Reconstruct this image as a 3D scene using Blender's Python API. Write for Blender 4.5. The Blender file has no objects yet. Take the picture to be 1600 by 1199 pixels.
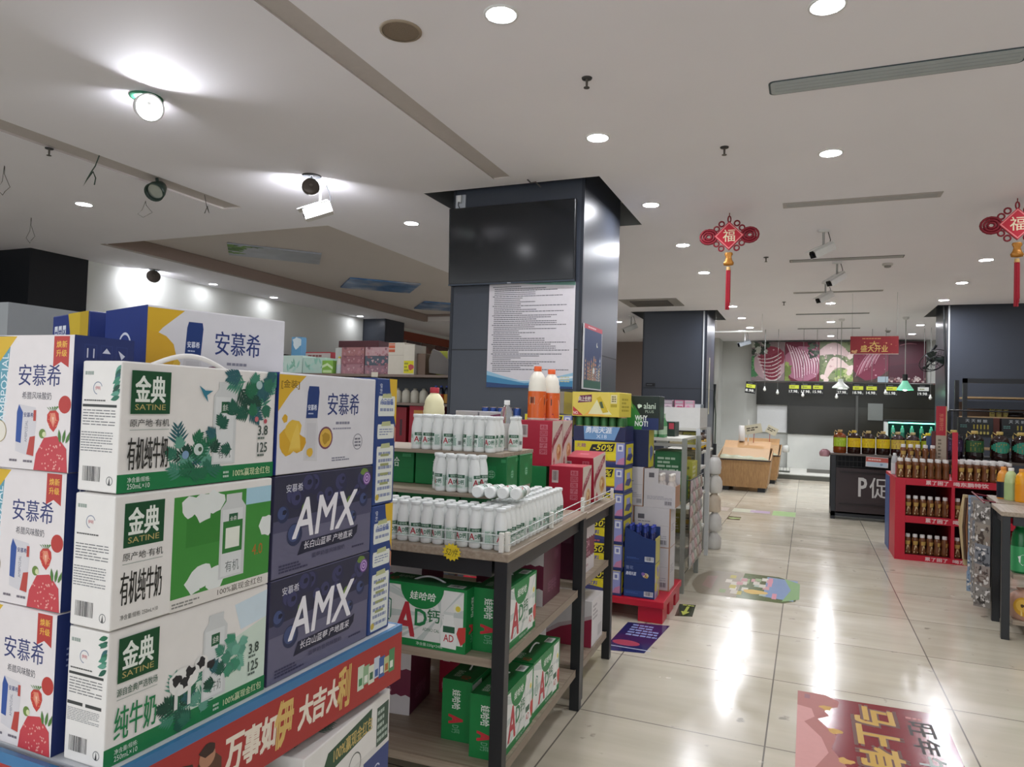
import bpy, bmesh, math, random
from mathutils import Vector, Matrix
PI = math.pi
S = bpy.context.scene
COL = S.collection
random.seed(7)

# ------------------------------------------------------------------ camera, world, exposure
cam_d = bpy.data.cameras.new('camera')
cam_d.sensor_width = 36.0
cam_d.lens = 1105.6 / 1600 * 36.0
cam_d.clip_start = 0.02
cam_d.clip_end = 100
cam = bpy.data.objects.new('camera', cam_d)
COL.objects.link(cam)
YAW, PITCH, ROLL = 0.3968, 0.02952, 0.03126
fw = Vector((-math.sin(YAW) * math.cos(PITCH), math.cos(YAW) * math.cos(PITCH), math.sin(PITCH)))
r0 = Vector((math.cos(YAW), math.sin(YAW), 0)); u0 = r0.cross(fw)
rt = math.cos(ROLL) * r0 + math.sin(ROLL) * u0
up = -math.sin(ROLL) * r0 + math.cos(ROLL) * u0
m = Matrix((rt, up, -fw)).transposed().to_4x4()
m.translation = Vector((0, 0, 1.385))
cam.matrix_world = m
S.camera = cam
S.view_settings.view_transform = 'Standard'
S.view_settings.look = 'None'
S.view_settings.exposure = 0.13
S.view_settings.gamma = 1.0
S.view_settings.use_curve_mapping = False
W = bpy.data.worlds.new('store_ambient'); S.world = W
W.use_nodes = True
W.node_tree.nodes['Background'].inputs[0].default_value = (0.92, 0.96, 1.0, 1)
W.node_tree.nodes['Background'].inputs[1].default_value = 1.7
LAMP = 440.0          # radiance of the downlight diffusers
CZ = 3.1              # ceiling height

# ------------------------------------------------------------------ materials
def lin(h):
    h = h.lstrip('#')
    o = []
    for i in (0, 2, 4):
        c = int(h[i:i + 2], 16) / 255
        o.append(c / 12.92 if c <= 0.04045 else ((c + 0.055) / 1.055) ** 2.4)
    return (*o, 1)
_M = {}
def M(hexc, rough=0.45, metal=0.0, trans=0.0, emit=0.0, noise=0.05, scale=30, bump=0.0, coat=0.0, alpha=1.0, ior=1.45, spec=0.5):
    key = (hexc, rough, metal, trans, emit, noise, scale, bump, coat, alpha, ior, spec)
    if key in _M: return _M[key]
    mt = bpy.data.materials.new('mat_' + hexc.strip('#') + '_%d' % len(_M))
    mt.use_nodes = True
    nt = mt.node_tree; b = nt.nodes['Principled BSDF']
    c = lin(hexc)
    b.inputs['Roughness'].default_value = rough
    b.inputs['Metallic'].default_value = metal
    b.inputs['Transmission Weight'].default_value = trans
    b.inputs['IOR'].default_value = ior
    b.inputs['Specular IOR Level'].default_value = spec
    b.inputs['Coat Weight'].default_value = coat
    b.inputs['Alpha'].default_value = alpha
    b.inputs['Base Color'].default_value = c
    if noise > 0 or bump > 0:
        tc = nt.nodes.new('ShaderNodeTexCoord')
        n = nt.nodes.new('ShaderNodeTexNoise'); n.inputs['Scale'].default_value = scale; n.inputs['Detail'].default_value = 3
        nt.links.new(tc.outputs['Object'], n.inputs['Vector'])
        mx = nt.nodes.new('ShaderNodeMix'); mx.data_type = 'RGBA'
        mx.inputs[6].default_value = tuple(min(1, x * (1 - noise)) for x in c[:3]) + (1,)
        mx.inputs[7].default_value = tuple(min(1, x * (1 + noise)) for x in c[:3]) + (1,)
        nt.links.new(n.outputs['Fac'], mx.inputs[0])
        nt.links.new(mx.outputs[2], b.inputs['Base Color'])
        if bump > 0:
            bp = nt.nodes.new('ShaderNodeBump'); bp.inputs['Strength'].default_value = bump; bp.inputs['Distance'].default_value = 0.01
            nt.links.new(n.outputs['Fac'], bp.inputs['Height']); nt.links.new(bp.outputs[0], b.inputs['Normal'])
    if emit > 0:
        b.inputs['Emission Color'].default_value = c
        b.inputs['Emission Strength'].default_value = emit
    _M[key] = mt
    return mt
def wood_mat(a, b2, axis=0, rough=0.4, scale=3.0):
    key = ('wood', a, b2, axis, rough, scale)
    if key in _M: return _M[key]
    mt = bpy.data.materials.new('wood_grain_%d' % len(_M)); mt.use_nodes = True
    nt = mt.node_tree; p = nt.nodes['Principled BSDF']; p.inputs['Roughness'].default_value = rough
    tc = nt.nodes.new('ShaderNodeTexCoord'); mp = nt.nodes.new('ShaderNodeMapping')
    sc = [22, 22, 22]; sc[axis] = 1.2; mp.inputs['Scale'].default_value = sc
    n = nt.nodes.new('ShaderNodeTexNoise'); n.inputs['Scale'].default_value = scale; n.inputs['Detail'].default_value = 6; n.inputs['Distortion'].default_value = 0.6
    cr = nt.nodes.new('ShaderNodeValToRGB')
    cr.color_ramp.elements[0].color = lin(a); cr.color_ramp.elements[1].color = lin(b2)
    cr.color_ramp.elements[0].position = 0.32; cr.color_ramp.elements[1].position = 0.68
    nt.links.new(tc.outputs['Object'], mp.inputs[0]); nt.links.new(mp.outputs[0], n.inputs['Vector'])
    nt.links.new(n.outputs['Fac'], cr.inputs[0]); nt.links.new(cr.outputs[0], p.inputs['Base Color'])
    _M[key] = mt
    return mt

# ------------------------------------------------------------------ mesh helpers
_G = {}
def glyphs(s, bold=0.0, shear=0.0):
    key = (s, bold, shear)
    if key in _G: return _G[key]
    c = bpy.data.curves.new('type', 'FONT'); c.body = s; c.resolution_u = 2; c.offset = bold; c.shear = shear
    o = bpy.data.objects.new('type', c); COL.objects.link(o)
    ev = o.evaluated_get(bpy.context.evaluated_depsgraph_get()); me = ev.to_mesh()
    vs = [(v.co.x, v.co.y) for v in me.vertices]; fs = [tuple(p.vertices) for p in me.polygons]
    ev.to_mesh_clear(); bpy.data.objects.remove(o); bpy.data.curves.remove(c)
    x0 = min(v[0] for v in vs); x1 = max(v[0] for v in vs); y0 = min(v[1] for v in vs); y1 = max(v[1] for v in vs)
    w = max(x1 - x0, 1e-6); h = max(y1 - y0, 1e-6)
    _G[key] = ([((x - x0) / w, (y - y0) / h) for x, y in vs], fs, w / h)
    return _G[key]

class MB:
    def __init__(s): s.v = []; s.f = []; s.m = []; s.mats = []; s.sm = []
    def mi(s, mt):
        if isinstance(mt, str): mt = M(mt)
        if mt not in s.mats: s.mats.append(mt)
        return s.mats.index(mt)
    def add(s, vs, fs, mt, smooth=False):
        n = len(s.v); i = s.mi(mt)
        s.v += [tuple(v) for v in vs]
        for f in fs: s.f.append(tuple(n + k for k in f)); s.m.append(i); s.sm.append(smooth)
        return s
    def box(s, a, b, mt, c=0.0, skip=''):
        x0, y0, z0 = a; x1, y1, z1 = b
        if c <= 0:
            vs = [(x0, y0, z0), (x1, y0, z0), (x1, y1, z0), (x0, y1, z0), (x0, y0, z1), (x1, y0, z1), (x1, y1, z1), (x0, y1, z1)]
            fs = {'b': (0, 3, 2, 1), 't': (4, 5, 6, 7), 'f': (0, 1, 5, 4), 'r': (1, 2, 6, 5), 'k': (2, 3, 7, 6), 'l': (3, 0, 4, 7)}
            return s.add(vs, [q for k, q in fs.items() if k not in skip], mt)
        bm = bmesh.new(); bmesh.ops.create_cube(bm, size=1)
        for v in bm.verts: v.co = ((x0 + x1) / 2 + v.co.x * (x1 - x0), (y0 + y1) / 2 + v.co.y * (y1 - y0), (z0 + z1) / 2 + v.co.z * (z1 - z0))
        bmesh.ops.bevel(bm, geom=bm.edges[:], offset=c, segments=2, affect='EDGES', profile=0.5)
        bm.verts.index_update()
        s.add([v.co[:] for v in bm.verts], [[v.index for v in f.verts] for f in bm.faces], mt); bm.free()
        return s
    def quad(s, a, b, c, d, mt): return s.add([a, b, c, d], [(0, 1, 2, 3)], mt)
    def lathe(s, prof, mt, n=20, at=(0, 0, 0), cap=True, smooth=True, sy=1.0):
        vs = []; fs = []
        for r, z in prof:
            for k in range(n):
                a = 2 * PI * k / n; vs.append((at[0] + r * math.cos(a), at[1] + r * sy * math.sin(a), at[2] + z))
        for i in range(len(prof) - 1):
            for k in range(n):
                k2 = (k + 1) % n; fs.append((i * n + k, i * n + k2, (i + 1) * n + k2, (i + 1) * n + k))
        s.add(vs, fs, mt, smooth)
        if cap:
            s.add(vs[:n], [tuple(range(n - 1, -1, -1))], mt); s.add(vs[-n:], [tuple(range(n))], mt)
        return s
    def tube(s, pts, r, mt, n=8, closed=False, smooth=True):
        P = [Vector(p) for p in pts]; vs = []; fs = []; N = len(P)
        ref = Vector((0, 0, 1))
        for i, p in enumerate(P):
            if closed: t = P[(i + 1) % N] - P[i - 1]
            else: t = P[min(i + 1, N - 1)] - P[max(i - 1, 0)]
            t.normalize()
            if abs(t.dot(ref)) > 0.95: ref = Vector((1, 0, 0)) if abs(t.x) < 0.9 else Vector((0, 1, 0))
            a = t.cross(ref).normalized(); b = t.cross(a).normalized(); ref = -b if False else ref
            rr = r[i] if isinstance(r, (list, tuple)) else r
            for k in range(n):
                q = 2 * PI * k / n; vs.append(p + rr * (math.cos(q) * a + math.sin(q) * b))
        M_ = N if closed else N - 1
        for i in range(M_):
            j = (i + 1) % N
            for k in range(n):
                k2 = (k + 1) % n; fs.append((i * n + k, i * n + k2, j * n + k2, j * n + k))
        s.add(vs, fs, mt, smooth)
        if not closed: s.add(vs[:n], [tuple(range(n - 1, -1, -1))], mt); s.add(vs[-n:], [tuple(range(n))], mt)
        return s
    def prism(s, pts, z0, z1, mt):      # 2-D outline in xy, extruded along z
        n = len(pts); vs = [(x, y, z0) for x, y in pts] + [(x, y, z1) for x, y in pts]
        fs = [tuple(range(n - 1, -1, -1)), tuple(range(n, 2 * n))] + [(i, (i + 1) % n, n + (i + 1) % n, n + i) for i in range(n)]
        return s.add(vs, fs, mt)
    def prism_axis(s, pts, a0, a1, mt, axis='x'):   # outline in the two other axes, extruded along axis
        n = len(pts)
        f = (lambda p, a: (a, p[0], p[1])) if axis == 'x' else (lambda p, a: (p[0], a, p[1]))
        vs = [f(p, a0) for p in pts] + [f(p, a1) for p in pts]
        fs = [tuple(range(n - 1, -1, -1)), tuple(range(n, 2 * n))] + [(i, (i + 1) % n, n + (i + 1) % n, n + i) for i in range(n)]
        return s.add(vs, fs, mt)
    def build(s, name, parent=None, loc=(0, 0, 0), rz=0.0, rot=None):
        me = bpy.data.meshes.new(name); me.from_pydata(s.v, [], s.f)
        for mt in s.mats: me.materials.append(mt)
        me.polygons.foreach_set('material_index', s.m); me.polygons.foreach_set('use_smooth', s.sm); me.update()
        o = bpy.data.objects.new(name, me); COL.objects.link(o)
        o.location = loc; o.rotation_euler = rot if rot else (0, 0, rz)
        if parent: o.parent = parent
        return o

def tag(o, label, cat, group=None, kind=None):
    o['label'] = label; o['category'] = cat
    if group: o['group'] = group
    if kind: o['kind'] = kind
    return o
def struct(o, label=None):
    o['kind'] = 'structure'
    if label: o['label'] = label
    return o
def thing(name, label, cat, loc=(0, 0, 0), rz=0, group=None, rot=None):
    o = bpy.data.objects.new(name, None); COL.objects.link(o); o.empty_display_size = 0.05
    o.location = loc; o.rotation_euler = rot if rot else (0, 0, rz)
    return tag(o, label, cat, group)
def dup(root, loc, rz=0.0, label=None, group=None, rot=None, scale=None):
    def cp(o, parent):
        c = o.copy(); COL.objects.link(c)
        if parent: c.parent = parent
        for ch in kids.get(o.name, []): cp(ch, c)
        return c
    kids = {}
    def gather(o):
        kids[o.name] = list(o.children)
        for ch in o.children: gather(ch)
    gather(root)
    r = cp(root, None)
    r.location = loc; r.rotation_euler = rot if rot else (0, 0, rz)
    if scale: r.scale = scale
    if label: r['label'] = label
    if group: r['group'] = group
    return r
ORD = ['first', 'second', 'third', 'fourth', 'fifth', 'sixth', 'seventh', 'eighth', 'ninth', 'tenth', 'eleventh', 'twelfth', 'thirteenth', 'fourteenth', 'fifteenth', 'sixteenth', 'seventeenth', 'eighteenth', 'nineteenth', 'twentieth']

# ------------------------------------------------------------------ printed artwork on a surface
class Art:
    """fn(u,v,h) maps 0..1 face coordinates and a tiny height to 3-D; W,H are the face size in metres"""
    def __init__(s, mb, fn, W, H, step=0.000006): s.mb = mb; s.fn = fn; s.W = W; s.H = H; s.h = 0.00015; s.step = step
    def up(s): s.h += s.step; return s.h
    def poly(s, pts, col, h=None):
        h = h or s.up(); s.mb.add([s.fn(min(1, max(0, u)), min(1, max(0, v)), h) for u, v in pts], [tuple(range(len(pts)))], col); return s
    def rect(s, u0, v0, u1, v1, col): return s.poly([(u0, v0), (u1, v0), (u1, v1), (u0, v1)], col)
    def circ(s, u, v, r, col, ry=None, n=20, rot=0.0):     # r as a share of the height
        k = s.H / s.W; ry = ry or r; pts = []
        for i in range(n):
            a = 2 * PI * i / n; x = r * math.cos(a); y = ry * math.sin(a)
            pts.append((u + (x * math.cos(rot) - y * math.sin(rot)) * k, v + x * math.sin(rot) + y * math.cos(rot)))
        return s.poly(pts, col)
    def ring(s, u, v, r, w, col, n=24, a0=0, a1=2 * PI):
        k = s.H / s.W; h = s.up(); vs = []; fs = []
        for i in range(n + 1):
            a = a0 + (a1 - a0) * i / n
            for q in (r, r - w): vs.append(s.fn(u + q * math.cos(a) * k, v + q * math.sin(a), h))
        for i in range(n): fs.append((2 * i, 2 * i + 2, 2 * i + 3, 2 * i + 1))
        s.mb.add(vs, fs, col); return s
    def text(s, t, u0, v0, u1, v1, col, bold=0.0, shear=0.0, slant=0.0, rot=0):
        vs, fs, asp = glyphs(t, 0.0, shear); bw = bold * .7
        if rot: bu, bv = bw * (u1 - u0), bw * (u1 - u0) * s.W / s.H
        else: bu, bv = bw * (v1 - v0) * s.H / s.W, bw * (v1 - v0)
        for du, dv in ([(-1, -1), (1, -1), (1, 1), (-1, 1)] if bold > .015 else [(-1, 0), (1, 0)] if bold > 0 else [(0, 0)]):
            h = s.up(); out = []
            for x, y in vs:
                if rot == 90: x, y = y, 1 - x       # reads downwards
                elif rot == -90: x, y = 1 - y, x    # reads upwards
                out.append(s.fn(u0 + (u1 - u0) * x + du * bu, v0 + (v1 - v0) * y + slant * x + dv * bv, h))
            s.mb.add(out, fs, col)
        return s
    def dashes(s, u0, v0, u1, v1, n, col, fill=0.55, seed=0, words=10):
        rnd = random.Random(seed); h = s.up(); dv = (v1 - v0) / n
        vs = []; fs = []
        for i in range(n):
            vb = v1 - (i + 1) * dv + dv * (1 - fill) / 2; u = u0; end = u1 - (u1 - u0) * rnd.choice((0, 0, 0.1, 0.35))
            while u < end:
                w = (u1 - u0) / words * rnd.uniform(0.5, 1.3); a = u; b = min(u + w * 0.85, u1); k = len(vs)
                vs += [s.fn(a, vb, h), s.fn(b, vb, h), s.fn(b, vb + dv * fill, h), s.fn(a, vb + dv * fill, h)]
                fs.append((k, k + 1, k + 2, k + 3)); u += w
        s.mb.add(vs, fs, col); return s
    def barcode(s, u0, v0, u1, v1, dark='#26262a', light=None, seed=1):
        if light: s.rect(u0, v0, u1, v1, light)
        rnd = random.Random(seed); u = u0 + (u1 - u0) * .06; e = u1 - (u1 - u0) * .06; h = s.up(); vs = []; fs = []
        while u < e:
            w = (u1 - u0) * rnd.choice((.02, .03, .05)); k = len(vs)
            vs += [s.fn(u, v0 + (v1 - v0) * .18, h), s.fn(min(u + w, e), v0 + (v1 - v0) * .18, h), s.fn(min(u + w, e), v1 - (v1 - v0) * .06, h), s.fn(u, v1 - (v1 - v0) * .06, h)]
            fs.append((k, k + 1, k + 2, k + 3)); u += w + (u1 - u0) * rnd.choice((.02, .03, .045))
        s.mb.add(vs, fs, dark); return s
    def leaf(s, u, v, ln, ang, wd, col, h=None):          # ln, wd as shares of the height
        k = s.H / s.W; pts = []
        prof = [(0, 0), (.2, .7), (.45, 1), (.7, .75), (1, 0)]
        for t, w in prof: pts.append((t * ln, w * wd))
        for t, w in prof[::-1][1:-1]: pts.append((t * ln, -w * wd))
        ca, sa = math.cos(ang), math.sin(ang)
        return s.poly([(u + (x * ca - y * sa) * k, v + x * sa + y * ca) for x, y in pts], col, h)
    def frond(s, u, v, ln, ang, col, n=6, wd=0.035, spread=0.9):
        k = s.H / s.W
        for i in range(n):
            t = (i + 1) / n
            x = u + math.cos(ang) * ln * t * k; y = v + math.sin(ang) * ln * t
            L = ln * (0.95 - 0.45 * t)
            for sg in (-1, 1): s.h += 1.5e-6; s.leaf(x, y, L, ang + sg * spread * (1.1 - .4 * t), wd * .5, col, s.h)
        s.leaf(u, v, ln * 1.25, ang, wd * .6, col); return s
    def blob(s, u, v, r, col, n=14, jag=0.25, seed=0, ry=None):
        rnd = random.Random(seed); k = s.H / s.W; ry = ry or r
        pts = []
        for i in range(n):
            a = 2 * PI * i / n; q = 1 + rnd.uniform(-jag, jag); pts.append((u + r * q * math.cos(a) * k, v + ry * q * math.sin(a)))
        return s.poly(pts, col)

def faces(mb, w, d, h, z=0.0):
    """artwork frames on the outside of a carton centred on its base"""
    f = {}
    f['front'] = Art(mb, lambda u, v, e: (-w / 2 + u * w, -d / 2 - e, z + v * h), w, h)
    f['right'] = Art(mb, lambda u, v, e: (w / 2 + e, -d / 2 + u * d, z + v * h), d, h)
    f['left'] = Art(mb, lambda u, v, e: (-w / 2 - e, d / 2 - u * d, z + v * h), d, h)
    f['back'] = Art(mb, lambda u, v, e: (w / 2 - u * w, d / 2 + e, z + v * h), w, h)
    f['top'] = Art(mb, lambda u, v, e: (-w / 2 + u * w, -d / 2 + v * d, z + h + e), w, d)
    return f
def carton(w, d, h, col, c=0.0025):
    mb = MB(); mb.box((-w / 2, -d / 2, 0), (w / 2, d / 2, h), col, c); return mb, faces(mb, w, d, h)

# ------------------------------------------------------------------ the room
TILE, GX, GY = 0.8, -0.141, 3.967
def floor_mat():
    mt = bpy.data.materials.new('polished_floor_tile'); mt.use_nodes = True
    nt = mt.node_tree; N = nt.nodes; L = nt.links; p = N['Principled BSDF']
    tc = N.new('ShaderNodeTexCoord'); sx = N.new('ShaderNodeSeparateXYZ'); L.new(tc.outputs['Object'], sx.inputs[0])
    def math_(op, a, b=None):
        n = N.new('ShaderNodeMath'); n.operation = op
        for i, q in enumerate((a, b)):
            if q is None: continue
            if isinstance(q, (int, float)): n.inputs[i].default_value = q
            else: L.new(q, n.inputs[i])
        return n.outputs[0]
    ed = []; ids = []
    for ax, g in (('X', GX), ('Y', GY)):
        t = math_('DIVIDE', math_('SUBTRACT', sx.outputs[ax], g - 40 * TILE), TILE)
        fr = math_('FRACT', t); ids.append(math_('FLOOR', t))
        ed.append(math_('MINIMUM', fr, math_('SUBTRACT', 1.0, fr)))
    e = math_('MINIMUM', ed[0], ed[1])
    grout = math_('LESS_THAN', e, 0.0042)
    cb = N.new('ShaderNodeCombineXYZ'); L.new(ids[0], cb.inputs[0]); L.new(ids[1], cb.inputs[1])
    wn = N.new('ShaderNodeTexWhiteNoise'); wn.noise_dimensions = '2D'; L.new(cb.outputs[0], wn.inputs['Vector'])
    mp = N.new('ShaderNodeMapping'); mp.inputs['Scale'].default_value = (0.7, 5, 1); L.new(tc.outputs['Object'], mp.inputs[0])
    n1 = N.new('ShaderNodeTexNoise'); n1.inputs['Scale'].default_value = 1.6; n1.inputs['Detail'].default_value = 5; L.new(mp.outputs[0], n1.inputs['Vector'])
    n2 = N.new('ShaderNodeTexNoise'); n2.inputs['Scale'].default_value = 2.2; n2.inputs['Detail'].default_value = 4; L.new(tc.outputs['Object'], n2.inputs['Vector'])
    cr = N.new('ShaderNodeValToRGB'); cr.color_ramp.elements[0].color = lin('#b7b09d'); cr.color_ramp.elements[1].color = lin('#cbc3b1')
    cr.color_ramp.elements[0].position = .3; cr.color_ramp.elements[1].position = .7
    L.new(math_('ADD', math_('MULTIPLY', n1.outputs['Fac'], .75), math_('MULTIPLY', wn.outputs['Value'], .25)), cr.inputs[0])
    # scuffs
    n3 = N.new('ShaderNodeTexNoise'); n3.inputs['Scale'].default_value = 9; n3.inputs['Detail'].default_value = 7; L.new(tc.outputs['Object'], n3.inputs['Vector'])
    sc = N.new('ShaderNodeValToRGB'); sc.color_ramp.elements[0].position = .67; sc.color_ramp.elements[1].position = .72; L.new(n3.outputs['Fac'], sc.inputs[0])
    mx = N.new('ShaderNodeMix'); mx.data_type = 'RGBA'; mx.inputs[7].default_value = lin('#5f594f')
    L.new(math_('MULTIPLY', sc.outputs[0], .6), mx.inputs[0]); L.new(cr.outputs[0], mx.inputs[6])
    mg = N.new('ShaderNodeMix'); mg.data_type = 'RGBA'; mg.inputs[7].default_value = lin('#6f6a62')
    L.new(grout, mg.inputs[0]); L.new(mx.outputs[2], mg.inputs[6]); L.new(mg.outputs[2], p.inputs['Base Color'])
    rr = N.new('ShaderNodeMapRange'); rr.inputs[1].default_value = .35; rr.inputs[2].default_value = .7; rr.inputs[3].default_value = .09; rr.inputs[4].default_value = .3
    L.new(math_('ADD', math_('MULTIPLY', n2.outputs['Fac'], .6), math_('MULTIPLY', n3.outputs['Fac'], .4)), rr.inputs[0]); L.new(rr.outputs[0], p.inputs['Roughness'])
    p.inputs['Specular IOR Level'].default_value = .45
    bp = N.new('ShaderNodeBump'); bp.inputs['Strength'].default_value = .05; bp.inputs['Distance'].default_value = .004
    L.new(n2.outputs['Fac'], bp.inputs['Height']); L.new(bp.outputs[0], p.inputs['Normal'])
    return mt
X0, X1, Y0, Y1 = -9.6, 5.0, -4.5, 18.0
b = MB(); b.quad((X0, Y0, 0), (X1, Y0, 0), (X1, Y1 + .4, 0), (X0, Y1 + .4, 0), floor_mat()); struct(b.build('floor'))

ceil_m = M('#f5f3f8', .75, noise=.03, scale=1.5)
slot_m = M('#c8c1bd', .6, noise=.05)
holes = [  # x0,x1,y0,y1,top,material,closed
    (-7.55, -4.42, 5.7, 13.2, 3.25, M('#ddd6d2', .75, noise=.03, scale=1.5)), (-2.95, -1.46, 5.035, 6.5, 3.32, M('#8a8c8c', .7)),  # raised tray interior coloured darker than the ceiling to paint in light falloff
    (-2.95, -1.45, 12.4, 13.8, 3.32, M('#8a8c8c', .7)), (1.8, 3.3, 12.4, 13.85, 3.32, M('#8a8c8c', .7)),
    (-2.245, -2.1, 0.2, 4.87, 3.11, slot_m), (-5.0, -4.78, 0.5, 4.93, 3.115, slot_m)]
xs = sorted({X0, X1} | {q for h in holes for q in h[:2]}); ys = sorted({Y0, Y1} | {q for h in holes for q in h[2:4]})
b = MB()
for i in range(len(xs) - 1):
    for j in range(len(ys) - 1):
        cx = (xs[i] + xs[i + 1]) / 2; cy = (ys[j] + ys[j + 1]) / 2
        if any(h[0] < cx < h[1] and h[2] < cy < h[3] for h in holes): continue
        b.quad((xs[i], ys[j], CZ), (xs[i], ys[j + 1], CZ), (xs[i + 1], ys[j + 1], CZ), (xs[i + 1], ys[j], CZ), ceil_m)
for x0, x1, y0, y1, zt, mt in holes:
    b.box((x0, y0, CZ), (x1, y1, zt), mt, skip='b')
struct(b.build('ceiling'))
# pale and brown lining of the raised tray
b = MB(); tm = M('#94837b', .6)
b.box((-7.55, 5.72, CZ - .005), (-7.53, 13.2, 3.245), tm); b.box((-7.53, 13.17, CZ + .1), (-4.44, 13.19, 3.245), tm)
b.box((-7.62, 5.68, CZ - .006), (-7.55, 13.2, CZ - .001), M('#a59a93', .6)); struct(b.build('trim_1'))

wall_m = M('#c9c9c6', .6, noise=.04, scale=2)
dark_m = M('#2b2f3a', .38, noise=.05, scale=2)
b = MB(); b.box((-8.9, 6.35, 0), (-8.75, 18.1, CZ), M('#dfe1dc', .45, noise=.03, scale=1)); struct(b.build('wall_left'))
b = MB(); b.box((-9.6, 5.59, 0), (-8.72, 6.34, CZ), M('#1b1d22', .5)); struct(b.build('pillar'), 'black pillar in front of the white side wall')
b = MB(); b.box((-9.75, Y0, 0), (-9.6, 5.6, CZ), M('#22242a', .5)); struct(b.build('wall_left_front'))
b = MB(); b.box((X1, Y0, 0), (X1 + .1, Y1, CZ), wall_m); struct(b.build('wall_right'))
# back wall: beige left part, grey centre, low white wall under a dark glass window
b = MB()
b.box((-8.75, 18.0, 0), (-2.9, 18.15, CZ), M('#8d7d75', .7)); b.box((-8.75, 17.96, 0), (-2.9, 18.0, 1.45), M('#a08a70', .6))
b.box((-2.9, 18.0, 0), (5.0, 18.15, CZ), M('#bfc1bb', .6, noise=.06, scale=2))
b.box((-2.05, 17.2, 0), (-1.95, 18.0, CZ), M('#c2c4be', .6))
struct(b.build('wall_back'))
b = MB(); b.box((-.43, 17.9, 0.1), (4.9, 17.99, .9), M('#d3d5ce', .5, noise=.14, scale=2.5)); b.box((-1.12, 17.93, .92), (-.45, 17.99, 1.57), M('#d0d2d0', .5)); struct(b.build('wall_low'))
b = MB()
b.box((-1.14, 17.86, 1.57), (4.9, 17.985, 2.13), M('#24241f', .25)); b.box((-.43, 17.87, .9), (4.9, 17.985, 1.57), M('#2e2d27', .18, noise=.15, scale=3))
b.box((1.0, 17.83, .92), (1.05, 17.87, 2.0), M('#4a4b47', .4)); b.box((1.25, 17.85, 1.28), (1.55, 17.868, 1.66), M('#6f736f', .3))
struct(b.build('window_1'))
b = MB(); b.box((-1.3, 16.1, 0), (4.9, 17.9, .1), M('#dcdcd2', .4, noise=.1, scale=3)); b.box((-1.3, 16.0, 0), (4.9, 16.1, .085), M('#55564f', .5)); b.box((0.0, 16.8, .1), (4.9, 17.89, .104), M('#55534a', .5, noise=.4, scale=4)); struct(b.build('trim_2'))

# pillars
def pillar(x0, x1, y0, y1, label, strip=None, seams=(1.81,)):
    b = MB(); b.box((x0, y0, 0), (x1, y1, 3.31), M('#3a3f49', .33, noise=.06, scale=3))
    for z in seams:
        b.box((x0 - .0015, y0 - .0015, z), (x1 + .0015, y1, z + .008), '#15181d')
    for x in (x0 + .006, x1 - .006): b.box((x - .012, y0 - .004, 0), (x + .012, y0 + .02, 3.31), '#20252f')
    o = struct(b.build('pillar'), label)
    return o
pillar(-2.695, -1.592, 5.1, 6.2, 'blue grey panelled pillar carrying the television')
pillar(-2.73, -1.63, 12.5, 13.6, 'blue grey panelled pillar beyond the drinks rack', seams=(1.75,))
pillar(1.95, 3.05, 12.5, 13.6, 'blue grey panelled pillar behind the wooden shelf unit', seams=())
pillar(-8.75, -8.2, 12.6, 13.35, 'dark pillar at the far end of the white side wall', seams=())
b = MB(); b.box((-1.69, 12.485, 0), (-1.668, 12.5, CZ), M('#c9ced0', .3, .4)); struct(b.build('trim_3'))
b = MB(); b.box((1.955, 12.485, 0), (1.975, 12.5, CZ), M('#d7dcde', .3, .3)); struct(b.build('trim_4'))

# ------------------------------------------------------------------ lamps and things on the ceiling
white_p = M('#e6e6e4', .4); dark_p = M('#23262b', .45)
def lamp_mat(k=1.0, tint='#f7f8ff'):
    key = ('lamp', k, tint)
    if key in _M: return _M[key]
    mt = bpy.data.materials.new('lamp_diffuser'); mt.use_nodes = True; nt = mt.node_tree
    nt.nodes.remove(nt.nodes['Principled BSDF']); e = nt.nodes.new('ShaderNodeEmission'); e.inputs[0].default_value = lin(tint); e.inputs[1].default_value = LAMP * k
    nt.links.new(e.outputs[0], nt.nodes['Material Output'].inputs[0]); _M[key] = mt; return mt
def downlight(label, x, y, r=.062, k=1.0, z=CZ):
    t = thing('downlight', label, 'ceiling light', (x, y, z), 0, 'recessed ceiling downlights')
    b = MB(); b.lathe([(r + .016, 0), (r + .014, -.006), (r + .002, -.006), (r, -.001)], white_p, 28, cap=False); b.build('trim_ring', t)
    b = MB(); n = 28; vs = [(r * math.cos(2 * PI * i / n), r * math.sin(2 * PI * i / n), -.0015) for i in range(n)]
    b.add(vs, [tuple(range(n - 1, -1, -1))], lamp_mat(k)); b.build('diffuser', t)
    return t
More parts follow.
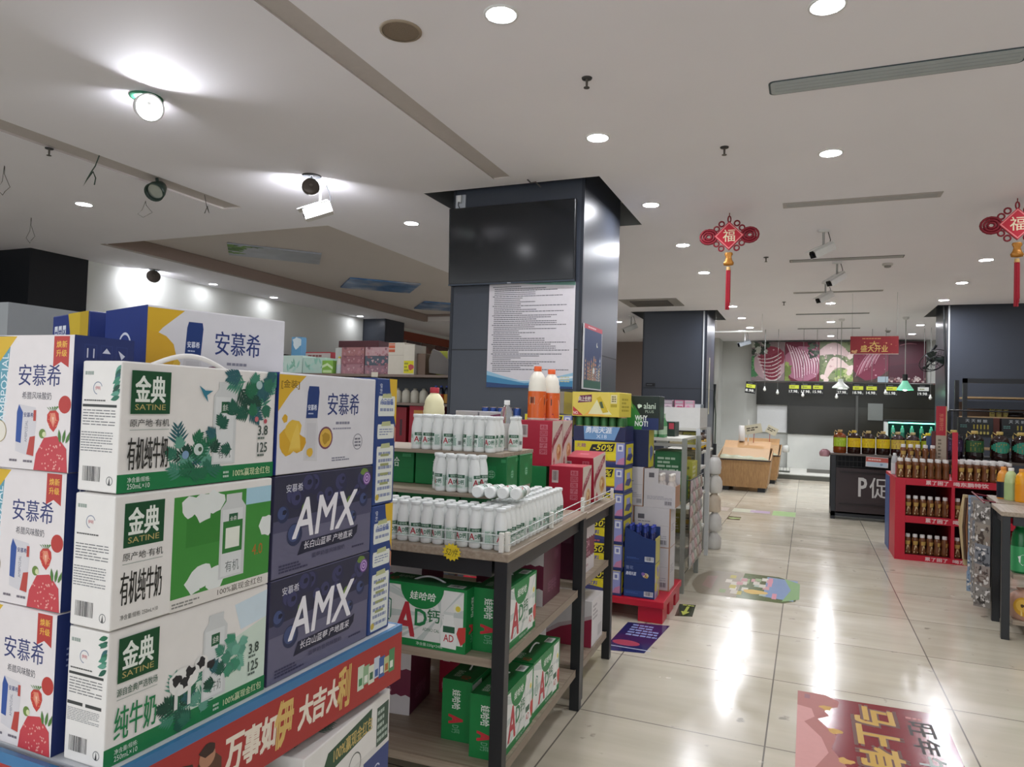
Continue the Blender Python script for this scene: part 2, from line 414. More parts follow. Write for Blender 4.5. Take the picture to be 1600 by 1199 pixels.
for lab, x, y in [
    ('round downlight nearest the round brown speaker grille', -1.275, 2.788),
    ('large round downlight cut by the top edge above the aisle', .046, 3.183),
    ('downlight over the milk table in front of the television pillar', -1.264, 4.301),
    ('downlight over the aisle past the long grey diffuser with rounded ends', .109, 5.027),
    ('downlight just to the right of the television pillar', -1.248, 5.877),
    ('downlight between the left hanging camera and the television', -3.555, 5.854),
    ('lone downlight above the black pillar on the left', -6.161, 4.408),
    ('downlight left of the red knot that hangs whole', -1.231, 7.424),
    ('downlight beside the tassel of the whole red knot', -1.222, 8.984),
    ('nearest downlight of the right-hand row above the bottles', 1.741, 8.931),
    ('second downlight of the right-hand row above the bottles', 1.768, 10.39),
    ('third downlight of the right-hand row, before the right pillar', 1.799, 11.871),
    ('downlight beside the second pillar, nearest of its row of three', -1.163, 12.014),
    ('middle downlight in the row of three beside the second pillar', -1.147, 13.527),
    ('farthest downlight in the row of three beside the second pillar', -1.114, 15.098),
    ('downlight behind the third hanging camera over the aisle', .296, 11.918),
    ('downlight between the two far black diffuser strips', .362, 14.32),
    ('farthest downlight over the aisle, before the meat pictures', .432, 16.899),
    ('far downlight right of the red hanging sign, the nearer of two', 1.902, 15.027),
    ('far downlight right of the red hanging sign, the farther of two', 1.958, 16.637),
    ('downlight in the soffit by the white wall, middle of three', -8.52, 9.6),
    ('downlight in the soffit by the white wall, nearest of three', -8.52, 8.25),
    ('downlight in the soffit by the white wall, by the dark far pillar', -8.52, 12.15),
    ('far downlight seen between the two blue grey pillars', -3.522, 13.792)]:
    downlight(lab, x, y, k=(.14 if x < -8 else 1.6 if y > 11.5 else .8 if y < 4 else 1.0))
# the rest of the store behind the camera keeps its lamps on too
for i, (x, y) in enumerate([(-3.55, 1.2), (-1.26, 1.1), (.1, 1.4), (1.75, 1.4), (1.75, 3.6), (1.75, 6.2), (3.4, 4.5), (3.4, 7.5), (.1, -.5), (-1.3, -.6), (-3.5, -.6), (1.75, -.6), (3.6, 2.5), (3.6, 6.0), (3.6, 9.0), (-6.1, 1.8), (-6.1, -1.0), (.1, -2.6), (-3.5, -2.6), (-3.54, 8.9)]):
    ld = bpy.data.lights.new('downlight_beam', 'AREA'); ld.shape = 'DISK'; ld.size = .124; ld.energy = LAMP * .0121 * PI * .2; ld.color = (.94, .945, 1.0)
    lo = bpy.data.objects.new('downlight_beam', ld); COL.objects.link(lo); lo.location = (x, y, CZ - .004)
# tilted spot lamp that faces the camera
t = thing('tilted_spotlight', 'bright round tilted spotlight hanging from a green rimmed ceiling hole', 'spotlight', (-3.47, 2.84, CZ))
b = MB(); b.lathe([(.09, 0), (.088, -.008), (.066, -.008), (.064, 0)], M('#3f7a60', .4), 28, at=(-.1, .06, 0), cap=False); b.build('mounting_ring', t)
b = MB(); b.tube([(-.1, .06, 0), (-.06, .03, -.03), (0, 0, -.075)], .012, white_p); b.build('bracket', t)
dirv = Vector((.86, -.42, -.34)).normalized(); q = dirv.to_track_quat('-Z', 'Y').to_euler()
h = MB(); h.lathe([(.03, .07), (.07, .06), (.076, 0), (.078, -.012), (.068, -.012), (.067, .03)], white_p, 28, cap=False); ho = h.build('lamp_housing', t, (0, 0, -.1), rot=q)
e = MB(); n = 28; e.add([(.066 * math.cos(2 * PI * i / n), .066 * math.sin(2 * PI * i / n), .026) for i in range(n)], [tuple(range(n - 1, -1, -1))], lamp_mat(.5)); e.build('diffuser', ho)

# tilted lamps turned away from us: we see the round brown backs
def shaded_lamp(label, x, y, r=.066, k=.5, aim=(-.62, .74, -.1)):
    t = thing('tilted_spotlight', label, 'spotlight', (x, y, CZ), 0, 'tilted spotlights turned away from us')
    b = MB(); b.lathe([(.075, 0), (.072, -.006), (.06, -.006), (.058, 0)], dark_p, 28, cap=False); b.lathe([(.058, -.001), (.01, -.0012)], M('#2a2a2c', .6), 24, cap=False); b.build('mounting_ring', t)
    d = Vector(aim).normalized(); q = d.to_track_quat('-Z', 'Y').to_euler(); p = (.02, -.03, -.095)
    b = MB(); b.lathe([(.012, .022), (r * .8, .02), (r, .012), (r * 1.02, -.012), (r * .96, -.012), (r * .95, .0)], M('#5a524c', .3, .3), 28, cap=False); b.lathe([(.014, .022), (.01, .03)], M('#6a625c', .3, .3), 12); ho = b.build('lamp_housing', t, p, rot=q)
    b = MB(); n = 24; b.add([(r * .94 * math.cos(2 * PI * i / n), r * .94 * math.sin(2 * PI * i / n), -.004) for i in range(n)], [tuple(range(n - 1, -1, -1))], lamp_mat(k)); b.build('diffuser', ho)
    b = MB(); b.tube([(0, 0, -.002), (.0, .0, -.05), (.02, -.02, -.09)], .007, dark_p, 6); b.build('hanger', t)
shaded_lamp('brown backed round lamp over the brightly lit left camera', -3.565, 4.378, k=.7)
shaded_lamp('small brown backed round lamp in the soffit beside the black pillar', -8.42, 7.1, .09, .22, (-.8, .45, -.3))

# surveillance cameras
def camera_unit(label, x, y, aim, drop=.16, ln=.24, body='#dfdfdc', r=.042):
    t = thing('surveillance_camera', label, 'security camera', (x, y, CZ), 0, 'bullet cameras hung from the ceiling')
    b = MB(); b.lathe([(.05, 0), (.05, -.012), (.02, -.02)], white_p, 20); b.build('base_plate', t)
    b = MB(); b.tube([(0, 0, -.01), (0, 0, -drop)], .011, M('#a9a9a6', .35, .4)); b.tube([(.035, .02, 0), (.06, .05, -drop * .5), (.05, .07, -drop)], .004, dark_p, 6); b.build('stem', t)
    d = Vector(aim).normalized(); q = d.to_track_quat('-Z', 'Y').to_euler()
    b = MB(); bm_ = M(body, .35)
    pts = [(-r, -r * .9), (r, -r * .9), (r, r * .5), (r * .6, r), (-r * .6, r), (-r, r * .5)]
    b.prism([(px, py) for px, py in pts], -ln * .55, ln * .45, bm_)
    bo = b.build('housing', t, (0, 0, -drop - r * .6), rot=q)
    b = MB(); b.prism([(px * .82, py * .82) for px, py in pts], -ln * .55 - .004, -ln * .55 - .0005, M('#0d0e12', .1)); b.lathe([(r * .3, -ln * .55 - .003), (r * .3, -ln * .55 - .012)], M('#1c1e28', .1), 16); b.build('lens_window', bo)
    b = MB(); b.box((-r * 1.12, r * .98, -ln * .72), (r * 1.12, r * 1.1, ln * .4), bm_); b.build('sun_hood', bo)
    return t
camera_unit('white bullet camera nearest to us over the aisle, right of the red knot', .107, 7.153, (-.66, -.55, -.42))
camera_unit('white bullet camera over the aisle under the middle grey diffuser', .275, 8.708, (-.62, -.6, -.5))
camera_unit('white bullet camera farthest of the three in line over the aisle', .184, 10.041, (-.66, -.6, -.45))
camera_unit('brightly lit white bullet camera under the brown backed round lamp', -3.62, 4.56, (-.8, -.45, -.35), .19, .22, '#f0f0ee', r=.05)  # paler housing colour stands in for lamp light falling on this camera
camera_unit('small white bullet camera seen in the gap between two pillars', -3.05, 12.9, (-.8, -.3, -.4), .2, .26, r=.05)
camera_unit('dark bullet camera in front of the meat pictures, far left', -1.25, 15.6, (-.8, -.5, -.3), .25, .26, '#54585a', r=.045)

# linear air diffusers across the aisle
def diffuser(label, y, x0=-.22, x1=.92, w=.075, face='#aeb6b8', frame='#3c4a4f', rounded=False):
    t = thing('linear_air_diffuser', label, 'air diffuser', ((x0 + x1) / 2, y, CZ), 0, 'long grey ceiling air diffusers')
    L = (x1 - x0) / 2; fr = M(frame, .5); fm = M(face, .55, noise=.12, scale=8)
    def out(k, rr):
        pts = []
        for cx, cy, a0 in ((L - rr, k - rr, 0), (-L + rr, k - rr, 90), (-L + rr, -k + rr, 180), (L - rr, -k + rr, 270)):
            for i in range(5):
                a = math.radians(a0 + i * 22.5); pts.append((cx + rr * math.cos(a), cy + rr * math.sin(a)))
        return pts
    b = MB(); b.prism(out(w + .008, .03 if rounded else .006), -.004, -.0005, fr); b.build('frame', t)
    b = MB(); L -= .01; b.prism(out(w, .025 if rounded else .004), -.006, -.0035, fm)
    for k in range(3): b.box((-L + .02, -w + w * (.45 + k * .5), -.008), (L - .02, -w + w * (.45 + k * .5) + .004, -.006), M('#9fa6a8', .5))
    b.build('grille', t)
diffuser('long grey ceiling diffuser with rounded ends, nearest to us', 3.92, rounded=True)
diffuser('plain grey ceiling diffuser between the first and second camera rows', 6.21, face='#b5afab', frame='#b5afab', w=.068)
diffuser('grey ceiling diffuser just above the second hanging camera', 8.53, w=.06, face='#b0aca8', frame='#56595a')
diffuser('faint grey ceiling diffuser behind the third hanging camera', 10.81, face='#b0aaa5', frame='#b0aaa5', w=.05)
diffuser('thin dark ceiling diffuser, the second last before the meat pictures', 13.17, w=.045, face='#7f807e', frame='#4a4b4b')
diffuser('thin dark ceiling diffuser, the last before the meat pictures', 15.43, w=.05, face='#757775', frame='#444644')

# sprinklers and detectors
def sprinkler(label, x, y):
    t = thing('fire_sprinkler', label, 'sprinkler', (x, y, CZ), 0, 'fire sprinklers in the ceiling')
    b = MB(); b.lathe([(.028, 0), (.026, -.006), (.01, -.007)], M('#3a3a3a', .5), 18); b.build('rosette', t)
    b = MB(); b.lathe([(.007, -.005), (.006, -.05)], M('#5b5650', .4, .5), 10); b.lathe([(.016, -.05), (.016, -.053)], M('#5b5650', .4, .5), 12); b.build('spray_head', t)
for lab, x, y in [('dark fire sprinkler nearest to us, before the red knots', -.53, 4.713), ('dark fire sprinkler between the red knot and the first camera', -.456, 8.241), ('dark fire sprinkler left of the third camera', -.37, 11.659), ('tiny dark fire sprinkler over the milk table', -1.094, 3.493), ('dark fire sprinkler under the raised ceiling between sky pictures', -5.0, 3.3)]: sprinkler(lab, x, y)
def detector(label, x, y):
    t = thing('smoke_detector', label, 'smoke detector', (x, y, CZ), 0, 'round smoke detectors')
    b = MB(); b.lathe([(.055, 0), (.055, -.018), (.045, -.024)], M('#c9c7c2', .5), 24); b.build('base', t)
    b = MB(); b.lathe([(.036, -.023), (.034, -.042), (.02, -.046)], M('#8b8984', .5), 24); b.build('sensor_head', t)
detector('round smoke detector beside the middle grey diffuser', .799, 8.911)
detector('far round smoke detector above the red hanging sign', 1.45, 15.9)
t = thing('ceiling_speaker', 'round brown speaker grille set in the ceiling', 'speaker', (-1.771, 2.76, CZ))
b = MB(); b.lathe([(.098, 0), (.097, -.006), (.086, -.007)], M('#a1927f', .5), 30, cap=False); b.build('rim', t)
b = MB(); b.lathe([(.086, -.0055), (.02, -.0035)], M('#8a7a68', .7, bump=.6, scale=400), 30); b.build('grille', t)
t = thing('air_vent', 'square grey air conditioner vent over the second pillar', 'air vent', (-2.35, 11.35, CZ))
b = MB(); b.box((-.45, -.4, -.012), (.45, .4, -.0005), M('#9a9691', .5)); b.build('frame', t)
b = MB()
for k in range(9): b.box((-.3, -.28 + k * .065, -.03), (.3, -.25 + k * .065, -.0125), M('#6d6863', .5))
b.build('louvers', t)

# dark track spot, mounts and loose wires
t = thing('track_spotlight', 'dark track spotlight hanging from the left ceiling slot', 'spotlight', (-4.86, 4.08, CZ + .02))
b = MB(); b.tube([(0, 0, 0), (.01, 0, -.07)], .012, M('#2c3a33', .4)); b.build('stem', t)
dirv = Vector((.35, -.7, -.55)).normalized(); q = dirv.to_track_quat('-Z', 'Y').to_euler()
b = MB(); b.lathe([(.025, .09), (.05, .07), (.07, -.01), (.075, -.07), (.066, -.07), (.055, -.01)], M('#24342c', .35), 24); ho = b.build('lamp_housing', t, (.01, 0, -.1), rot=q)
b = MB(); b.lathe([(.06, -.035), (.005, -.03)], M('#aab1ab', .15, .7), 20); b.build('reflector', ho)
def wire(label, x, y, pts, col='#4a4744', r=.0022, z=CZ):
    o = MB().tube(pts, r, M(col, .5), 6).build('loose_wire', None, (x, y, z)); tag(o, label, 'wire', 'loose wires hanging from the ceiling')
def loop(w, h, s=0): return [(w * .1, 0, 0), (-w * .3, .02, -h * .5), (-w * .5, 0, -h * .8), (-w * .2, .02, -h), (w * .3, 0, -h * .92), (w * .5, .02, -h * .75), (w * .15, 0, -h * .3), (.0, .01, 0)]
wire('thin dark looped wire hanging at the far left above the slot', -5.75, 3.45, loop(.12, .22))
wire('dark wire with two ends hanging from the left slot, left of its spotlight', -4.88, 3.55, [(.06, .0, .02), (.02, 0, -.06), (-.02, 0, -.1), (-.06, 0, -.15), (-.1, 0, -.2), (-.06, 0, -.15), (0, 0, -.1), (.03, 0, -.15), (.02, .0, -.2)], '#34453b', .0045)
wire('thin dark looped wire below the left track spotlight', -5.5, 4.5, loop(.16, .14))
wire('dark wire with two ends hanging at the end of the left slot', -4.78, 4.52, [(-.03, 0, .0), (0, 0, -.1), (.03, 0, -.16), (.01, 0, -.1), (-.02, .0, -.16)], '#4a4744', .003)
wire('thin dark wire loop at the far left over the black pillar', -7.2, 4.6, loop(.1, .25))
wire('short bent wire above the television pillar', -2.0, 4.95, [(0, 0, 0), (.03, 0, -.03), (.06, .02, -.02), (.1, .03, -.06)], r=.006)

# sky pictures lying flat under the raised ceiling
def skypanel(label, pts, green):
    mt = bpy.data.materials.new('sky_picture'); mt.use_nodes = True; nt = mt.node_tree; p = nt.nodes['Principled BSDF']; p.inputs['Roughness'].default_value = .35
    tc = nt.nodes.new('ShaderNodeTexCoord'); n = nt.nodes.new('ShaderNodeTexNoise'); n.inputs['Scale'].default_value = 2.2; n.inputs['Detail'].default_value = 3
    nt.links.new(tc.outputs['Object'], n.inputs['Vector']); cr = nt.nodes.new('ShaderNodeValToRGB'); el = cr.color_ramp.elements
    if green: cols = ['#aab2c0', '#b9bfc9', '#a7adb6']
    else: cols = ['#1e4d8c', '#5f8cc0', '#b6bccb']
    el[0].color = lin(cols[0]); el[1].color = lin(cols[2]); el[0].position = .3; el[1].position = .66; k = el.new(.5); k.color = lin(cols[1])
    nt.links.new(n.outputs['Fac'], cr.inputs[0]); nt.links.new(cr.outputs[0], p.inputs['Base Color'])
    cx = sum(q[0] for q in pts) / 4; cy = sum(q[1] for q in pts) / 4; P = [(x - cx, y - cy) for x, y in pts]
    b = MB(); b.prism(P[::-1], -.02, -.002, mt)
    if green:
        A, B_, C_, D_ = [Vector((x, y, 0)) for x, y in P]
        fn = lambda u, v, e: tuple((A * (1 - u) * (1 - v) + B_ * u * (1 - v) + C_ * u * v + D_ * (1 - u) * v) - Vector((0, 0, .02 + e)))
        ar = Art(b, fn, 1, 1)
        for i in range(26): ar.blob(random.random() ** 2 * .32, random.uniform(.0, .9) * (.9 if i % 2 else .5), .06, random.choice(['#4e7a2a', '#6a9a35', '#3f6526']), seed=i, jag=.4)
    o = b.build('sky_picture_panel', None, (cx, cy, 3.248)); tag(o, label, 'ceiling picture', 'sky pictures on the raised ceiling')
skypanel('pale sky picture with green leaves on the raised ceiling, nearest to us', [(-6.55, 6.53), (-5.78, 7.35), (-6.24, 7.9), (-7.04, 7.06)], True)
skypanel('blue sky picture on the raised ceiling, second from us', [(-6.48, 8.94), (-5.67, 9.68), (-6.32, 10.42), (-7.18, 9.65)], False)
skypanel('dark blue sky picture on the raised ceiling, beside the television pillar', [(-6.58, 11.38), (-5.77, 12.1), (-6.4, 12.9), (-7.28, 12.2)], False)

# red hanging knots
def knot(label, x, y):
    t = thing('hanging_knot', label, 'hanging decoration', (x, y, CZ), 0, 'red lucky knots hanging from the ceiling')
    red = M('#a3152a', .55); dred = M('#7d1022', .6)
    b = MB(); b.tube([(0, 0, 0), (0, 0, -.03)], .004, dred, 6)
    b.tube([(.012 * math.cos(a), 0, -.055 + .028 * math.sin(a)) for a in [2 * PI * i / 12 for i in range(12)]], .006, dred, 6, True); b.build('cord', t)
    cz = -.2; R_ = .125
    b = MB(); b.prism_axis([(0, cz - R_), (R_, cz), (0, cz + R_), (-R_, cz)], -.012, .012, red, 'y')
    fn = lambda u, v, e: ((u - .5) * 2 * R_, -.012 - e, cz + (v - .5) * 2 * R_); ar = Art(b, fn, 2 * R_, 2 * R_)
    for k, c in ((.93, '#d98080'), (.84, '#b0142b')): ar.poly([(.5, .5 - k / 2), (.5 + k / 2, .5), (.5, .5 + k / 2), (.5 - k / 2, .5)], c)
    ar.text('福', .3, .29, .7, .72, M('#d9cfae', .4), bold=.012); b.build('diamond', t)
    for sx in (-1, 1):
        b = MB()
        for rr in (.062, .042, .022):
            b.tube([(sx * (.125 + .045 + 1.15 * rr * math.cos(a)), 0, cz + rr * math.sin(a)) for a in [2 * PI * i / 16 for i in range(16)]], .011, dred, 6, True)
        for k in (.35, .68):
            for sz in (-1, 1):
                cx = sx * (R_ * (1 - k) + .024); z = cz + sz * (R_ * k + .022)
                b.tube([(cx + .022 * math.cos(a), 0, z + .022 * math.sin(a)) for a in [2 * PI * i / 12 for i in range(12)]], .007, dred, 6, True)
        b.build('side_loops', t)
    b = MB(); b.lathe([(.03, -.345), (.036, -.36), (.024, -.385), (.03, -.41), (.045, -.435), (.04, -.455), (.01, -.46)], M('#a8702a', .35, .4, bump=.3, scale=60), 18, sy=.5); b.build('gold_bag', t)
    b = MB(); b.lathe([(.016, -.47), (.018, -.49), (.02, -.5)], M('#c7a060', .4), 12)
    for i in range(22):
        a = i * 2.4; r = .016 * math.sqrt((i + .5) / 22); b.tube([(r * math.cos(a), r * math.sin(a), -.495), (r * 1.1 * math.cos(a), r * 1.1 * math.sin(a), -.78 - .03 * (i % 3))], .0045, red, 5)
    b.build('tassel', t)
knot('whole red lucky knot with gold bag and tassel over the aisle', -.655, 6.316)
knot('red lucky knot cut off by the right edge of the picture', 1.467, 6.495)

# ------------------------------------------------------------------ promotional stand with milk and yogurt cartons
def text_if(ar, *a, **k): ar.text(*a, **k)
GRN = '#0f7a44'; DGRN = '#0b4a28'
leafcols = ['#1c5a48', '#2b6f58', '#164637', '#41876f', '#5f9c88', '#2a5f66', '#1f6b4a']
def round_logo(ar, u, v, r, blue='#8a93a8', red='#c8606a'):
    ar.ring(u, v, r, r * .14, blue, a0=.3, a1=4.6); ar.text('伊利', u - r * .55 * ar.H / ar.W, v - r * .28, u + r * .55 * ar.H / ar.W, v + r * .3, red, bold=.01)
def milk_pack(ar, u0, u1, v0, v1, cow=False):
    ar.poly([(u0, v0), (u1, v0), (u1, v1 * .86), (u1 - (u1 - u0) * .18, v1 * .93), (u1 - (u1 - u0) * .18, v1), (u0 + (u1 - u0) * .2, v1), (u0 + (u1 - u0) * .2, v1 * .93), (u0, v1 * .86)], '#cfd2d2')
    ar.rect(u0 + (u1 - u0) * .08, v0 + .02, u1 - (u1 - u0) * .12, v1 * .85, '#dcdfdf')
    a, b_ = u0 + (u1 - u0) * .33, u0 + (u1 - u0) * .68
    ar.rect(a, v0 + (v1 - v0) * .62, b_, v0 + (v1 - v0) * .76, '#1e5a3a'); ar.text('金典', a + .008, v0 + (v1 - v0) * .65, b_ - .008, v0 + (v1 - v0) * .73, '#e6e8e2')
    ar.text('纯牛奶' if cow else '有机', u0 + (u1 - u0) * .25, v0 + .05, u0 + (u1 - u0) * .8, v0 + (v1 - v0) * .2, '#5c6664')
def milk_carton(variant, label, name='milk_carton'):
    w, d, h = .311, .08, .186
    mb, f = carton(w, d, h, M('#e9e6e2', .42))
    A = f['front']; rnd = random.Random(variant)
    if variant == 1:    # meadow picture
        A.rect(.32, .1, .995, .93, '#3f8f3a'); A.rect(.8, .78, .995, .93, '#a9cfe0'); A.rect(.4, .5, .75, .9, '#358331')
        for i, (u, v, r) in enumerate([(.42, .84, .09), (.5, .82, .12), (.58, .85, .1), (.46, .2, .09), (.52, .24, .11), (.6, .18, .1), (.97, .56, .1)]): A.blob(u, v, r, '#e4e9e6', seed=i, jag=.18)
        milk_pack(A, .62, .8, .16, .9); A.rect(.64, .38, .78, .66, '#2f7a35'); A.rect(.66, .42, .76, .6, '#e8ece0')
        A.text('4.0', .86, .3, .94, .4, '#b06a2a', bold=.01)
        A.rect(.32, .0, .995, .1, '#e2ded8'); A.text('100%赢现金红包', .62, .025, .95, .085, '#4a4538', bold=.01); A.dashes(.33, .02, .5, .07, 2, '#8a8a86', seed=3, words=6)
    else:
        if variant == 2:    # pasture with a cow
            A.poly([(.62, .55), (.8, .62), (.995, .7), (.995, .14), (.45, .14), (.5, .35)], '#cfe0d2'); A.poly([(.75, .9), (.995, .95), (.995, .7), (.8, .66)], '#cfe0ea')
        A.rect(0, 0, 1, .14, '#147a45')
        for i in range(26):
            A.frond(rnd.uniform(.31, .54), rnd.uniform(.04, .25) if i % 3 else rnd.uniform(.15, .36), rnd.uniform(.09, .16), rnd.uniform(0, PI), rnd.choice(leafcols), n=5, wd=.022)
        milk_pack(A, .54, .7, .16, .88, variant == 2)
        for i in range(24 if variant == 0 else 12):
            u = rnd.uniform(.7, .99) if variant == 0 else rnd.uniform(.71, .83); v = rnd.uniform(.56, .98) if variant == 0 else rnd.uniform(.34, .62)
            A.frond(u, v, rnd.uniform(.1, .18) if variant == 0 else rnd.uniform(.07, .12), rnd.uniform(-PI, PI), rnd.choice(leafcols if variant == 0 else leafcols[3:5] + ['#6fae98', '#3f8f70']), n=6, wd=.024)
        for i in range(6): A.frond(rnd.uniform(.52, .7), rnd.uniform(.2, .5), .1, rnd.uniform(0, PI), rnd.choice(leafcols), n=5, wd=.02)
        if variant == 0:
            A.poly([(.44, .84), (.48, .8), (.53, .8), (.49, .76), (.5, .7), (.47, .76)], '#2f7d94'); A.circ(.45, .3, .05, '#c9d8d2'); A.circ(.37, .26, .035, '#7f9fc0'); A.circ(.46, .3, .02, '#3c5a44')
            A.circ(.85, .55, .025, '#c46a72'); A.circ(.92, .53, .022, '#b8505c'); A.circ(.86, .87, .04, '#a9c2c0')
        else:
            A.blob(.42, .42, .15, '#e8e8e4', jag=.12, ry=.11); A.rect(.37, .2, .39, .36, '#e2e2de'); A.rect(.45, .2, .47, .36, '#e2e2de'); A.blob(.53, .5, .07, '#e6e6e2', jag=.1)
            for i, (u, v) in enumerate([(.38, .44), (.43, .4), (.46, .47), (.53, .51), (.6, .46)]): A.blob(u, v, .045, '#26262a', seed=i, jag=.35)
        A.text('3.8', .865, .4, .94, .49, '#3a4a42', bold=.02); A.dashes(.865, .355, .945, .39, 1, '#5a6a62', words=4)
        A.text('125', .865, .24, .94, .33, '#3a4a42', bold=.02); A.dashes(.865, .195, .945, .23, 1, '#5a6a62', words=4)
        A.dashes(.62, .03, .68, .1, 2, '#b8d2c0', words=4); A.text('100%赢现金红包', .69, .035, .97, .105, '#d8e4b8', bold=.012)
        A.text('净含量/规格:', .05, .075, .17, .115, '#e2ece4'); A.text('250mL×10', .05, .025, .17, .065, '#e2ece4')
    A.rect(.05, .6, .265, .935, '#0e4f2b'); A.rect(.055, .607, .26, .928, '#0c4a28')
    A.text('金典', .072, .69, .235, .895, '#e9eee6', bold=.028); A.text('SATINE', .073, .63, .24, .675, '#b9a86a', bold=.008)
    A.text('源自金典严选牧场' if variant == 2 else '原产地·有机', .05, .5, .265, .56, '#2f5a44' if variant == 2 else '#3a3a38', bold=.01)
    A.rect(.05, .475, .265, .479, '#8a9a90')
    A.text('纯牛奶' if variant == 2 else '有机纯牛奶', .045, .17, .265, .42, '#15804a' if variant == 2 else '#23231f', bold=.012)
    if variant == 1: A.text('净含量/规格: 250mL×10', .05, .06, .25, .1, '#55554f')
    B = f['left']
    B.dashes(.08, .88, .4, .93, 1, '#9aa69e', words=5); round_logo(B, .42, .79, .05); B.dashes(.08, .685, .92, .705, 1, '#5a5a58', words=14); 
    B.rect(.05, .645, .92, .665, '#3a3d3c') if variant != 1 else None
    B.dashes(.07, .5, .9, .63, 6, '#77787a', seed=2, words=5, fill=.35)
    if variant == 2: B.rect(.04, .42, .43, .445, '#3a3d3c'); B.rect(.5, .42, .9, .445, '#3a3d3c')
    B.dashes(.05, .3, .86, .46 if variant != 2 else .4, 8, '#8a8b8d', seed=4, words=9, fill=.4); 
    B.barcode(.1, .05, .62, .2, '#2c2c30'); B.ring(.82, .09, .035, .006, '#77787a'); B.poly([(.79, .06), (.84, .06), (.82, .12)], '#3a3a3c')
    if variant != 1:
        for i in range(9): B.leaf(.98, .97 - i * .03, .1, PI + .5 + rnd.uniform(-.5, .5), .02, rnd.choice(leafcols))
    T = f['top']; T.rect(.3, .35, .7, .65, '#dcd9d4')
    o = mb.build(name, None); tag(o, label, 'carton of milk')
    hb = MB()
    hb.tube([(-.075 + .15 * t, 0, h - .002 + .02 * math.sin(PI * t)) for t in [i / 12 for i in range(13)]], .004, M('#eceae6', .4), 8)
    ho = hb.build('carrying_handle', o)
    if variant != 0: bpy.data.objects.remove(ho)
    return o
FX = -.882
for v, z, j, lab in [(2, .866, 0, 'white milk carton with cow and pasture, bottom of the front stack of three'), (1, 1.055, .003, 'white milk carton with green meadow picture, middle of the front stack'), (0, 1.243, -.004, 'white milk carton with jungle leaves, top of the front stack')]:
    o = milk_carton(v, lab); o.location = (FX - .04 + j, .8535 - j, z); o.rotation_euler = (0, 0, PI / 2 + j)

def yogurt_carton(label, h=.187, w=.31, d=.09, upper=False):
    mb, f = carton(w, d, h, M('#dcdbe0', .4)); A = f['front']
    A.poly([(0, .98), (0, .62), (.1, .8), (.24, .98)], '#d9ae2c'); A.text('[金装]', .02, .84, .18, .93, '#8a6a10', bold=.02) if not upper else None
    A.poly([(.24, .12), (.37, .1), (.37, .45), (.355, .56), (.25, .56), (.24, .46)], '#d2d1d4'); A.rect(.26, .14, .35, .5, '#c9c8cc')
    A.poly([(.25, .55), (.36, .55), (.372, .82), (.365, .88), (.27, .88), (.26, .82)], '#1e3a78'); A.text('安慕希', .265, .63, .35, .69, '#dfe4f0', bold=.02)
    A.dashes(.27, .585, .345, .61, 1, '#b9c2da', words=4)
    for i, (u, v, r, c) in enumerate([(.1, .33, .14, '#d8a92e'), (.14, .42, .12, '#e2bb45'), (.19, .3, .1, '#d39f22'), (.06, .55, .04, '#d8a92e'), (.3, .2, .05, '#dcb03a')]): A.blob(u, v, r, c, seed=i, jag=.15)
    for i in range(10): A.leaf(.1 + .012 * i, .2, .3, 1.2 + .06 * i, .012, '#e8c65a')
    A.circ(.45, .34, .12, '#7a4a5e'); A.circ(.45, .34, .1, '#d8b04a'); A.blob(.45, .34, .06, '#b08a2a', jag=.3)
    A.text('安慕希', .46, .58, .8, .82, '#2c3c78', bold=.012); A.dashes(.55, .47, .76, .52, 1, '#8a8a9a', words=6); A.dashes(.52, .42, .8, .45, 1, '#9a9aaa', words=10)
    A.ring(.8, .28, .09, .008, '#7a7a86'); A.dashes(.765, .22, .835, .33, 3, '#7a7a86', words=2); A.dashes(.52, .08, .72, .13, 2, '#8a8a9a', words=6)
    B = f['left']; B.rect(0, 0, 1, 1, '#24367a'); B.ring(.5, .6, .16, .025, '#cfd4e4', a0=.4, a1=5.2); B.text('伊利', .33, .54, .67, .66, '#dfe4f0', bold=.02)
    if upper: A.blob(.03, .55, .22, '#d8a92e', jag=.08)
    return tag(mb.build('yogurt_carton'), label, 'carton of yogurt')
o = yogurt_carton('pale yogurt carton with mango and bottle, topmost of the blueberry stack'); o.location = (FX - .045, 1.172, 1.2435); o.rotation_euler = (0, 0, PI / 2)
o = yogurt_carton('large pale yogurt carton on top at the back, above the jungle milk carton', w=.268, d=.187, upper=True)
ang = math.atan2(.078, .245); dirl = Vector((.078, .245, 0)).normalized(); nb = Vector((-dirl.y, dirl.x, 0))
c = Vector((-1.061, .885, 1.352)) + dirl * .134 + nb * .0935; o.location = c; o.rotation_euler = (0, 0, PI / 2 - ang)

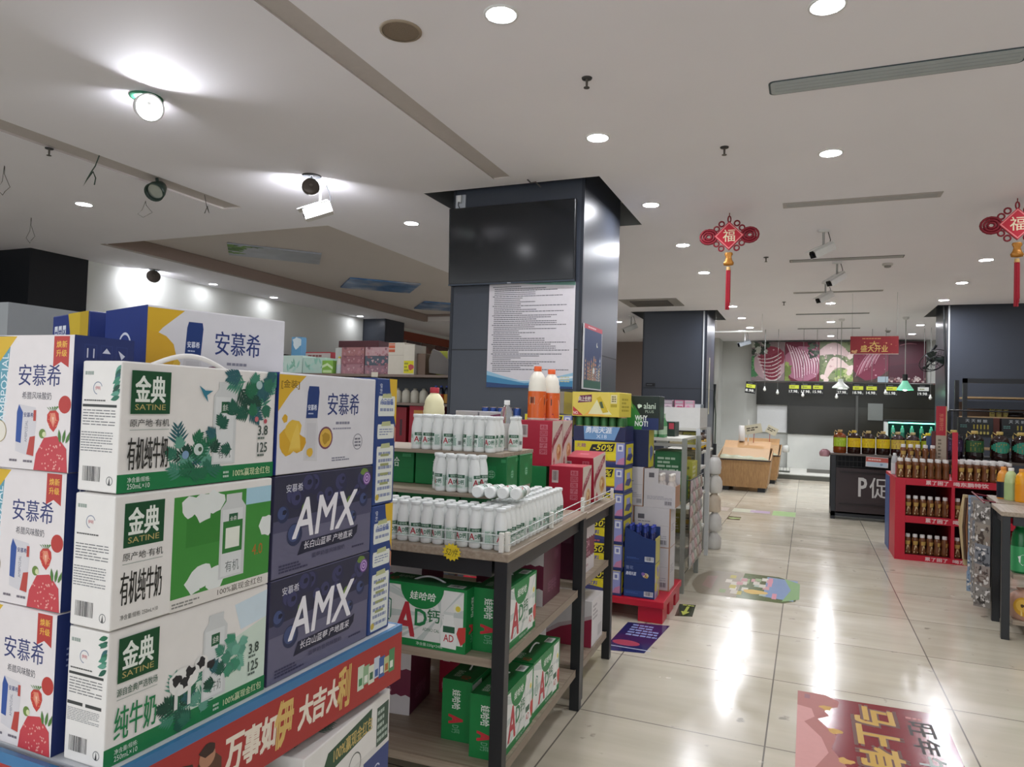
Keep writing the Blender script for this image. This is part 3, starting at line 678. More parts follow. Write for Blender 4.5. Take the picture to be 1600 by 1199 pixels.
def blueberry_carton(label):
    w, d, h = .31, .09, .1865; mb, f = carton(w, d, h, M('#66657e', .38)); A = f['front']; rnd = random.Random(5)
    A.poly([(0, .52), (1, .6), (1, .995), (0, .995)], '#2e2f46'); A.poly([(0, .45), (1, .45), (1, .62), (0, .56)], '#4c4c68')
    for i in range(16):
        u = rnd.uniform(.15, .93); v = rnd.uniform(.68, .9); r = rnd.uniform(.07, .12); A.circ(u, v, r, '#2a2b4a'); A.circ(u - .01, v + .02, r * .75, '#3d3f66'); A.blob(u, v + .02, r * .3, '#1c1d36', n=10, jag=.4)
    for u, v, r in [(.08, .62, .085), (.19, .4, .115), (.9, .62, .08), (.78, .45, .07)]:
        A.circ(u, v, r, '#2b3355'); A.circ(u - .008, v + .015, r * .75, '#42507c'); A.blob(u + .01, v + .02, r * .32, '#181c36', n=10, jag=.4)
    for u, v, a in [(.25, .6, 1), (.85, .93, .2), (.95, .9, 2.6), (.7, .62, .5)]: A.leaf(u, v, .14, a, .04, '#6d8a3e')
    A.text('安慕希', .1, .83, .25, .91, '#d8d9e4', bold=.01)
    A.text('AMX', .17, .36, .82, .75, '#eceaf0', bold=.022, shear=.18, slant=.0)
    A.circ(.93, .86, .075, '#7a4a9a'); A.ring(.93, .86, .06, .01, '#cdb8dc'); A.ring(.93, .86, .03, .012, '#cdb8dc')
    A.poly([(.22, .18), (.26, .31), (.8, .33), (.84, .35), (.83, .26), (.78, .2), (.3, .19)], '#1d2038'); A.text('长白山蓝莓 产地直采', .28, .225, .78, .305, '#e8e6ee', bold=.01, shear=.15)
    A.text('蓝莓奶昔风味酸奶', .36, .115, .7, .165, '#3c3b58'); A.dashes(.78, .09, .96, .125, 1, '#3c3b58', words=7); A.dashes(.06, .04, .32, .13, 3, '#3c3b58', words=9, fill=.6)
    f['left'].rect(0, 0, 1, 1, '#3c3b58')
    return tag(mb.build('yogurt_carton'), label, 'carton of yogurt')
for z, lab in [(.866, 'purple blueberry yogurt carton lying on the red and blue stand edge'), (1.0545, 'purple blueberry yogurt carton between another one and the mango carton')]:
    o = blueberry_carton(lab); o.location = (FX - .045, 1.171, z); o.rotation_euler = (0, 0, PI / 2)

def promo_carton(label):
    w, d, h = .084, .2, .2835; mb, f = carton(w, d, h, M('#24407e', .4)); A = f['front']
    A.poly([(.62, 1), (.72, .82), (.9, .7), (1, .62), (1, 1)], '#d9b22c'); A.poly([(.93, .62), (1, .6), (1, .48), (.95, .5)], '#c98a6a')
    A.text('伊利', .16, .88, .28, .96, '#dfe4f0', rot=90)
    for (v0, v1, n) in [(.7, .86, 2), (.52, .635, 3), (.02, .46, 7)]:
        A.poly([(.13, v0), (.9, v0), (.92, v0 + .02), (.92, v1 - .02), (.9, v1), (.13, v1), (.11, v1 - .02), (.11, v0 + .02)], '#dfe3dc'); A.dashes(.2, v0 + .025, .84, v1 - .03, n, '#8892b0', seed=n, words=4, fill=.45)
        A.poly([(.28, v1 - .015), (.75, v1 - .012), (.72, v1 + .025), (.32, v1 + .02)], '#b9bf8e')
    A.text('安慕希', .3, .875, .7, .9, '#2c4a8e', bold=.02); A.text('今日份暖', .22, .79, .82, .84, '#4a62a8', bold=.02)
    for i in range(4): A.rect(.3, .38 - i * .075, .7, .4 - i * .075, '#9aa06a')
    A.circ(.2, .06, .025, '#c9b24a')
    return tag(mb.build('yogurt_carton'), label, 'carton of yogurt')
for z, lab in [(.866, 'narrow blue yogurt carton standing on end, lower one at the stand corner'), (1.151, 'narrow blue yogurt carton standing on end, upper one at the stand corner')]:
    o = promo_carton(lab); o.location = (FX - .1, 1.372, z); o.rotation_euler = (0, 0, PI / 2)

def strawberry(ar, u, v, r, cut=False, seed=0, rot=0.0):
    k = ar.H / ar.W
    def P(x, y): return (u + (x * math.cos(rot) - y * math.sin(rot)) * r * k, v + (x * math.sin(rot) + y * math.cos(rot)) * r)
    ar.poly([P(*q) for q in [(0, -1.25), (.5, -.8), (.85, -.1), (.8, .5), (.4, .85), (-.4, .85), (-.8, .5), (-.85, -.1), (-.5, -.8)]], '#c43a34')
    if cut: ar.poly([P(*q) for q in [(0, -.8), (.45, 0), (.3, .6), (-.3, .6), (-.45, 0)]], '#e08a72'); ar.poly([P(*q) for q in [(0, -.5), (.15, .2), (-.15, .2)]], '#efc0a8')
    rnd = random.Random(seed)
    for i in range(14): a, b_ = rnd.uniform(-.65, .65), rnd.uniform(-.7, .65); ar.circ(*P(a, b_), r * .05, '#e8b06a', n=6)
    for a in (-.9, -.45, 0, .45, .9): ar.poly([P(a * .3, .75), P(a * .8 - .12, 1.25), P(a * .8 + .12, 1.15)], '#4f7d3a')
def strawberry_carton(label):
    w, d, h = .19, .1, .199; mb, f = carton(w, d, h, M('#e6e0e0', .4)); A = f['front']
    A.poly([(0, 1), (0, 0), (.2, 0), (.3, .62), (.33, .99)], '#2f5f8e'); A.poly([(0, .9), (0, .3), (.24, .3), (.3, .7), (.33, .9)], '#5f9db0'); A.poly([(.0, .25), (0, 0), (.2, 0), (.22, .3)], '#24407e')
    A.poly([(.29, .99), (.26, .6), (.19, 0), (1, 0), (1, .99)], '#e6e0e0')
    A.text('AMBPOΣIAL', .19, .34, .27, .86, '#dfe8ee', bold=.005, rot=-90)
    A.poly([(0, .99), (0, .68), (.12, .75), (.36, .99)], '#d9b22c'); A.rect(0, .82, .14, .97, '#c98a2a'); 
    A.poly([(.78, .99), (.95, .99), (.95, .76), (.865, .8), (.78, .76)], '#b83a34'); A.text('焕新升级', .8, .84, .93, .96, '#e8c06a') if False else (A.text('焕新', .81, .905, .925, .955, '#e8b84a', bold=.02), A.text('升级', .81, .84, .925, .89, '#e8b84a', bold=.02))
    A.text('安慕希', .4, .62, .87, .78, '#2c3670', bold=.012); A.text('希腊风味酸奶', .45, .52, .78, .575, '#3a3a48', bold=.008)
    A.poly([(.4, .13), (.6, .09), (.63, .4), (.61, .46), (.42, .48), (.4, .43)], '#d5d2d6'); A.poly([(.4, .2), (.46, .19), (.47, .42), (.42, .48), (.4, .42)], '#2a4f9a'); A.text('安慕希', .48, .385, .59, .42, '#2c3670', bold=.02); A.text('AMBPOΣIAL', .5, .2, .53, .36, '#77788a', rot=-90)
    A.poly([(.53, .11), (.61, .1), (.62, .25), (.56, .24)], '#b8453c'); A.rect(.59, .36, .62, .44, '#b8453c')
    A.circ(.93, .49, .065, '#b83a34'); strawberry(A, .81, .38, .075, True, 1, .1); A.circ(.7, .27, .035, '#6d8a3e'); A.circ(.72, .265, .02, '#d8dcb0')
    A.poly([(.62, .0), (.99, .0), (.97, .17), (.86, .26), (.72, .24), (.64, .12)], '#c4414a')
    rnd = random.Random(3)
    for i in range(40): A.circ(rnd.uniform(.68, .94), rnd.uniform(.01, .2), .007, '#e8a8a0', n=6)
    for a in (-.03, .0, .03): A.leaf(.93 + a, .21, .1, 1.4 - a * 12, .015, '#4f7d3a')
    A.dashes(.34, .045, .44, .075, 1, '#77707a', words=3); A.dashes(.5, .045, .62, .075, 1, '#77707a', words=3)
    A.circ(.2, .27, .085, '#e6e0d4'); A.ring(.2, .27, .085, .006, '#b0a070'); A.text('35', .13, .25, .2, .29, '#a09060')
    B = f['right']; B.rect(0, 0, 1, 1, '#1f2f68')
    for i, x in enumerate((.16, .42, .68)):
        B.rect(x, .8, x + .2, .94, '#2b3b76'); B.rect(x + .012, .806, x + .188, .934, '#1f2f68'); 
    B.rect(.2, .84, .22, .91, '#d0d4e2'); B.rect(.3, .84, .32, .91, '#d0d4e2'); B.poly([(.45, .88), (.59, .88), (.52, .92)], '#d0d4e2'); B.poly([(.72, .91), (.84, .87), (.78, .84)], '#d0d4e2')
    B.dashes(.16, .6, .8, .76, 4, '#8a94ba', seed=2, words=6, fill=.35)
    return tag(mb.build('yogurt_carton'), label, 'carton of yogurt')
for i, (z, j, lab) in enumerate([(.866, 0, 'white strawberry yogurt carton at the left edge, bottom of its stack'), (1.0665, .004, 'white strawberry yogurt carton at the left edge, middle of its stack'), (1.267, .0, 'white strawberry yogurt carton at the left edge, top of its stack')]):
    o = strawberry_carton(lab); o.location = (-1.072 - j, .742 + j, z); o.rotation_euler = (0, 0, -.015 + .02 * i)
# blue and yellow carton seen behind, and the ones carrying the upper row
w, d, h = .2, .2, .187; mb, f = carton(w, d, h, M('#2a3a7c', .4)); A = f['front']
A.poly([(.6, 0), (.8, 0), (.8, 1), (.45, 1), (.52, .8), (.56, .3)], '#c9ac30'); A.rect(.78, 0, 1, 1, '#b89a28'); A.rect(.75, .6, 1, .64, '#7a6518')
for i in range(3): A.rect(.07 + i * .12, .62, .16 + i * .12, .88, '#dfe3ec'); A.text('安慕希'[i], .08 + i * .12, .66, .15 + i * .12, .84, '#2a3a7c', bold=.02)
A.dashes(.06, .3, .4, .58, 5, '#aab2d0', words=6, fill=.4)
o = tag(mb.build('yogurt_carton', None, (-1.335, 1.055, 1.352), -ang), 'blue yogurt carton with a yellow side, top row beside the black pillar', 'carton of yogurt')
for x, y, wd, lab in [(-1.09, 1.035, .0, 'under the large pale carton'), (-1.335, 1.055, 0, 'under the blue and yellow carton')]:
    for k in range(3):
        mb, f = carton(.187 if x > -1.2 else .2, .25 if x > -1.2 else .2, .161, M('#24407e', .4)); f['front'].text('安慕希', .2, .4, .8, .7, '#dfe4f0')
        P_ = (c.x, c.y) if x > -1.2 else (x, y)
        tag(mb.build('yogurt_carton', None, (P_[0], P_[1], .866 + k * .162), -ang), 'blue yogurt carton %s, %s from the tray' % (lab, ORD[k]), 'carton of yogurt')

# the stand
st = thing('promotion_stand', 'red and blue promotional stand carrying the milk and yogurt cartons', 'display stand', (-1.2, 1.06, 0))
def L3(p): return (p[0] + 1.2, p[1] - 1.06, p[2])
b = MB(); b.box(L3((-1.56, .69, .852)), L3((-.872, 1.438, .8655)), M('#c9ccd0', .5)); b.build('tray', st)
b = MB()
blue = M('#3f78a8', .35, noise=.15, scale=12); redm = M('#a8322f', .42)
x0, x1, y0, y1 = -1.58, -.862, .672, 1.442
for A0, B0 in [((x1 - .008, y0, .741), (x1, y1, .866)), ((x0, y0, .741), (x1 - .008, y0 + .008, .866)), ((x0, y1 - .008, .741), (x1 - .008, y1, .866)), ((x0, y0 + .008, .741), (x0 + .008, y1 - .008, .866))]:
    b.box(L3(A0), L3((B0[0], B0[1], .85)), redm); b.box(L3((A0[0], A0[1], .85)), L3(B0), blue)
ar = Art(b, lambda u, v, e: L3((x1 + e, y0 + u * (y1 - y0), .741 + v * .11)), y1 - y0, .11)
cream = M('#ece0cf', .45)
for ch, ua, ub, cl in [('万', .296, .352, cream), ('事', .352, .405, cream), ('如', .406, .455, cream), ('伊', .452, .512, M('#d8b56a', .4)), ('大', .533, .585, cream), ('吉', .588, .638, cream), ('大', .642, .69, cream), ('利', .688, .742, M('#d8b56a', .4))]:
    ar.text(ch, ua, .24 if ch != '利' and ch != '伊' else .16, ub, .76 if ch not in '利伊' else .88, cl, bold=.045, shear=.12)
rnd = random.Random(11)
for i in range(7):
    u = .775 + i * .026; ar.rect(u, .28 + .05 * (i % 2), u + .03, .74 - .05 * (i % 3), ['#c9d8c4', '#8fb08a', '#d8dcc9', '#c4ccd8', '#3f5f9a', '#b8bf8a', '#4f8a5a'][i]); ar.rect(u + .006, .36, u + .022, .5, ['#4f8a5a', '#dfe4d8', '#3f6a4a', '#3f5f9a', '#dfe4ec', '#b06a3a', '#dfe4d8'][i])
for i, (u, v) in enumerate([(.06, .5), (.13, .6), (.19, .55), (.25, .68), (.1, .35), (.22, .35)]):   # printed family group
    ar.blob(u, v - .25, .3, ['#8a3a2e', '#a85a44', '#6e2a26', '#5a3a2a', '#a84a3a', '#7a3a30'][i], jag=.15, seed=i); ar.circ(u, v, .15, '#b58468'); ar.blob(u, v + .1, .15, '#3a2620', jag=.15, ry=.09, seed=i)
ar.circ(.17, .15, .18, '#d8dce8'); ar.ring(.17, .15, .16, .03, '#3f5f9a')
ar = Art(b, lambda u, v, e: L3((x0 + u * (x1 - x0), y0 - e, .741 + v * .11)), x1 - x0, .11)
ar.rect(.6, .0, .66, .75, '#24407e')
for i in range(6): ar.rect(.67 + i * .035, 0, .7 + i * .035, .42 - .03 * i, ['#d8dcd4', '#cfd4cc'][i % 2]); ar.rect(.675 + i * .035, .1, .69 + i * .035, .25, '#4f8a5a')
b.build('header_band', st)
b = MB(); b.box(L3((-1.55, .70, .0)), L3((-.9, 1.43, .1)), M('#7a2a2a', .5)); b.box(L3((-1.55, .70, .43)), L3((-.875, 1.43, .45)), M('#7a2a2a', .5))
b.build('lower_tray', st)
for px in (-1.54, -1.13):
    for py in (.71, 1.40): b = MB(); b.box(L3((px, py, .1)), L3((px + .03, py + .02, .43)), dark_p); b.box(L3((px, py, .45)), L3((px + .03, py + .02, .852)), dark_p); b.build('post', st)
# cartons on the lower tray
w, d, h = .352, .17, .268; mb, f = carton(w, d, h, M('#e4e2de', .4)); A = f['front']; rnd = random.Random(4)
A.rect(0, 0, 1, .62, '#d8d6d2'); A.rect(.66, 0, 1, .56, '#2c3f7c'); A.rect(.4, 0, .5, .45, '#2b2b30'); A.rect(.5, 0, .65, .5, '#a8606a'); A.ring(.84, .4, .06, .012, '#c9d0e4', a0=.5, a1=5)
for i in range(9): A.blob(.75 + .05 * (i % 5), .1 + .07 * (i % 3), .03, '#8f9cc4', jag=.4, seed=i)
A.poly([(.12, .66), (.24, .9), (.75, .96), (.74, .8), (.3, .75), (.2, .62)], '#1f4a30'); A.text('100%赢现金红包', .3, .79, .76, .9, '#c2ab64', bold=.02); A.ring(.55, .62, .1, .01, '#5a5f5c'); A.rect(.82, .6, .98, .92, '#2f4a3c'); A.dashes(.83, .62, .97, .9, 5, '#a8b8ac', words=4)
T = f['top']; T.poly([(.6, .3), (.95, .3), (.95, .8), (.62, .8)], '#234a34'); T.poly([(.7, .4), (.85, .55), (.72, .7)], '#e4e8e2')
for i in range(12): T.frond(rnd.uniform(.1, .5), rnd.uniform(.2, .9), .16, rnd.uniform(0, 6), '#6f8f82', n=4, wd=.03)
tag(mb.build('milk_carton', None, (-.947, 1.247, .4505), PI / 2 + .105), 'white milk carton below the red band, beside the soda carton', 'carton of milk')
w, d, h = .22, .17, .262; mb, f = carton(w, d, h, M('#e2dfd8', .4)); A = f['front']; A.rect(.72, .2, 1, .94, '#d9a62c'); A.ring(.45, .8, .12, .012, '#44484a'); A.rect(.1, .1, .6, .5, '#3f7f4a'); A.dashes(.1, .55, .6, .7, 3, '#77787a')
tag(mb.build('milk_carton', None, (-.955, .915, .4505), PI / 2), 'white and yellow carton peeking out below the red band, nearest to us', 'carton of milk')
# grey crate behind
b = MB(); g = M('#8e9294', .5); gx0, gx1, gy0, gy1, gz0, gz1 = -2.2, -1.705, 1.05, 1.45, 1.25, 1.585
for A0, B0 in [((gx0, gy0, gz0), (gx1, gy0 + .02, gz1 - .075)), ((gx0, gy0, gz1 - .02), (gx1, gy0 + .02, gz1)), ((gx1 - .055, gy0, gz1 - .075), (gx1, gy0 + .02, gz1 - .02)), ((gx0, gy0, gz1 - .075), (gx0 + .055, gy0 + .02, gz1 - .02)), ((gx0, gy1 - .02, gz0), (gx1, gy1, gz1)), ((gx0, gy0 + .02, gz0), (gx0 + .02, gy1 - .02, gz1)), ((gx1 - .02, gy0 + .02, gz0), (gx1, gy1 - .02, gz1)), ((gx0, gy0, gz0), (gx1, gy1, gz0 + .02))]: b.box(A0, B0, g)
tag(b.build('plastic_crate'), 'grey plastic crate with a handle slot at the far left edge', 'crate')
t = thing('storage_cabinet', 'black storage cabinet carrying the grey crate at the left edge', 'cabinet', (-1.95, 1.3, 0))
b = MB(); b.box((-.27, -.25, .05), (.27, .2, 1.249), dark_p); b.build('body', t); b = MB(); b.box((-.26, -.265, .06), (.26, -.251, 1.24), M('#1b1d20', .4)); b.build('door', t)

# ------------------------------------------------------------------ wooden tables with drinks
woodm = wood_mat('#8d7d6c', '#a99b89', 0, .45); woody = wood_mat('#8d7d6c', '#a99b89', 1, .45); blk = M('#1d1f22', .4)
class TR:
    def __init__(s, x, y, rz): s.x = x; s.y = y; s.rz = rz; s.c = math.cos(rz); s.s = math.sin(rz)
    def __call__(s, x, y, z=0): return (s.x + x * s.c - y * s.s, s.y + x * s.s + y * s.c, z)
def shelf_table(label, tr, w, d, top, shelves, name='display_table', rails=True):
    """origin at the front right corner; w runs to the left, d away"""
    t = thing(name, label, 'table', tr(0, 0, 0), tr.rz)
    b = MB(); b.box((-w, 0, top - .028), (0, d, top), woody, .003); b.build('table_top', t)
    for px in (-w + .004, -.049):
        for py in (.004, d - .049): b = MB(); b.box((px, py, 0), (px + .045, py + .045, top - .028), blk, .002); b.build('leg', t)
    b = MB(); z0, z1 = top - .085, top - .028
    b.box((-w + .065, .022, z0), (-.065, .055, z1), blk); b.box((-w + .065, d - .055, z0), (-.065, d - .022, z1), blk); b.box((-.055, .065, z0), (-.022, d - .065, z1), blk); b.box((-w + .022, .065, z0), (-w + .055, d - .065, z1), blk); b.build('frame', t)
    for z in shelves:
        b = MB(); b.box((-w + .066, .022, z - .028), (-.022, .0645 + d - .132, z), woodm); b.box((-.0219, .066, z - .03), (-.018, d - .066, z + .002), M('#8a7c6c', .5)); b.build('shelf_board', t)
    return t
T1 = TR(-.884, 2.125, .048)
tb = shelf_table('wooden black-legged table stacked with white milk bottles', T1, 1.08, 1.06, .9, (.548, .19))
# guard rails
acr = M('#cfd6d4', .15); clip = M('#e4e2da', .4)
b = MB()
for z in (.925, .955): b.tube([(-1.06, .012, z), (-.02, .012, z)], .0022, acr, 6)
b.build('guard_rail', tb)
b = MB()
for z in (.925, .955): b.tube([(-.012, .03, z), (-.012, 1.04, z)], .0022, acr, 6)
b.build('guard_rail', tb)
for x, y in [(-.03, .006), (-.018, .03), (-1.07, .006), (-.018, 1.03), (-.018, .53), (-.53, .006)]:
    b = MB(); b.box((x - .008, y, .9), (x + .008, y + .014, .965), clip, .002); b.build('rail_clip', tb)

# white milk bottles
def make_bottle():
    b = MB(); b.lathe([(.018, 0), (.021, .003), (.0215, .01), (.0215, .08), (.0204, .09), (.0172, .107), (.0145, .117), (.0138, .128)], M('#e9ebe8', .3), 20)
    o = tag(b.build('milk_bottle'), 'white plastic milk bottle', 'milk bottle')
    r = .0217; b = MB(); H_ = .05; W_ = 2 * PI * r
    n = 24; vs = []; fs = []
    for i in range(n):
        a = 2 * PI * i / n
        for z in (.016, .066): vs.append((r * math.cos(a), r * math.sin(a), z))
    for i in range(n): j = (i + 1) % n; fs.append((2 * i, 2 * j, 2 * j + 1, 2 * i + 1))
    b.add(vs, fs, M('#dfe5e0', .35), True)
    fn = lambda u, v, e: ((r + .0003 + e) * math.sin(2 * PI * (u - .5)), -(r + .0003 + e) * math.cos(2 * PI * (u - .5)), .016 + v * H_)
    ar = Art(b, fn, W_, H_)
    for k in range(8):
        a = .34 + .04 * k; ar.rect(a, .76, a + .0405, 1.0, '#2c5e44')
    ar.text('娃哈哈', .4, .8, .6, .96, '#cfe0d2', bold=.01)
    ar.text('A', .33, .26, .47, .68, '#b8323e', bold=.03); ar.text('D钙', .48, .3, .64, .62, '#2c6e50', bold=.03)
    ar.dashes(.38, .04, .62, .22, 3, '#8fb8a0', words=6)
    ar.dashes(.68, .1, .82, .9, 8, '#6f9f86', words=3, fill=.6); ar.barcode(.86, .1, .98, .5, '#3a3f3c'); ar.dashes(.02, .1, .16, .9, 8, '#7fb095', words=3, fill=.6); ar.rect(.18, .1, .3, .9, '#b9d4c4'); ar.dashes(.19, .55, .29, .85, 4, '#5f8f76', words=2)
    b.build('label', o)
    b = MB(); b.lathe([(.0155, .1255), (.0168, .128), (.017, .136), (.0155, .1385), (.004, .139)], M('#e1e4e2', .3, noise=.02), 20); b.build('foil_cap', o)
    return o
bottle0 = make_bottle(); nb_used = [False]
def milk_bottle(p, rz, label, rot=None, group='white milk bottles'):
    if not nb_used[0]:
        nb_used[0] = True; bottle0.location = p; bottle0.rotation_euler = rot or (0, 0, rz); bottle0['label'] = label; bottle0['group'] = group; return bottle0
    return dup(bottle0, p, rz, label, group, rot)
rnd = random.Random(21)
def face(): return rnd.choice([rnd.gauss(.35, .3), rnd.gauss(.35, .4), rnd.uniform(0, 6.3)])
# on the table top: three rows along the front, three columns along the right side
for r in range(3):
    n = 14 if r == 0 else 12
    for i in range(n):
        x = -.048 - i * .0455 - (.135 if r > 0 else 0); y = .05 + r * .0455
        milk_bottle(T1(x, y, .9005), face(), 'white milk bottle, %s from the table corner in the %s front row' % (ORD[i], ORD[r]))
for c_ in range(3):
    for i in range(15):
        if c_ and i < 0: continue
        x = -.048 - c_ * .0455; y = .05 + .0455 * (i + 1)
        milk_bottle(T1(x, y, .9005), face() + .6, 'white milk bottle, %s behind the corner in the %s row along the right rail' % (ORD[i], ORD[c_]))
# green cartons and boards that make the steps
def green_carton(label, w, d, h, front_text=True):
    mb, f = carton(w, d, h, M('#14733a', .4)); rr = random.Random(int(w * 1000))
    for k in ('front', 'right'):
        A = f[k]
        if front_text and k == 'front': A.text('娃哈哈', .3, .5, .75, .8, '#dfe8e0', bold=.01)
        else: A.rect(.35, .3, .65, .7, '#1a7f44'); A.ring(.5, .45, .12, .015, '#8fc0a0'); A.dashes(.43, .35, .57, .55, 3, '#8fc0a0', words=2)
        A.rect(.02, .47, .98, .475, '#0f5f30'); A.rect(.8, .82, .95, .92, '#3f9a60')
    return tag(mb.build('milk_carton'), label, 'carton of milk')
def put(o, tr, x, y, z, rz=0.0): o.location = tr(x, y, z); o.rotation_euler = (0, 0, tr.rz + rz); return o
for i, x in enumerate((-.97, -.70, -.43)):
    put(green_carton('green milk carton under the middle step board, %s from the left' % ORD[i], .262, .4, .137), T1, x, .47, .9005)
put(green_carton('green milk carton under the right end of the middle step', .118, .4, .137), T1, -.235, .47, .9005)
for i, x in enumerate((-.97, -.70, -.43)):
    put(green_carton('green milk carton under the upper step board, %s from the left' % ORD[i], .262, .3, .128), T1, x, .56, 1.0535)
put(green_carton('green milk carton with a seal mark at the right end of the upper step, nearer', .13, .12, .128, False), T1, -.2255, .46, 1.0535)
put(green_carton('green milk carton with a seal mark at the right end of the upper step, farther', .13, .16, .128, False), T1, -.2255, .63, 1.0535)
b = MB(); b.box((-1.1, .235, 0), (-.165, .70, .014), woodm); tag(b.build('step_board', None, T1(0, 0, 1.0382), T1.rz), 'grey brown board forming the middle step under the bottles', 'board')
b = MB(); b.box((-1.1, .355, 0), (-.165, .73, .014), woodm); tag(b.build('step_board', None, T1(0, 0, 1.182), T1.rz), 'grey brown board forming the top step under the bottles', 'board')
for r in range(3):
    for i in range(8):
        x = -.225 - i * .0455; y = .38 + r * .0455
        milk_bottle(T1(x, y, 1.1965), face() + .1, 'white milk bottle, %s from the right in the %s row of the top step' % (ORD[i], ORD[r]))
for i in range(2):
    milk_bottle(T1(-.16, .50 + i * .06, 1.1825) if False else T1(-.185, .53 + i * .0455, 1.1965), face(), 'white milk bottle beside the clear water bottle on the top step, %s from front' % ORD[i])
for r in range(2):
    for i in range(5 if r else 4):
        milk_bottle(T1(-.238 - i * .0455 + (.012 * r), .262 + r * .0455, 1.0525), face(), 'white milk bottle, %s from the right in the %s row of the middle step' % (ORD[i], ORD[r]))
for i in range(4):
    milk_bottle(T1(-.172 + i * .0455, .13 + .006 * i, 1.0755), 0, 'white milk bottle lying bottom first on the others, %s from the left' % ORD[i], rot=(-PI / 2, .4 * i, T1.rz + .05), group='lying milk bottles')

# drinks and boxes on the top step
def juice_bottle(label, h, r, body, cap, label_col, name='drink_bottle', art=None, cat='drink bottle', glass=False):
    t = thing(name, label, cat)
    k = h / .3
    prof = [(r * .9, 0), (r, .01 * k), (r * .97, .06 * k), (r, .075 * k), (r, .15 * k), (r * .97, .165 * k), (r, .178 * k), (r * .95, .19 * k), (r * .97, .2 * k), (r * .87, .215 * k), (r * .88, .228 * k), (r * .7, .25 * k), (r * .46, .266 * k), (r * .36, .272 * k), (r * .36, .283 * k)]
    b = MB(); b.lathe(prof, body, 22); b.build('bottle', t)
    b = MB(); b.lathe([(r * .43, .272 * k), (r * .43, .297 * k), (r * .38, .3 * k)], cap, 18); b.build('cap', t)
    if label_col:
        rr = r * 1.008; b = MB(); n = 26; vs = []; fs = []; z0, z1 = .012 * k, .16 * k
        for i in range(n):
            a = 2 * PI * i / n
            for z in (z0, z1): vs.append((rr * math.cos(a), rr * math.sin(a), z))
        for i in range(n): j = (i + 1) % n; fs.append((2 * i, 2 * j, 2 * j + 1, 2 * i + 1))
        b.add(vs, fs, label_col, True)
        if art:
            fn = lambda u, v, e: ((rr + .0004 + e) * math.sin(2 * PI * (u - .5)), -(rr + .0004 + e) * math.cos(2 * PI * (u - .5)), z0 + v * (z1 - z0))
            art(Art(b, fn, 2 * PI * rr, z1 - z0))
        b.build('label', t)
    return t
def seat(t, p, rz=0.0): t.location = p; t.rotation_euler = (0, 0, rz); return t
seat(juice_bottle('round yellow drink bottle with red cap behind the top row of milk', .25, .046, M('#e9e2b8', .35), M('#b02a38', .4), M('#d8c04a', .4)), T1(-.555, .55, 1.1965), .3)
def wart(ar): ar.rect(.3, .1, .75, .95, '#d8d4d2'); ar.poly([(.45, .5), (.6, .7), (.72, .3), (.55, .2)], '#b8384a'); ar.barcode(.2, .1, .32, .6, '#3a3a3a', '#d8d4d2')
seat(juice_bottle('clear water bottle with white cap and pink label on the top step', .205, .028, M('#dfe6e6', .05, trans=.9, noise=0, ior=1.33), M('#e8e8e6', .4), M('#d2cecb', .35), 'water_bottle', wart), T1(-.24, .59, 1.1965), .3)
for i, (x, lab) in enumerate([(-.445, 'pale grey small box behind the top row of milk, left one'), (-.335, 'pale grey small box with a purple print behind the milk, right one')]):
    mb, f = carton(.105, .07, .155, M('#b9b6ba', .4)); f['front'].poly([(.6, .5), (.9, .65), (.95, .95), (.5, .9)], '#7a3a5a') if i else f['front'].poly([(.7, .75), (.9, .8), (.85, .9)], '#7a3a5a'); f['front'].rect(.05, .1, .4, .9, '#c8c6c8')
    put(tag(mb.build('drink_box'), lab, 'drink box'), T1, x, .68, 1.1965)
# price star
def star(label, p, txt, r=.027):
    b = MB(); pts = []
    for i in range(28): q = r * (1.0 if i % 2 else .78); a = 2 * PI * i / 28; pts.append((q * math.cos(a) * 1.15, q * math.sin(a)))
    b.prism_axis(pts, 0, .002, M('#e3c92c', .5), 'y'); fn = lambda u, v, e: ((u - .5) * 2 * r, -e, (v - .5) * 2 * r); ar = Art(b, fn, 2 * r, 2 * r)
    ar.text(txt, .12, .28, .9, .72, '#5a5420', bold=.004, shear=.3)
    tag(b.build('price_star', None, p, T1.rz, rot=(0, .12, T1.rz)), label, 'price tag')
star('yellow starburst price tag stuck on the front edge of the milk table', T1(-.2, -.0035, .888), '52/件', .03)

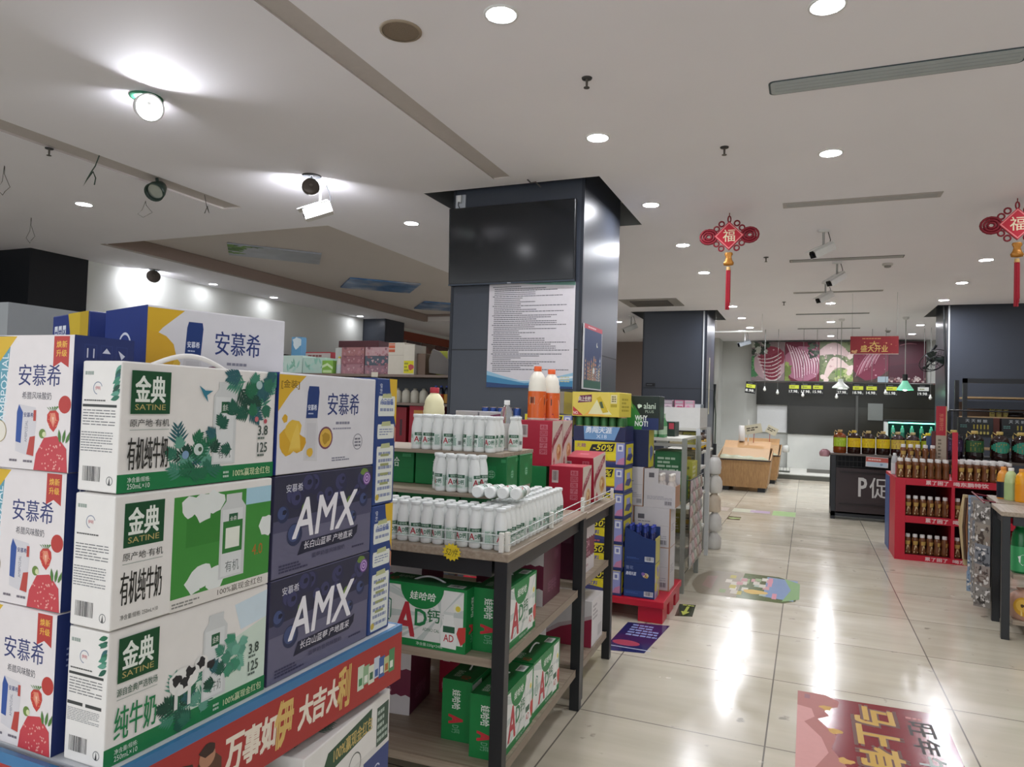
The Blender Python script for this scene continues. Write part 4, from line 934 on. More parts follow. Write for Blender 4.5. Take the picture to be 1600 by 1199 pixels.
# cartons on the shelves below
def ad_carton(label, w=.335, d=.115, h=.212):
    mb, f = carton(w, d, h, M('#e2e4e0', .38)); A = f['front']; rr = random.Random(2)
    for i in range(16):
        a = 2 * PI * i / 16; c0 = (.72, .55); A.poly([c0, (c0[0] + .9 * math.cos(a), c0[1] + 1.2 * math.sin(a)), (c0[0] + .9 * math.cos(a + .12), c0[1] + 1.2 * math.sin(a + .12))], '#c3cdc8')
    A.rect(0, 0, 1, .115, '#15803f'); A.rect(0, .955, 1, 1, '#15803f'); A.rect(.97, 0, 1, 1, '#15803f')
    A.poly([(.25 + .5 * t, 1) for t in (0, 1)] + [(.5 + .25 * math.cos(a), .97 - .36 * math.sin(a)) for a in [PI * i / 14 for i in range(15)]], '#15803f')
    A.text('娃哈哈', .36, .75, .66, .88, '#e6ece4', bold=.02, shear=.15)
    A.text('A', .2, .16, .42, .68, '#b9303c', bold=.04, shear=.1); A.text('D', .43, .34, .56, .6, '#1a7a44', bold=.04); A.text('钙', .57, .42, .71, .62, '#1a6a3c', bold=.02); A.text('ADPRO CAL', .52, .27, .71, .32, '#4a7f62')
    A.poly([(.73, .06), (.9, .05), (.91, .34), (.87, .45), (.86, .6), (.76, .6), (.75, .45), (.72, .34)], '#e9ece8'); A.rect(.75, .3, .88, .4, '#2c5e44'); A.text('AD', .76, .16, .87, .27, '#b9303c', bold=.02); A.rect(.755, .58, .865, .625, '#d2d8d4')
    A.poly([(.92, .4), (1, .42), (1, .2), (.95, .12), (.9, .3)], '#c8403a'); A.circ(.9, .7, .07, '#e8ecd8'); A.circ(.91, .69, .045, '#e3cf4a')
    A.poly([(.08, .38), (.13, .36), (.15, .42), (.15, .7), (.1, .74), (.08, .66)], '#2f7a5a'); A.poly([(.09, .4), (.135, .38), (.14, .68), (.1, .71)], '#dfe6e2'); A.text('乳酸菌饮料', .1, .42, .125, .67, '#4f6f66', rot=90)
    A.text('净含量:220g×24瓶', .45, .025, .75, .085, '#d4e4d8')
    for k in ('left', 'right'):
        B = f[k]; B.rect(0, 0, 1, 1, '#15803f'); B.text('娃哈哈', .34, .52, .62, .84, '#e6ece4', bold=.02, rot=90); B.text('A', .25, .28, .7, .42, '#c8303c', bold=.06, rot=90); B.text('D钙', .35, .13, .62, .26, '#7fb595', rot=90)
    T = f['top']; T.rect(0, 0, 1, 1, '#146f38'); T.rect(.25, .35, .72, .65, '#0f5a2d'); T.rect(.76, .1, .94, .4, '#d4d8d2'); T.barcode(.77, .12, .93, .38); T.text('AD', .05, .2, .15, .5, '#c8303c'); T.text('娃哈哈', .1, .55, .28, .8, '#cfe0d2')
    b = MB(); b.tube([(-.06 + .12 * t, 0, h - .001 + .016 * math.sin(PI * t)) for t in [i / 10 for i in range(11)]], .0035, M('#d9dcd8', .4), 6)
    o = tag(mb.build('milk_carton'), label, 'carton of milk'); b.build('carrying_handle', o); return o
z2, z3 = .5485, .1905
put(ad_carton('white and green milk carton facing us on the middle shelf'), T1, -.318, .085, z2, -.02)
put(ad_carton('white and green milk carton facing the aisle on the middle shelf, behind the post'), T1, -.091, .246, z2, PI / 2)
put(ad_carton('white and green milk carton facing the aisle on the bottom shelf, nearer one'), T1, -.093, .25, z3, PI / 2)
put(ad_carton('white and green milk carton facing the aisle on the bottom shelf, farther one'), T1, -.093, .6, z3, PI / 2 - .02)
put(ad_carton('white and green milk carton on the bottom shelf behind the front carton row'), T1, -.235, .33, z3, PI / 2)
def soda_carton(label, w=.3, d=.22, h=.235):
    mb, f = carton(w, d, h, M('#5a2238', .4)); A = f['front']; A.rect(0, 0, 1, 1, '#cfc9c9')
    pts = [(0, .3)] + [(i / 16, .3 + (.02 if i % 2 else -.01)) for i in range(1, 17)] + [(1, .72)] + [(1 - i / 16, .72 + (.02 if i % 2 else -.01)) for i in range(1, 17)]
    A.poly(pts, '#6e2640'); A.text('SODA', .3, .52, .7, .68, '#d8a8b4', bold=.0); A.text('DRINK', .4, .45, .62, .5, '#c890a0'); A.text('苏打水饮品', .28, .35, .74, .43, '#d8b0ba'); A.text('WAHAHA', .4, .12, .65, .18, '#8a3a50', bold=.02)
    B = f['right']; B.rect(.6, .74, .85, .9, '#6e3a50'); B.text('娃哈哈', .25, .18, .75, .4, '#8a5a70', bold=.0, shear=.2)
    B = f['left']; B.rect(.6, .74, .85, .9, '#6e3a50')
    return tag(mb.build('soda_carton'), label, 'carton of soda')
put(soda_carton('purple and white soda carton on the bottom shelf of the milk table'), T1, -.64, .37, z3, .1)
def biscuit_carton(label, w=.2, d=.2, h=.225):
    mb, f = carton(w, d, h, M('#a81f38', .42))
    A = f['right']; A.rect(0, 0, 1, 1, '#cdbfb2'); A.poly([(.0, .45), (.12, .62), (.85, .93), (.98, .93), (.9, .78), (.2, .45), (.06, .28)], '#8e2c3c'); A.text('娃哈哈', .2, .58, .85, .72, '#c9a0a0', bold=.02, slant=.17)
    A.blob(.66, .3, .19, '#c9a878', jag=.08); A.blob(.66, .3, .15, '#b98a56', jag=.15, seed=3); A.blob(.62, .33, .07, '#d8bb8a', jag=.3, seed=5); A.blob(.72, .27, .05, '#a8623a', jag=.3, seed=6)
    A.poly([(.12, 0), (.12, .1), (.22, .2), (.3, .1), (.3, 0)], '#a83040'); A.text('粥', .16, .03, .27, .1, '#d8b8a8')
    B = f['front']; B.barcode(.09, .62, .28, .9, '#3a2a2e', '#c9b8b8')
    for i in range(5): B.rect(.64, .26 + i * .135, .86, .375 + i * .135, '#c06a78'); B.text('桂圆莲子粥'[4 - i], .66, .275 + i * .135, .84, .36 + i * .135, '#a81f38', bold=.02)
    B.text('娃哈哈', .08, .08, .3, .22, '#d8a8b0', bold=.01, slant=.08)
    T = f['top']; T.rect(.3, .35, .7, .65, '#b8324a'); T.rect(.36, .46, .64, .54, '#c8808a')
    return tag(mb.build('porridge_carton'), label, 'carton of porridge')
put(biscuit_carton('red porridge carton on the bottom shelf behind the green cartons', .17, .2, .21), T1, -.39, .62, z3, .0)

# ------------------------------------------------------------------ second table
T2 = TR(-.958, 3.235, .035)
tb2 = shelf_table('second wooden table behind the milk table with red porridge cartons', T2, 1.0, .66, .878, (.545, .155))
for x, y in [(-.018, .0), (-.018, .63)]: b = MB(); b.box((x - .008, y, .878), (x + .008, y + .014, .935), clip, .002); b.build('rail_clip', tb2)
b = MB()
for z in (.905, .928): b.tube([(-.018, .02, z), (-.018, .62, z)], .0022, acr, 6)
b.build('guard_rail', tb2)
put(biscuit_carton('red porridge carton upright at the front of the second table', .17, .165, .215), T2, -.115, .125, .8785)
o = put(biscuit_carton('red porridge carton leaning against its neighbour on the second table', .17, .19, .235), T2, -.125, .465, .8985); o.rotation_euler = (.13, 0, T2.rz - .1)
# the raised pair behind, on white-green cartons
base_z = .8785
mb, f = carton(.34, .36, .205, M('#d5dbd6', .4)); A = f['front']; A.rect(.55, 0, 1, 1, '#1d7a44'); A.rect(0, .0, .5, .2, '#b04a56'); A.text('AD', .1, .35, .45, .75, '#c8d0c8')
f['right'].rect(.0, 0, .5, 1, '#1d7a44'); put(tag(mb.build('milk_carton'), 'white green carton lying under the two raised porridge cartons', 'carton of milk'), T2, -.395, .255, base_z)
put(biscuit_carton('red porridge carton raised under the orange bottles, nearer one', .18, .175, .225), T2, -.29, .165, 1.084)
put(biscuit_carton('pale red porridge carton raised under the orange bottles, farther one', .18, .175, .225), T2, -.29, .345, 1.084)
def oart(ar):
    ar.barcode(.34, .5, .44, .8, '#3a3430', '#c8b8a0'); ar.poly([(.5, 0), (.5, .5), (.55, .75), (.62, .85), (.7, .85), (.78, .72), (.82, .45), (.82, 0)], '#d8d8d2'); ar.rect(.62, .5, .635, .75, '#3a3a3a'); ar.poly([(.6, .02), (.66, .2), (.7, .02)], '#a83a4a')
og = M('#d9642a', .3); cr = M('#e9e4d6', .35)
for i, (x, y, lab) in enumerate([(-.305, .135, 'large milky drink bottle with orange label and cap, nearer of the pair'), (-.262, .232, 'large milky drink bottle with orange label and cap, farther of the pair')]):
    seat(juice_bottle(lab, .272 - .01 * i, .046, cr, M('#e0602a', .4), og, art=oart), T2(x, y, 1.31), .5 - .9 * i)
b = MB(); b.box((-.09, -.15, 0), (.09, .15, .0), M('#d8d4cc', .4)) if False else None
put(soda_carton('purple soda carton facing the aisle on the middle shelf of the second table', .34, .2, .235), T2, -.155, .24, .5455, PI / 2)
put(soda_carton('dark purple soda carton deeper inside the milk table middle shelf', .3, .26, .23), T1, -.235, .80, z2, .0)
def ha_carton(label):
    mb, f = carton(.3, .24, .235, M('#d2cfd0', .4)); A = f['front']
    A.poly([(0, 0), (1, 0), (1, .62), (.75, .5), (.45, .38), (.2, .2), (0, .22)], '#8e2440'); A.poly([(0, .22), (.2, .2), (.45, .38), (.75, .5), (1, .62), (1, .7), (.7, .56), (.4, .45), (.2, .28), (0, .28)], '#b8a8ac'); A.text('哈哈', .1, .68, .5, .9, '#8e2440', bold=.015)
    B = f['right']; B.dashes(.1, .55, .5, .9, 4, '#9a979a', words=3); B.rect(.55, .1, .9, .35, '#b8b6b8'); T = f['top']; T.poly([(.3, 0), (.45, 0), (.75, 1), (.6, 1)], '#a8b8b0')
    return tag(mb.build('drink_carton'), label, 'carton of drinks')
put(ha_carton('white drink carton with a dark red wave on the bottom shelf of the second table'), T2, -.18, .42, .1555, 0)
put(ha_carton('white drink carton with a red wave deeper on the milk table bottom shelf'), T1, -.32, .90, z3, 0)
put(soda_carton('shadowed soda carton at the back of the middle shelf behind the facing green carton', .3, .2, .22), T1, -.62, .42, z2, 0)

# ------------------------------------------------------------------ on the first pillar
PY = 5.1
t = thing('television', 'large black wall television mounted high on the pillar', 'television', (-2.165, PY - .02, 2.64), rot=(.05, 0, 0))
b = MB(); b.box((-.535, -.05, -.312), (.535, -.012, .31), M('#101216', .3), .006); b.build('housing', t)
b = MB(); b.box((-.522, -.053, -.292), (.522, -.0502, .3), M('#0e1217', .12, noise=0, spec=.6)); b.build('screen', t)
b = MB(); b.box((-.535, -.0545, -.312), (.535, -.0502, -.302), M('#39404a', .25, .6)); b.box((-.015, -.056, -.311), (.015, -.0546, -.303), M('#8a8f96', .3)); b.build('lower_trim', t)
b = MB(); b.box((-.2, -.0119, -.2), (.2, -.006, .2), dark_p); b.build('wall_mount', t)
b = MB(); w, h = .715, .815; b.box((0, -.006, 0), (w, 0, h), M('#cfcbd0', .35)); A = Art(b, lambda u, v, e: (u * w, -.006 - e, v * h), w, h)
A.poly([(0, .0), (0, .16), (.18, .115), (.4, .07), (.7, .09), (1, .15), (1, 0)], '#8fb8cf'); A.poly([(0, .0), (0, .12), (.2, .085), (.45, .045), (.7, .06), (1, .075), (1, 0)], '#3f82ab'); A.poly([(.0, 0), (0, .05), (.3, .03), (.6, .025), (1, .02), (1, 0)], '#24406e'); A.poly([(.3, .07), (.6, .075), (1, .12), (1, .1), (.6, .06)], '#d6dde2')
A.poly([(.35, 1), (.55, .985), (1, .965), (1, 1)], '#6f9a90')
rnd = random.Random(8); v = .965
for i in range(45):
    A.dashes(.045 + .02 * (i % 5 != 0), v, .05 + rnd.choice([.35, .5, .62, .75, .86, .9]), v + .0125, 1, '#55565c', seed=i, words=26, fill=.62); v -= .0185
for i in range(3): A.dashes(.86, .06 + .02 * i, .98, .075 + .02 * i, 1, '#c9c08a', words=3)
tag(b.build('notice_poster', None, (-2.352, PY - .006, 1.515)), 'white notice poster full of small text on the pillar below the television', 'poster')
t = thing('wall_socket', 'white socket box at the top left corner of the television pillar', 'socket', (-2.635, PY, 3.02))
b = MB(); b.box((-.045, -.014, -.055), (.045, -.0005, .055), M('#b9bdc4', .4), .003); b.build('plate', t)
b = MB(); b.box((-.018, -.045, -.015), (.018, -.0145, .045), M('#d9dbdc', .4), .004); b.build('plug', t)
b = MB(); b.tube([(0, -.045, -.01), (.0, -.05, -.04), (.02, -.03, -.1), (.05, -.02, -.17)], .004, dark_p, 6); b.build('cable', t)
# night city poster standing off the side face
b = MB(); w, h = .5, .5; b.box((0, 0, 0), (.012, w, h), M('#c9c9cc', .4)); A = Art(b, lambda u, v, e: (.012 + e, u * w, v * h), w, h)
A.rect(.02, .02, .98, .98, '#1d3460'); A.rect(.0, .93, 1, 1, '#b0384a'); A.dashes(.2, .945, .8, .985, 1, '#d8b0b4', words=6); A.circ(.72, .72, .04, '#d8d8c8'); A.circ(.745, .735, .036, '#1d3460', n=16)
rnd = random.Random(12)
for i in range(34):
    u = rnd.uniform(.05, .9); hh = rnd.uniform(.1, .42); A.rect(u, .12, u + rnd.uniform(.03, .08), .12 + hh, rnd.choice(['#5a6a8a', '#7a6a5a', '#3f5a7a', '#8a7a6a', '#4a4a6a', '#a08a6a']))
    A.dashes(u + .005, .14, u + .035, .1 + hh, 5, rnd.choice(['#e0c080', '#c8d0d8', '#d89060']), seed=i, words=2)
A.rect(.02, .02, .98, .14, '#2a5a48'); A.circ(.55, .3, .05, '#d8dcd8')
tag(b.build('city_poster', None, (-1.584, 5.14, 1.52)), 'night city poster hung on the right side of the television pillar', 'poster')
# on the second pillar
b = MB(); w, h = .075, 1.0; b.box((0, 0, 0), (.006, w, h), M('#a9a58c', .5)); A = Art(b, lambda u, v, e: (.006 + e, u * w, v * h), w, h)
for i, ch in enumerate('欢迎光临'): A.text(ch, .2, .77 - i * .24, .8, .93 - i * .24, '#6f6a58', bold=.01)
tag(b.build('banner_strip', None, (-1.6295, 12.9, 1.32)), 'pale vertical text strip on the side of the second pillar', 'banner')
b = MB(); b.box((0, -.012, 0), (.16, 0, .06), M('#16181c', .4)); Art(b, lambda u, v, e: (u * .16, -.012 - e, v * .06), .16, .06).dashes(.1, .3, .9, .7, 1, '#5a5e64', words=7)
tag(b.build('name_plate', None, (-2.66, 12.4995, 1.78)), 'small black plate on the front of the second pillar', 'sign')

# ------------------------------------------------------------------ drinks pallet beyond the second table
def pallet(label, x0, y0, x1, y1):
    t = thing('plastic_pallet', label, 'pallet', ((x0 + x1) / 2, (y0 + y1) / 2, 0)); w, d = (x1 - x0) / 2, (y1 - y0) / 2; r = M('#b5152c', .4)
    b = MB(); b.box((-w, -d, .1), (w, d, .145), r, .004); b.build('deck', t)
    for px in (-w + .01, -.08, w - .17):
        for py in (-d + .02, -.08, d - .18): b = MB(); b.box((px, py, 0), (px + .16, py + .16, .0995), r, .003); b.build('foot', t)
    return t
pallet('red plastic pallet under the blue beer cartons', -1.83, 4.61, -.83, 5.3)
PZ = .1455
def can(label, r=.026, h=.115, col='#2f6a3a', lid='#c9a88a', band='#c8b060'):
    t = thing('drink_can', label, 'drink can')
    b = MB(); b.lathe([(r * .85, 0), (r, .006), (r, h - .012), (r * .86, h - .002)], M(col, .3, .4), 18); b.lathe([(r * 1.003, h * .25), (r * 1.003, h * .6)], M(band, .3, .3), 18, cap=False); b.build('body', t)
    b = MB(); b.lathe([(r * .87, h - .003), (r * .87, h), (r * .8, h), (r * .78, h - .003)], M(lid, .3, .5), 18); b.build('lid', t); return t
def energy_carton(label, w=.36, d=.24, h=.168):
    mb, f = carton(w, d, h, M('#2a3466', .4))
    A = f['front']; A.rect(.02, .12, .98, .97, '#d3c41f'); A.poly([(.02, .12), (.98, .12), (.98, .3), (.7, .22), (.4, .3), (.02, .22)], '#3b3f72')
    A.poly([(.3, .55), (.36, .85), (.8, .92), (.76, .6)], '#1d1d22'); A.text('-50%', .38, .62, .76, .86, '#e6d632', bold=.02, shear=.25); A.text('无糖', .06, .72, .24, .88, '#8a4a7a', bold=.02)
    A.text('能量饮料', .2, .3, .55, .48, '#4a4a9a', bold=.03, shear=.2); A.poly([(.02, .45), (.16, .6), (.2, .45), (.12, .3), (.02, .25)], '#c89a1f'); A.poly([(.62, .5), (.8, .55), (.86, .35), (.92, .25), (.7, .22)], '#e0cf2a'); A.poly([(.66, .24), (.92, .26), (.93, .2), (.66, .2)], '#8a5a2a')
    A.rect(.82, .1, .98, .95, '#8a8fc0'); A.rect(.85, .62, .95, .88, '#cfd2da'); A.rect(.875, .68, .925, .82, '#6f76a8'); A.poly([(.83, .1), (.98, .1), (.98, .4), (.88, .3)], '#b87a9a')
    A.dashes(.06, .02, .8, .1, 1, '#b8606a', words=9, fill=.8)
    B = f['right']; B.rect(.05, .1, .95, .9, '#c8bb24'); B.poly([(.1, .3), (.5, .7), (.9, .4), (.6, .2)], '#3b3f72'); B.rect(.3, .5, .7, .75, '#8a8fc0'); f['left'].rect(.05, .1, .95, .9, '#c8bb24')
    f['top'].rect(.03, .03, .97, .97, '#c2b522')
    return tag(mb.build('energy_drink_carton'), label, 'carton of drinks')
for k in range(6):
    o = energy_carton('yellow energy drink carton in the stack beside the navy beer, %s from the pallet' % ORD[k]); o.location = (-1.293 + .004 * (k % 2), 4.745, PZ + .169 * k); o.rotation_euler = (0, 0, .01 * (k % 3 - 1))
for k in range(7):
    o = energy_carton('yellow energy drink carton in the stack behind the orange bottles, %s from the pallet' % ORD[k]); o.location = (-1.665 + .004 * (k % 2), 4.76, PZ + .169 * k); o.rotation_euler = (0, 0, .01 * (k % 3 - 1))
# open tray of cans on the first stack
t = thing('drink_tray', 'navy open carton of cans with a blue text panel on the yellow stack', 'carton of drinks', (-1.293, 4.745, 1.1605))
w, d, h = .36, .24, .1; b = MB(); nv = M('#23284e', .4); bl = M('#8fb0d0', .4)
b.box((-w / 2, -d / 2, 0), (w / 2, d / 2, .004), nv)
for A0, B0 in [((-w / 2, -d / 2, .004), (w / 2, -d / 2 + .004, h * .95)), ((-w / 2, d / 2 - .004, .004), (w / 2, d / 2, h)), ((-w / 2, -d / 2 + .004, .004), (-w / 2 + .004, d / 2 - .004, h)), ((w / 2 - .004, -d / 2 + .004, .004), (w / 2, d / 2 - .004, h))]: b.box(A0, B0, nv)
A = Art(b, lambda u, v, e: (-w / 2 + u * w, -d / 2 - e, v * h), w, h); A.poly([(.22, .05), (.2, .95), (.9, .95), (.8, .05)], '#6f98c4'); A.text('勇闯天涯', .24, .5, .75, .92, '#dfe6ee', bold=.03, shear=.1); A.text('X18', .45, .15, .65, .4, '#d0dcea', bold=.01)
b.build('tray', t)
can0 = can('green gold can standing in the navy tray', r=.027, h=.155, col='#3a6a3c', lid='#c98a7a')
first = True
for i in range(6):
    for j in range(2):
        p = (-1.293 - .148 + i * .0575, 4.745 - .08 + j * .062, 1.165); lb = 'green and gold drink can in the navy tray, %s from left in the %s row' % (ORD[i], ('front', 'back')[j])
        if first: can0.location = p; can0['label'] = lb; can0['group'] = 'cans in the navy tray'; first = False
        else: dup(can0, p, i * .7, lb, 'cans in the navy tray')
# yellow cartons on top
b_ = 1.3285
mb, f = carton(.34, .24, .165, M('#d4c24a', .4)); A = f['front']; A.rect(.02, .04, .8, .96, '#dcc659'); A.poly([(.02, .04), (.24, .04), (.02, .4)], '#c03a3a'); A.text('NO.', .03, .08, .14, .2, '#ecd8d0', bold=.03); A.poly([(.25, .04), (.5, .45), (.7, .04)], '#e6b04a'); A.poly([(.35, .1), (.55, .75), (.85, .1)], '#e0dcae')
A.poly([(.12, .55), (.16, .85), (.42, .9), (.42, .6)], '#6a2a4a'); A.text('向上仕柠', .14, .62, .4, .82, '#e0d8c8', bold=.03); A.poly([(.52, .75), (.6, .84), (.78, .2), (.66, .15)], '#c9b02a'); A.poly([(.58, .6), (.64, .62), (.68, .35), (.62, .35)], '#4a5a3a'); A.rect(.82, .55, .95, .9, '#d6cc9a'); A.dashes(.84, .6, .93, .86, 3, '#6a6440', words=2); A.rect(.82, .4, .95, .52, '#a8982a')
f['right'].dashes(.2, .2, .8, .8, 4, '#a8982a', words=3)
o = tag(mb.build('drink_carton', None, (-1.31, 4.74, 1.3205), -.1), 'pale yellow lemon drink carton topmost on the yellow and navy stack', 'carton of drinks')
mb, f = carton(.25, .2, .155, M('#8a8070', .5)); f['front'].rect(.03, .0, .75, .62, '#d0bc34'); f['front'].rect(.2, .2, .55, .45, '#b8a42a'); f['right'].rect(0, 0, 1, 1, '#a8982e')
tag(mb.build('drink_carton', None, (-1.68, 4.75, 1.3295)), 'brownish yellow carton behind the orange cap bottles', 'carton of drinks')
t = thing('drink_tray', 'yellow tray of blue cans seen behind the clear water bottle', 'carton of drinks', (-2.04, 4.76, 1.16))
b = MB(); b.box((-.17, -.12, 0), (.17, .12, .07), M('#c2b522', .4)); A = Art(b, lambda u, v, e: (-.17 + u * .34, -.12 - e, v * .07), .34, .07); A.poly([(.1, .1), (.5, .9), (.9, .3), (.5, .1)], '#3b3f72'); b.build('tray', t)
for k in range(6):
    o = energy_carton('yellow energy drink carton below the tray of blue cans, %s from the pallet' % ORD[k], .34); o.location = (-2.04, 4.76, PZ + .169 * k)
pallet('red plastic pallet under the farther yellow cartons', -2.27, 4.62, -1.84, 5.05)
can1 = can('blue can', r=.027, h=.13, col='#2f4a8a', lid='#c9a88a', band='#9aa8c8'); first = True
for i in range(5):
    p = (-2.04 - .13 + i * .063, 4.69, 1.2305); lb = 'blue drink can in the yellow tray, %s from the left' % ORD[i]
    if first: can1.location = p; can1['label'] = lb; can1['group'] = 'blue cans behind the water bottle'; first = False
    else: dup(can1, p, i, lb, 'blue cans behind the water bottle')

# beer cartons
def beer_carton(label, w, d, h, logo=True, side='#b8b04a'):
    mb, f = carton(w, d, h, M('#1f3466', .38)); A = f['front']; A.rect(.02, .03, .98, .2, '#24427e'); A.barcode(.66, .06, .95, .2, '#2c3040', '#c9ccd2'); A.dashes(.08, .1, .5, .16, 2, '#3f5a96', words=6)
    if logo: A.text('雪花', .06, .8, .3, .9, '#8f9cc0'); A.poly([(.05, .62), (.12, .74), (.42, .72), (.42, .62)], '#26386c'); A.text('勇闯天涯', .06, .63, .4, .73, '#c9d0dc', bold=.03, shear=.2); A.circ(.7, .66, .09, '#c8bc94', ry=.07); A.blob(.62, .7, .05, '#7a5aa0'); A.blob(.74, .62, .04, '#c8a83a', seed=4); A.text('X', .66, .6, .74, .7, '#8a3a3a', bold=.03)
    B = f['right']; B.rect(.0, 0, 1, 1, side); rr = random.Random(6)
    for i in range(14): B.blob(rr.random(), rr.random(), rr.uniform(.06, .14), rr.choice(['#8f86b0', '#c8c060', '#a8a0b8', '#d0c890', '#7a74a0']), seed=i, jag=.4)
    return tag(mb.build('beer_carton'), label, 'carton of beer')
mk = lambda o, x, y, z, rz=0.0: (setattr(o, 'location', (x, y, z)), setattr(o, 'rotation_euler', (0, 0, rz)))
mk(beer_carton('navy beer carton at the bottom front of the red pallet', .205, .15, .225), -1.0, 4.72, PZ)
# open one above with bottles
t = thing('beer_carton', 'open navy beer carton with bottle necks showing, on the front stack', 'carton of beer', (-1.0, 4.72, PZ + .226)); w, d, h = .205, .15, .225; b = MB(); nv = M('#1f3466', .38)
b.box((-w / 2, -d / 2, 0), (w / 2, d / 2, .004), nv)
b.prism_axis([(-w / 2, .004), (w / 2, .004), (w / 2, h * .68), (w * .1, h * .76), (-w * .2, h * .9), (-w / 2, h)], -d / 2, -d / 2 + .004, nv, 'y')
b.box((-w / 2, d / 2 - .004, .004), (w / 2, d / 2, h), nv); b.box((-w / 2, -d / 2 + .004, .004), (-w / 2 + .004, d / 2 - .004, h), nv); b.box((w / 2 - .004, -d / 2 + .004, .004), (w / 2, d / 2 - .004, h * .74), M('#b0aa58', .4))
A = Art(b, lambda u, v, e: (-w / 2 + u * w, -d / 2 - e, v * h), w, h); A.barcode(.66, .06, .95, .2, '#2c3040', '#c9ccd2'); A.dashes(.08, .1, .5, .16, 2, '#3f5a96', words=6); b.build('box', t)
def beer_bottle(label, h=.24, r=.024, glass='#1c2354', lab='#2c3f8a', cap='#3a48a0'):
    t = thing('beer_bottle', label, 'beer bottle'); k = h / .24
    b = MB(); b.lathe([(r * .9, 0), (r, .006), (r, .13 * k), (r * .85, .155 * k), (r * .45, .185 * k), (r * .42, .228 * k)], M(glass, .12), 16); b.build('bottle', t)
    b = MB(); b.lathe([(r * 1.02, .03 * k), (r * 1.02, .11 * k)], M(lab, .4), 16, cap=False); b.lathe([(r * .5, .19 * k), (r * .46, .222 * k)], M(lab, .35), 14, cap=False); b.build('label', t)
    b = MB(); b.lathe([(r * .52, .226 * k), (r * .54, .238 * k), (r * .46, .24 * k)], M(cap, .3, .4), 14); b.build('cap', t); return t
bb = beer_bottle('dark blue beer bottle'); first = True
for j in range(2):
    for i in range(4):
        p = (-1.0 - .072 + i * .048, 4.72 - .038 + j * .06, PZ + .2305); lb = 'blue necked beer bottle in the open navy carton, %s from left, %s row' % (ORD[i], ('front', 'back')[j])
        if first: bb.location = p; bb['label'] = lb; bb['group'] = 'bottles in the open beer carton'; first = False
        else: dup(bb, p, 0, lb, 'bottles in the open beer carton')
# white wine cartons, two columns
def plain_carton(label, w, d, h, seed=1):
    mb, f = carton(w, d, h, M('#b9b6b8', .5)); A = f['front']; A.dashes(.1, .62, .6, .66, 1, '#77757a', words=5); A.rect(.06, .55, .94, .556, '#8f8c90'); A.rect(.1, .7, .28, .82, '#55545a'); A.barcode(.62, .06, .92, .2, '#3f3e44', '#aeabb0', seed); A.dashes(.08, .22, .9, .36, 3, '#94929a', words=8, fill=.4)
    B = f['right']; B.dashes(.2, .4, .8, .6, 4, '#94929a', words=3)
    for k in ('front', 'right'):
        f[k].rect(0 if k == 'right' else .965, 0, .035 if k == 'right' else 1, 1, '#a07a62'); f[k].rect(0, 0, 1, .02, '#a07a62')
    return tag(mb.build('wine_carton'), label, 'carton of wine')
mk(plain_carton('white taped carton bottom right behind the navy beer', .25, .2, .29, 2), -.975, 5.0, PZ)
mk(plain_carton('white taped carton second from the pallet behind the navy beer', .25, .2, .27, 3), -.975, 5.0, PZ + .2905)
mk(plain_carton('white taped carton on top at the left of the wine stack', .125, .2, .27, 4), -1.105, 5.0, PZ + .8 - .239)
mk(plain_carton('white taped carton bottom left behind the navy beer', .2, .2, .28, 5), -1.205, 5.0, PZ)
mk(plain_carton('white taped carton middle left behind the navy beer', .2, .2, .28, 6), -1.205, 5.0, PZ + .2805)
t = thing('wine_carton', 'open white carton with bottle tops on the wine stack', 'carton of wine', (-.93, 5.0, .7065)); w, d, h = .215, .2, .27; b = MB(); wm = M('#b9b6b8', .5)
b.box((-w / 2, -d / 2, 0), (w / 2, d / 2, .004), wm); b.prism_axis([(-w / 2, .004), (w / 2, .004), (w / 2, h * .55), (-.01, h * .62), (-.01, h), (-w / 2, h * .98)], -d / 2, -d / 2 + .004, wm, 'y')
b.box((-w / 2, d / 2 - .004, .004), (w / 2, d / 2, h * .9), wm); b.box((-w / 2, -d / 2 + .004, .004), (-w / 2 + .004, d / 2 - .004, h), M('#8a5a44', .5)); b.box((w / 2 - .004, -d / 2 + .004, .004), (w / 2, d / 2 - .004, h * .56), M('#a07a62', .5))
A = Art(b, lambda u, v, e: (-w / 2 + u * w, -d / 2 - e, v * h), w, h); A.rect(.15, .76, .32, .88, '#55545a'); A.barcode(.66, .06, .9, .18, '#3f3e44', '#aeabb0', 7); A.dashes(.1, .2, .9, .3, 3, '#94929a', words=8); b.build('box', t)
wb = beer_bottle('pale topped wine bottle', .225, .034, '#b8b0aa', '#c9bfb4', '#d8d4cc'); first = True
for i in range(2):
    for j in range(2):
        p = (-.93 + .032 + (i - .5) * .071, 5.0 - .045 + j * .08, .711); lb = 'pale bottle standing in the open white carton, %s %s' % (('left', 'right')[i], ('front', 'back')[j])
        if first: wb.location = p; wb['label'] = lb; wb['group'] = 'bottles in the open white carton'; first = False
        else: dup(wb, p, 0, lb, 'bottles in the open white carton')
# the tall navy carton on top
mb, f = carton(.15, .17, .26, M('#1d2748', .4)); f['front'].text('雪花', .1, .3, .3, .7, '#4a5a8a', rot=90); f['right'].rect(0, 0, 1, 1, '#b5ae22'); f['right'].blob(.5, .4, .2, '#4a5a8a', jag=.4)
mk(tag(mb.build('beer_carton'), 'tall navy beer carton with a yellow side on the wine stack', 'carton of beer'), -1.09, 5.0, .977)
mb, f = carton(.12, .1, .56, M('#1c2f5c', .4)); f['front'].dashes(.2, .2, .8, .8, 5, '#3f5486', words=2); mk(tag(mb.build('beer_carton'), 'narrow blue beer carton on end between yellow and navy stacks', 'carton of beer'), -1.40, 5.0, PZ + .0)
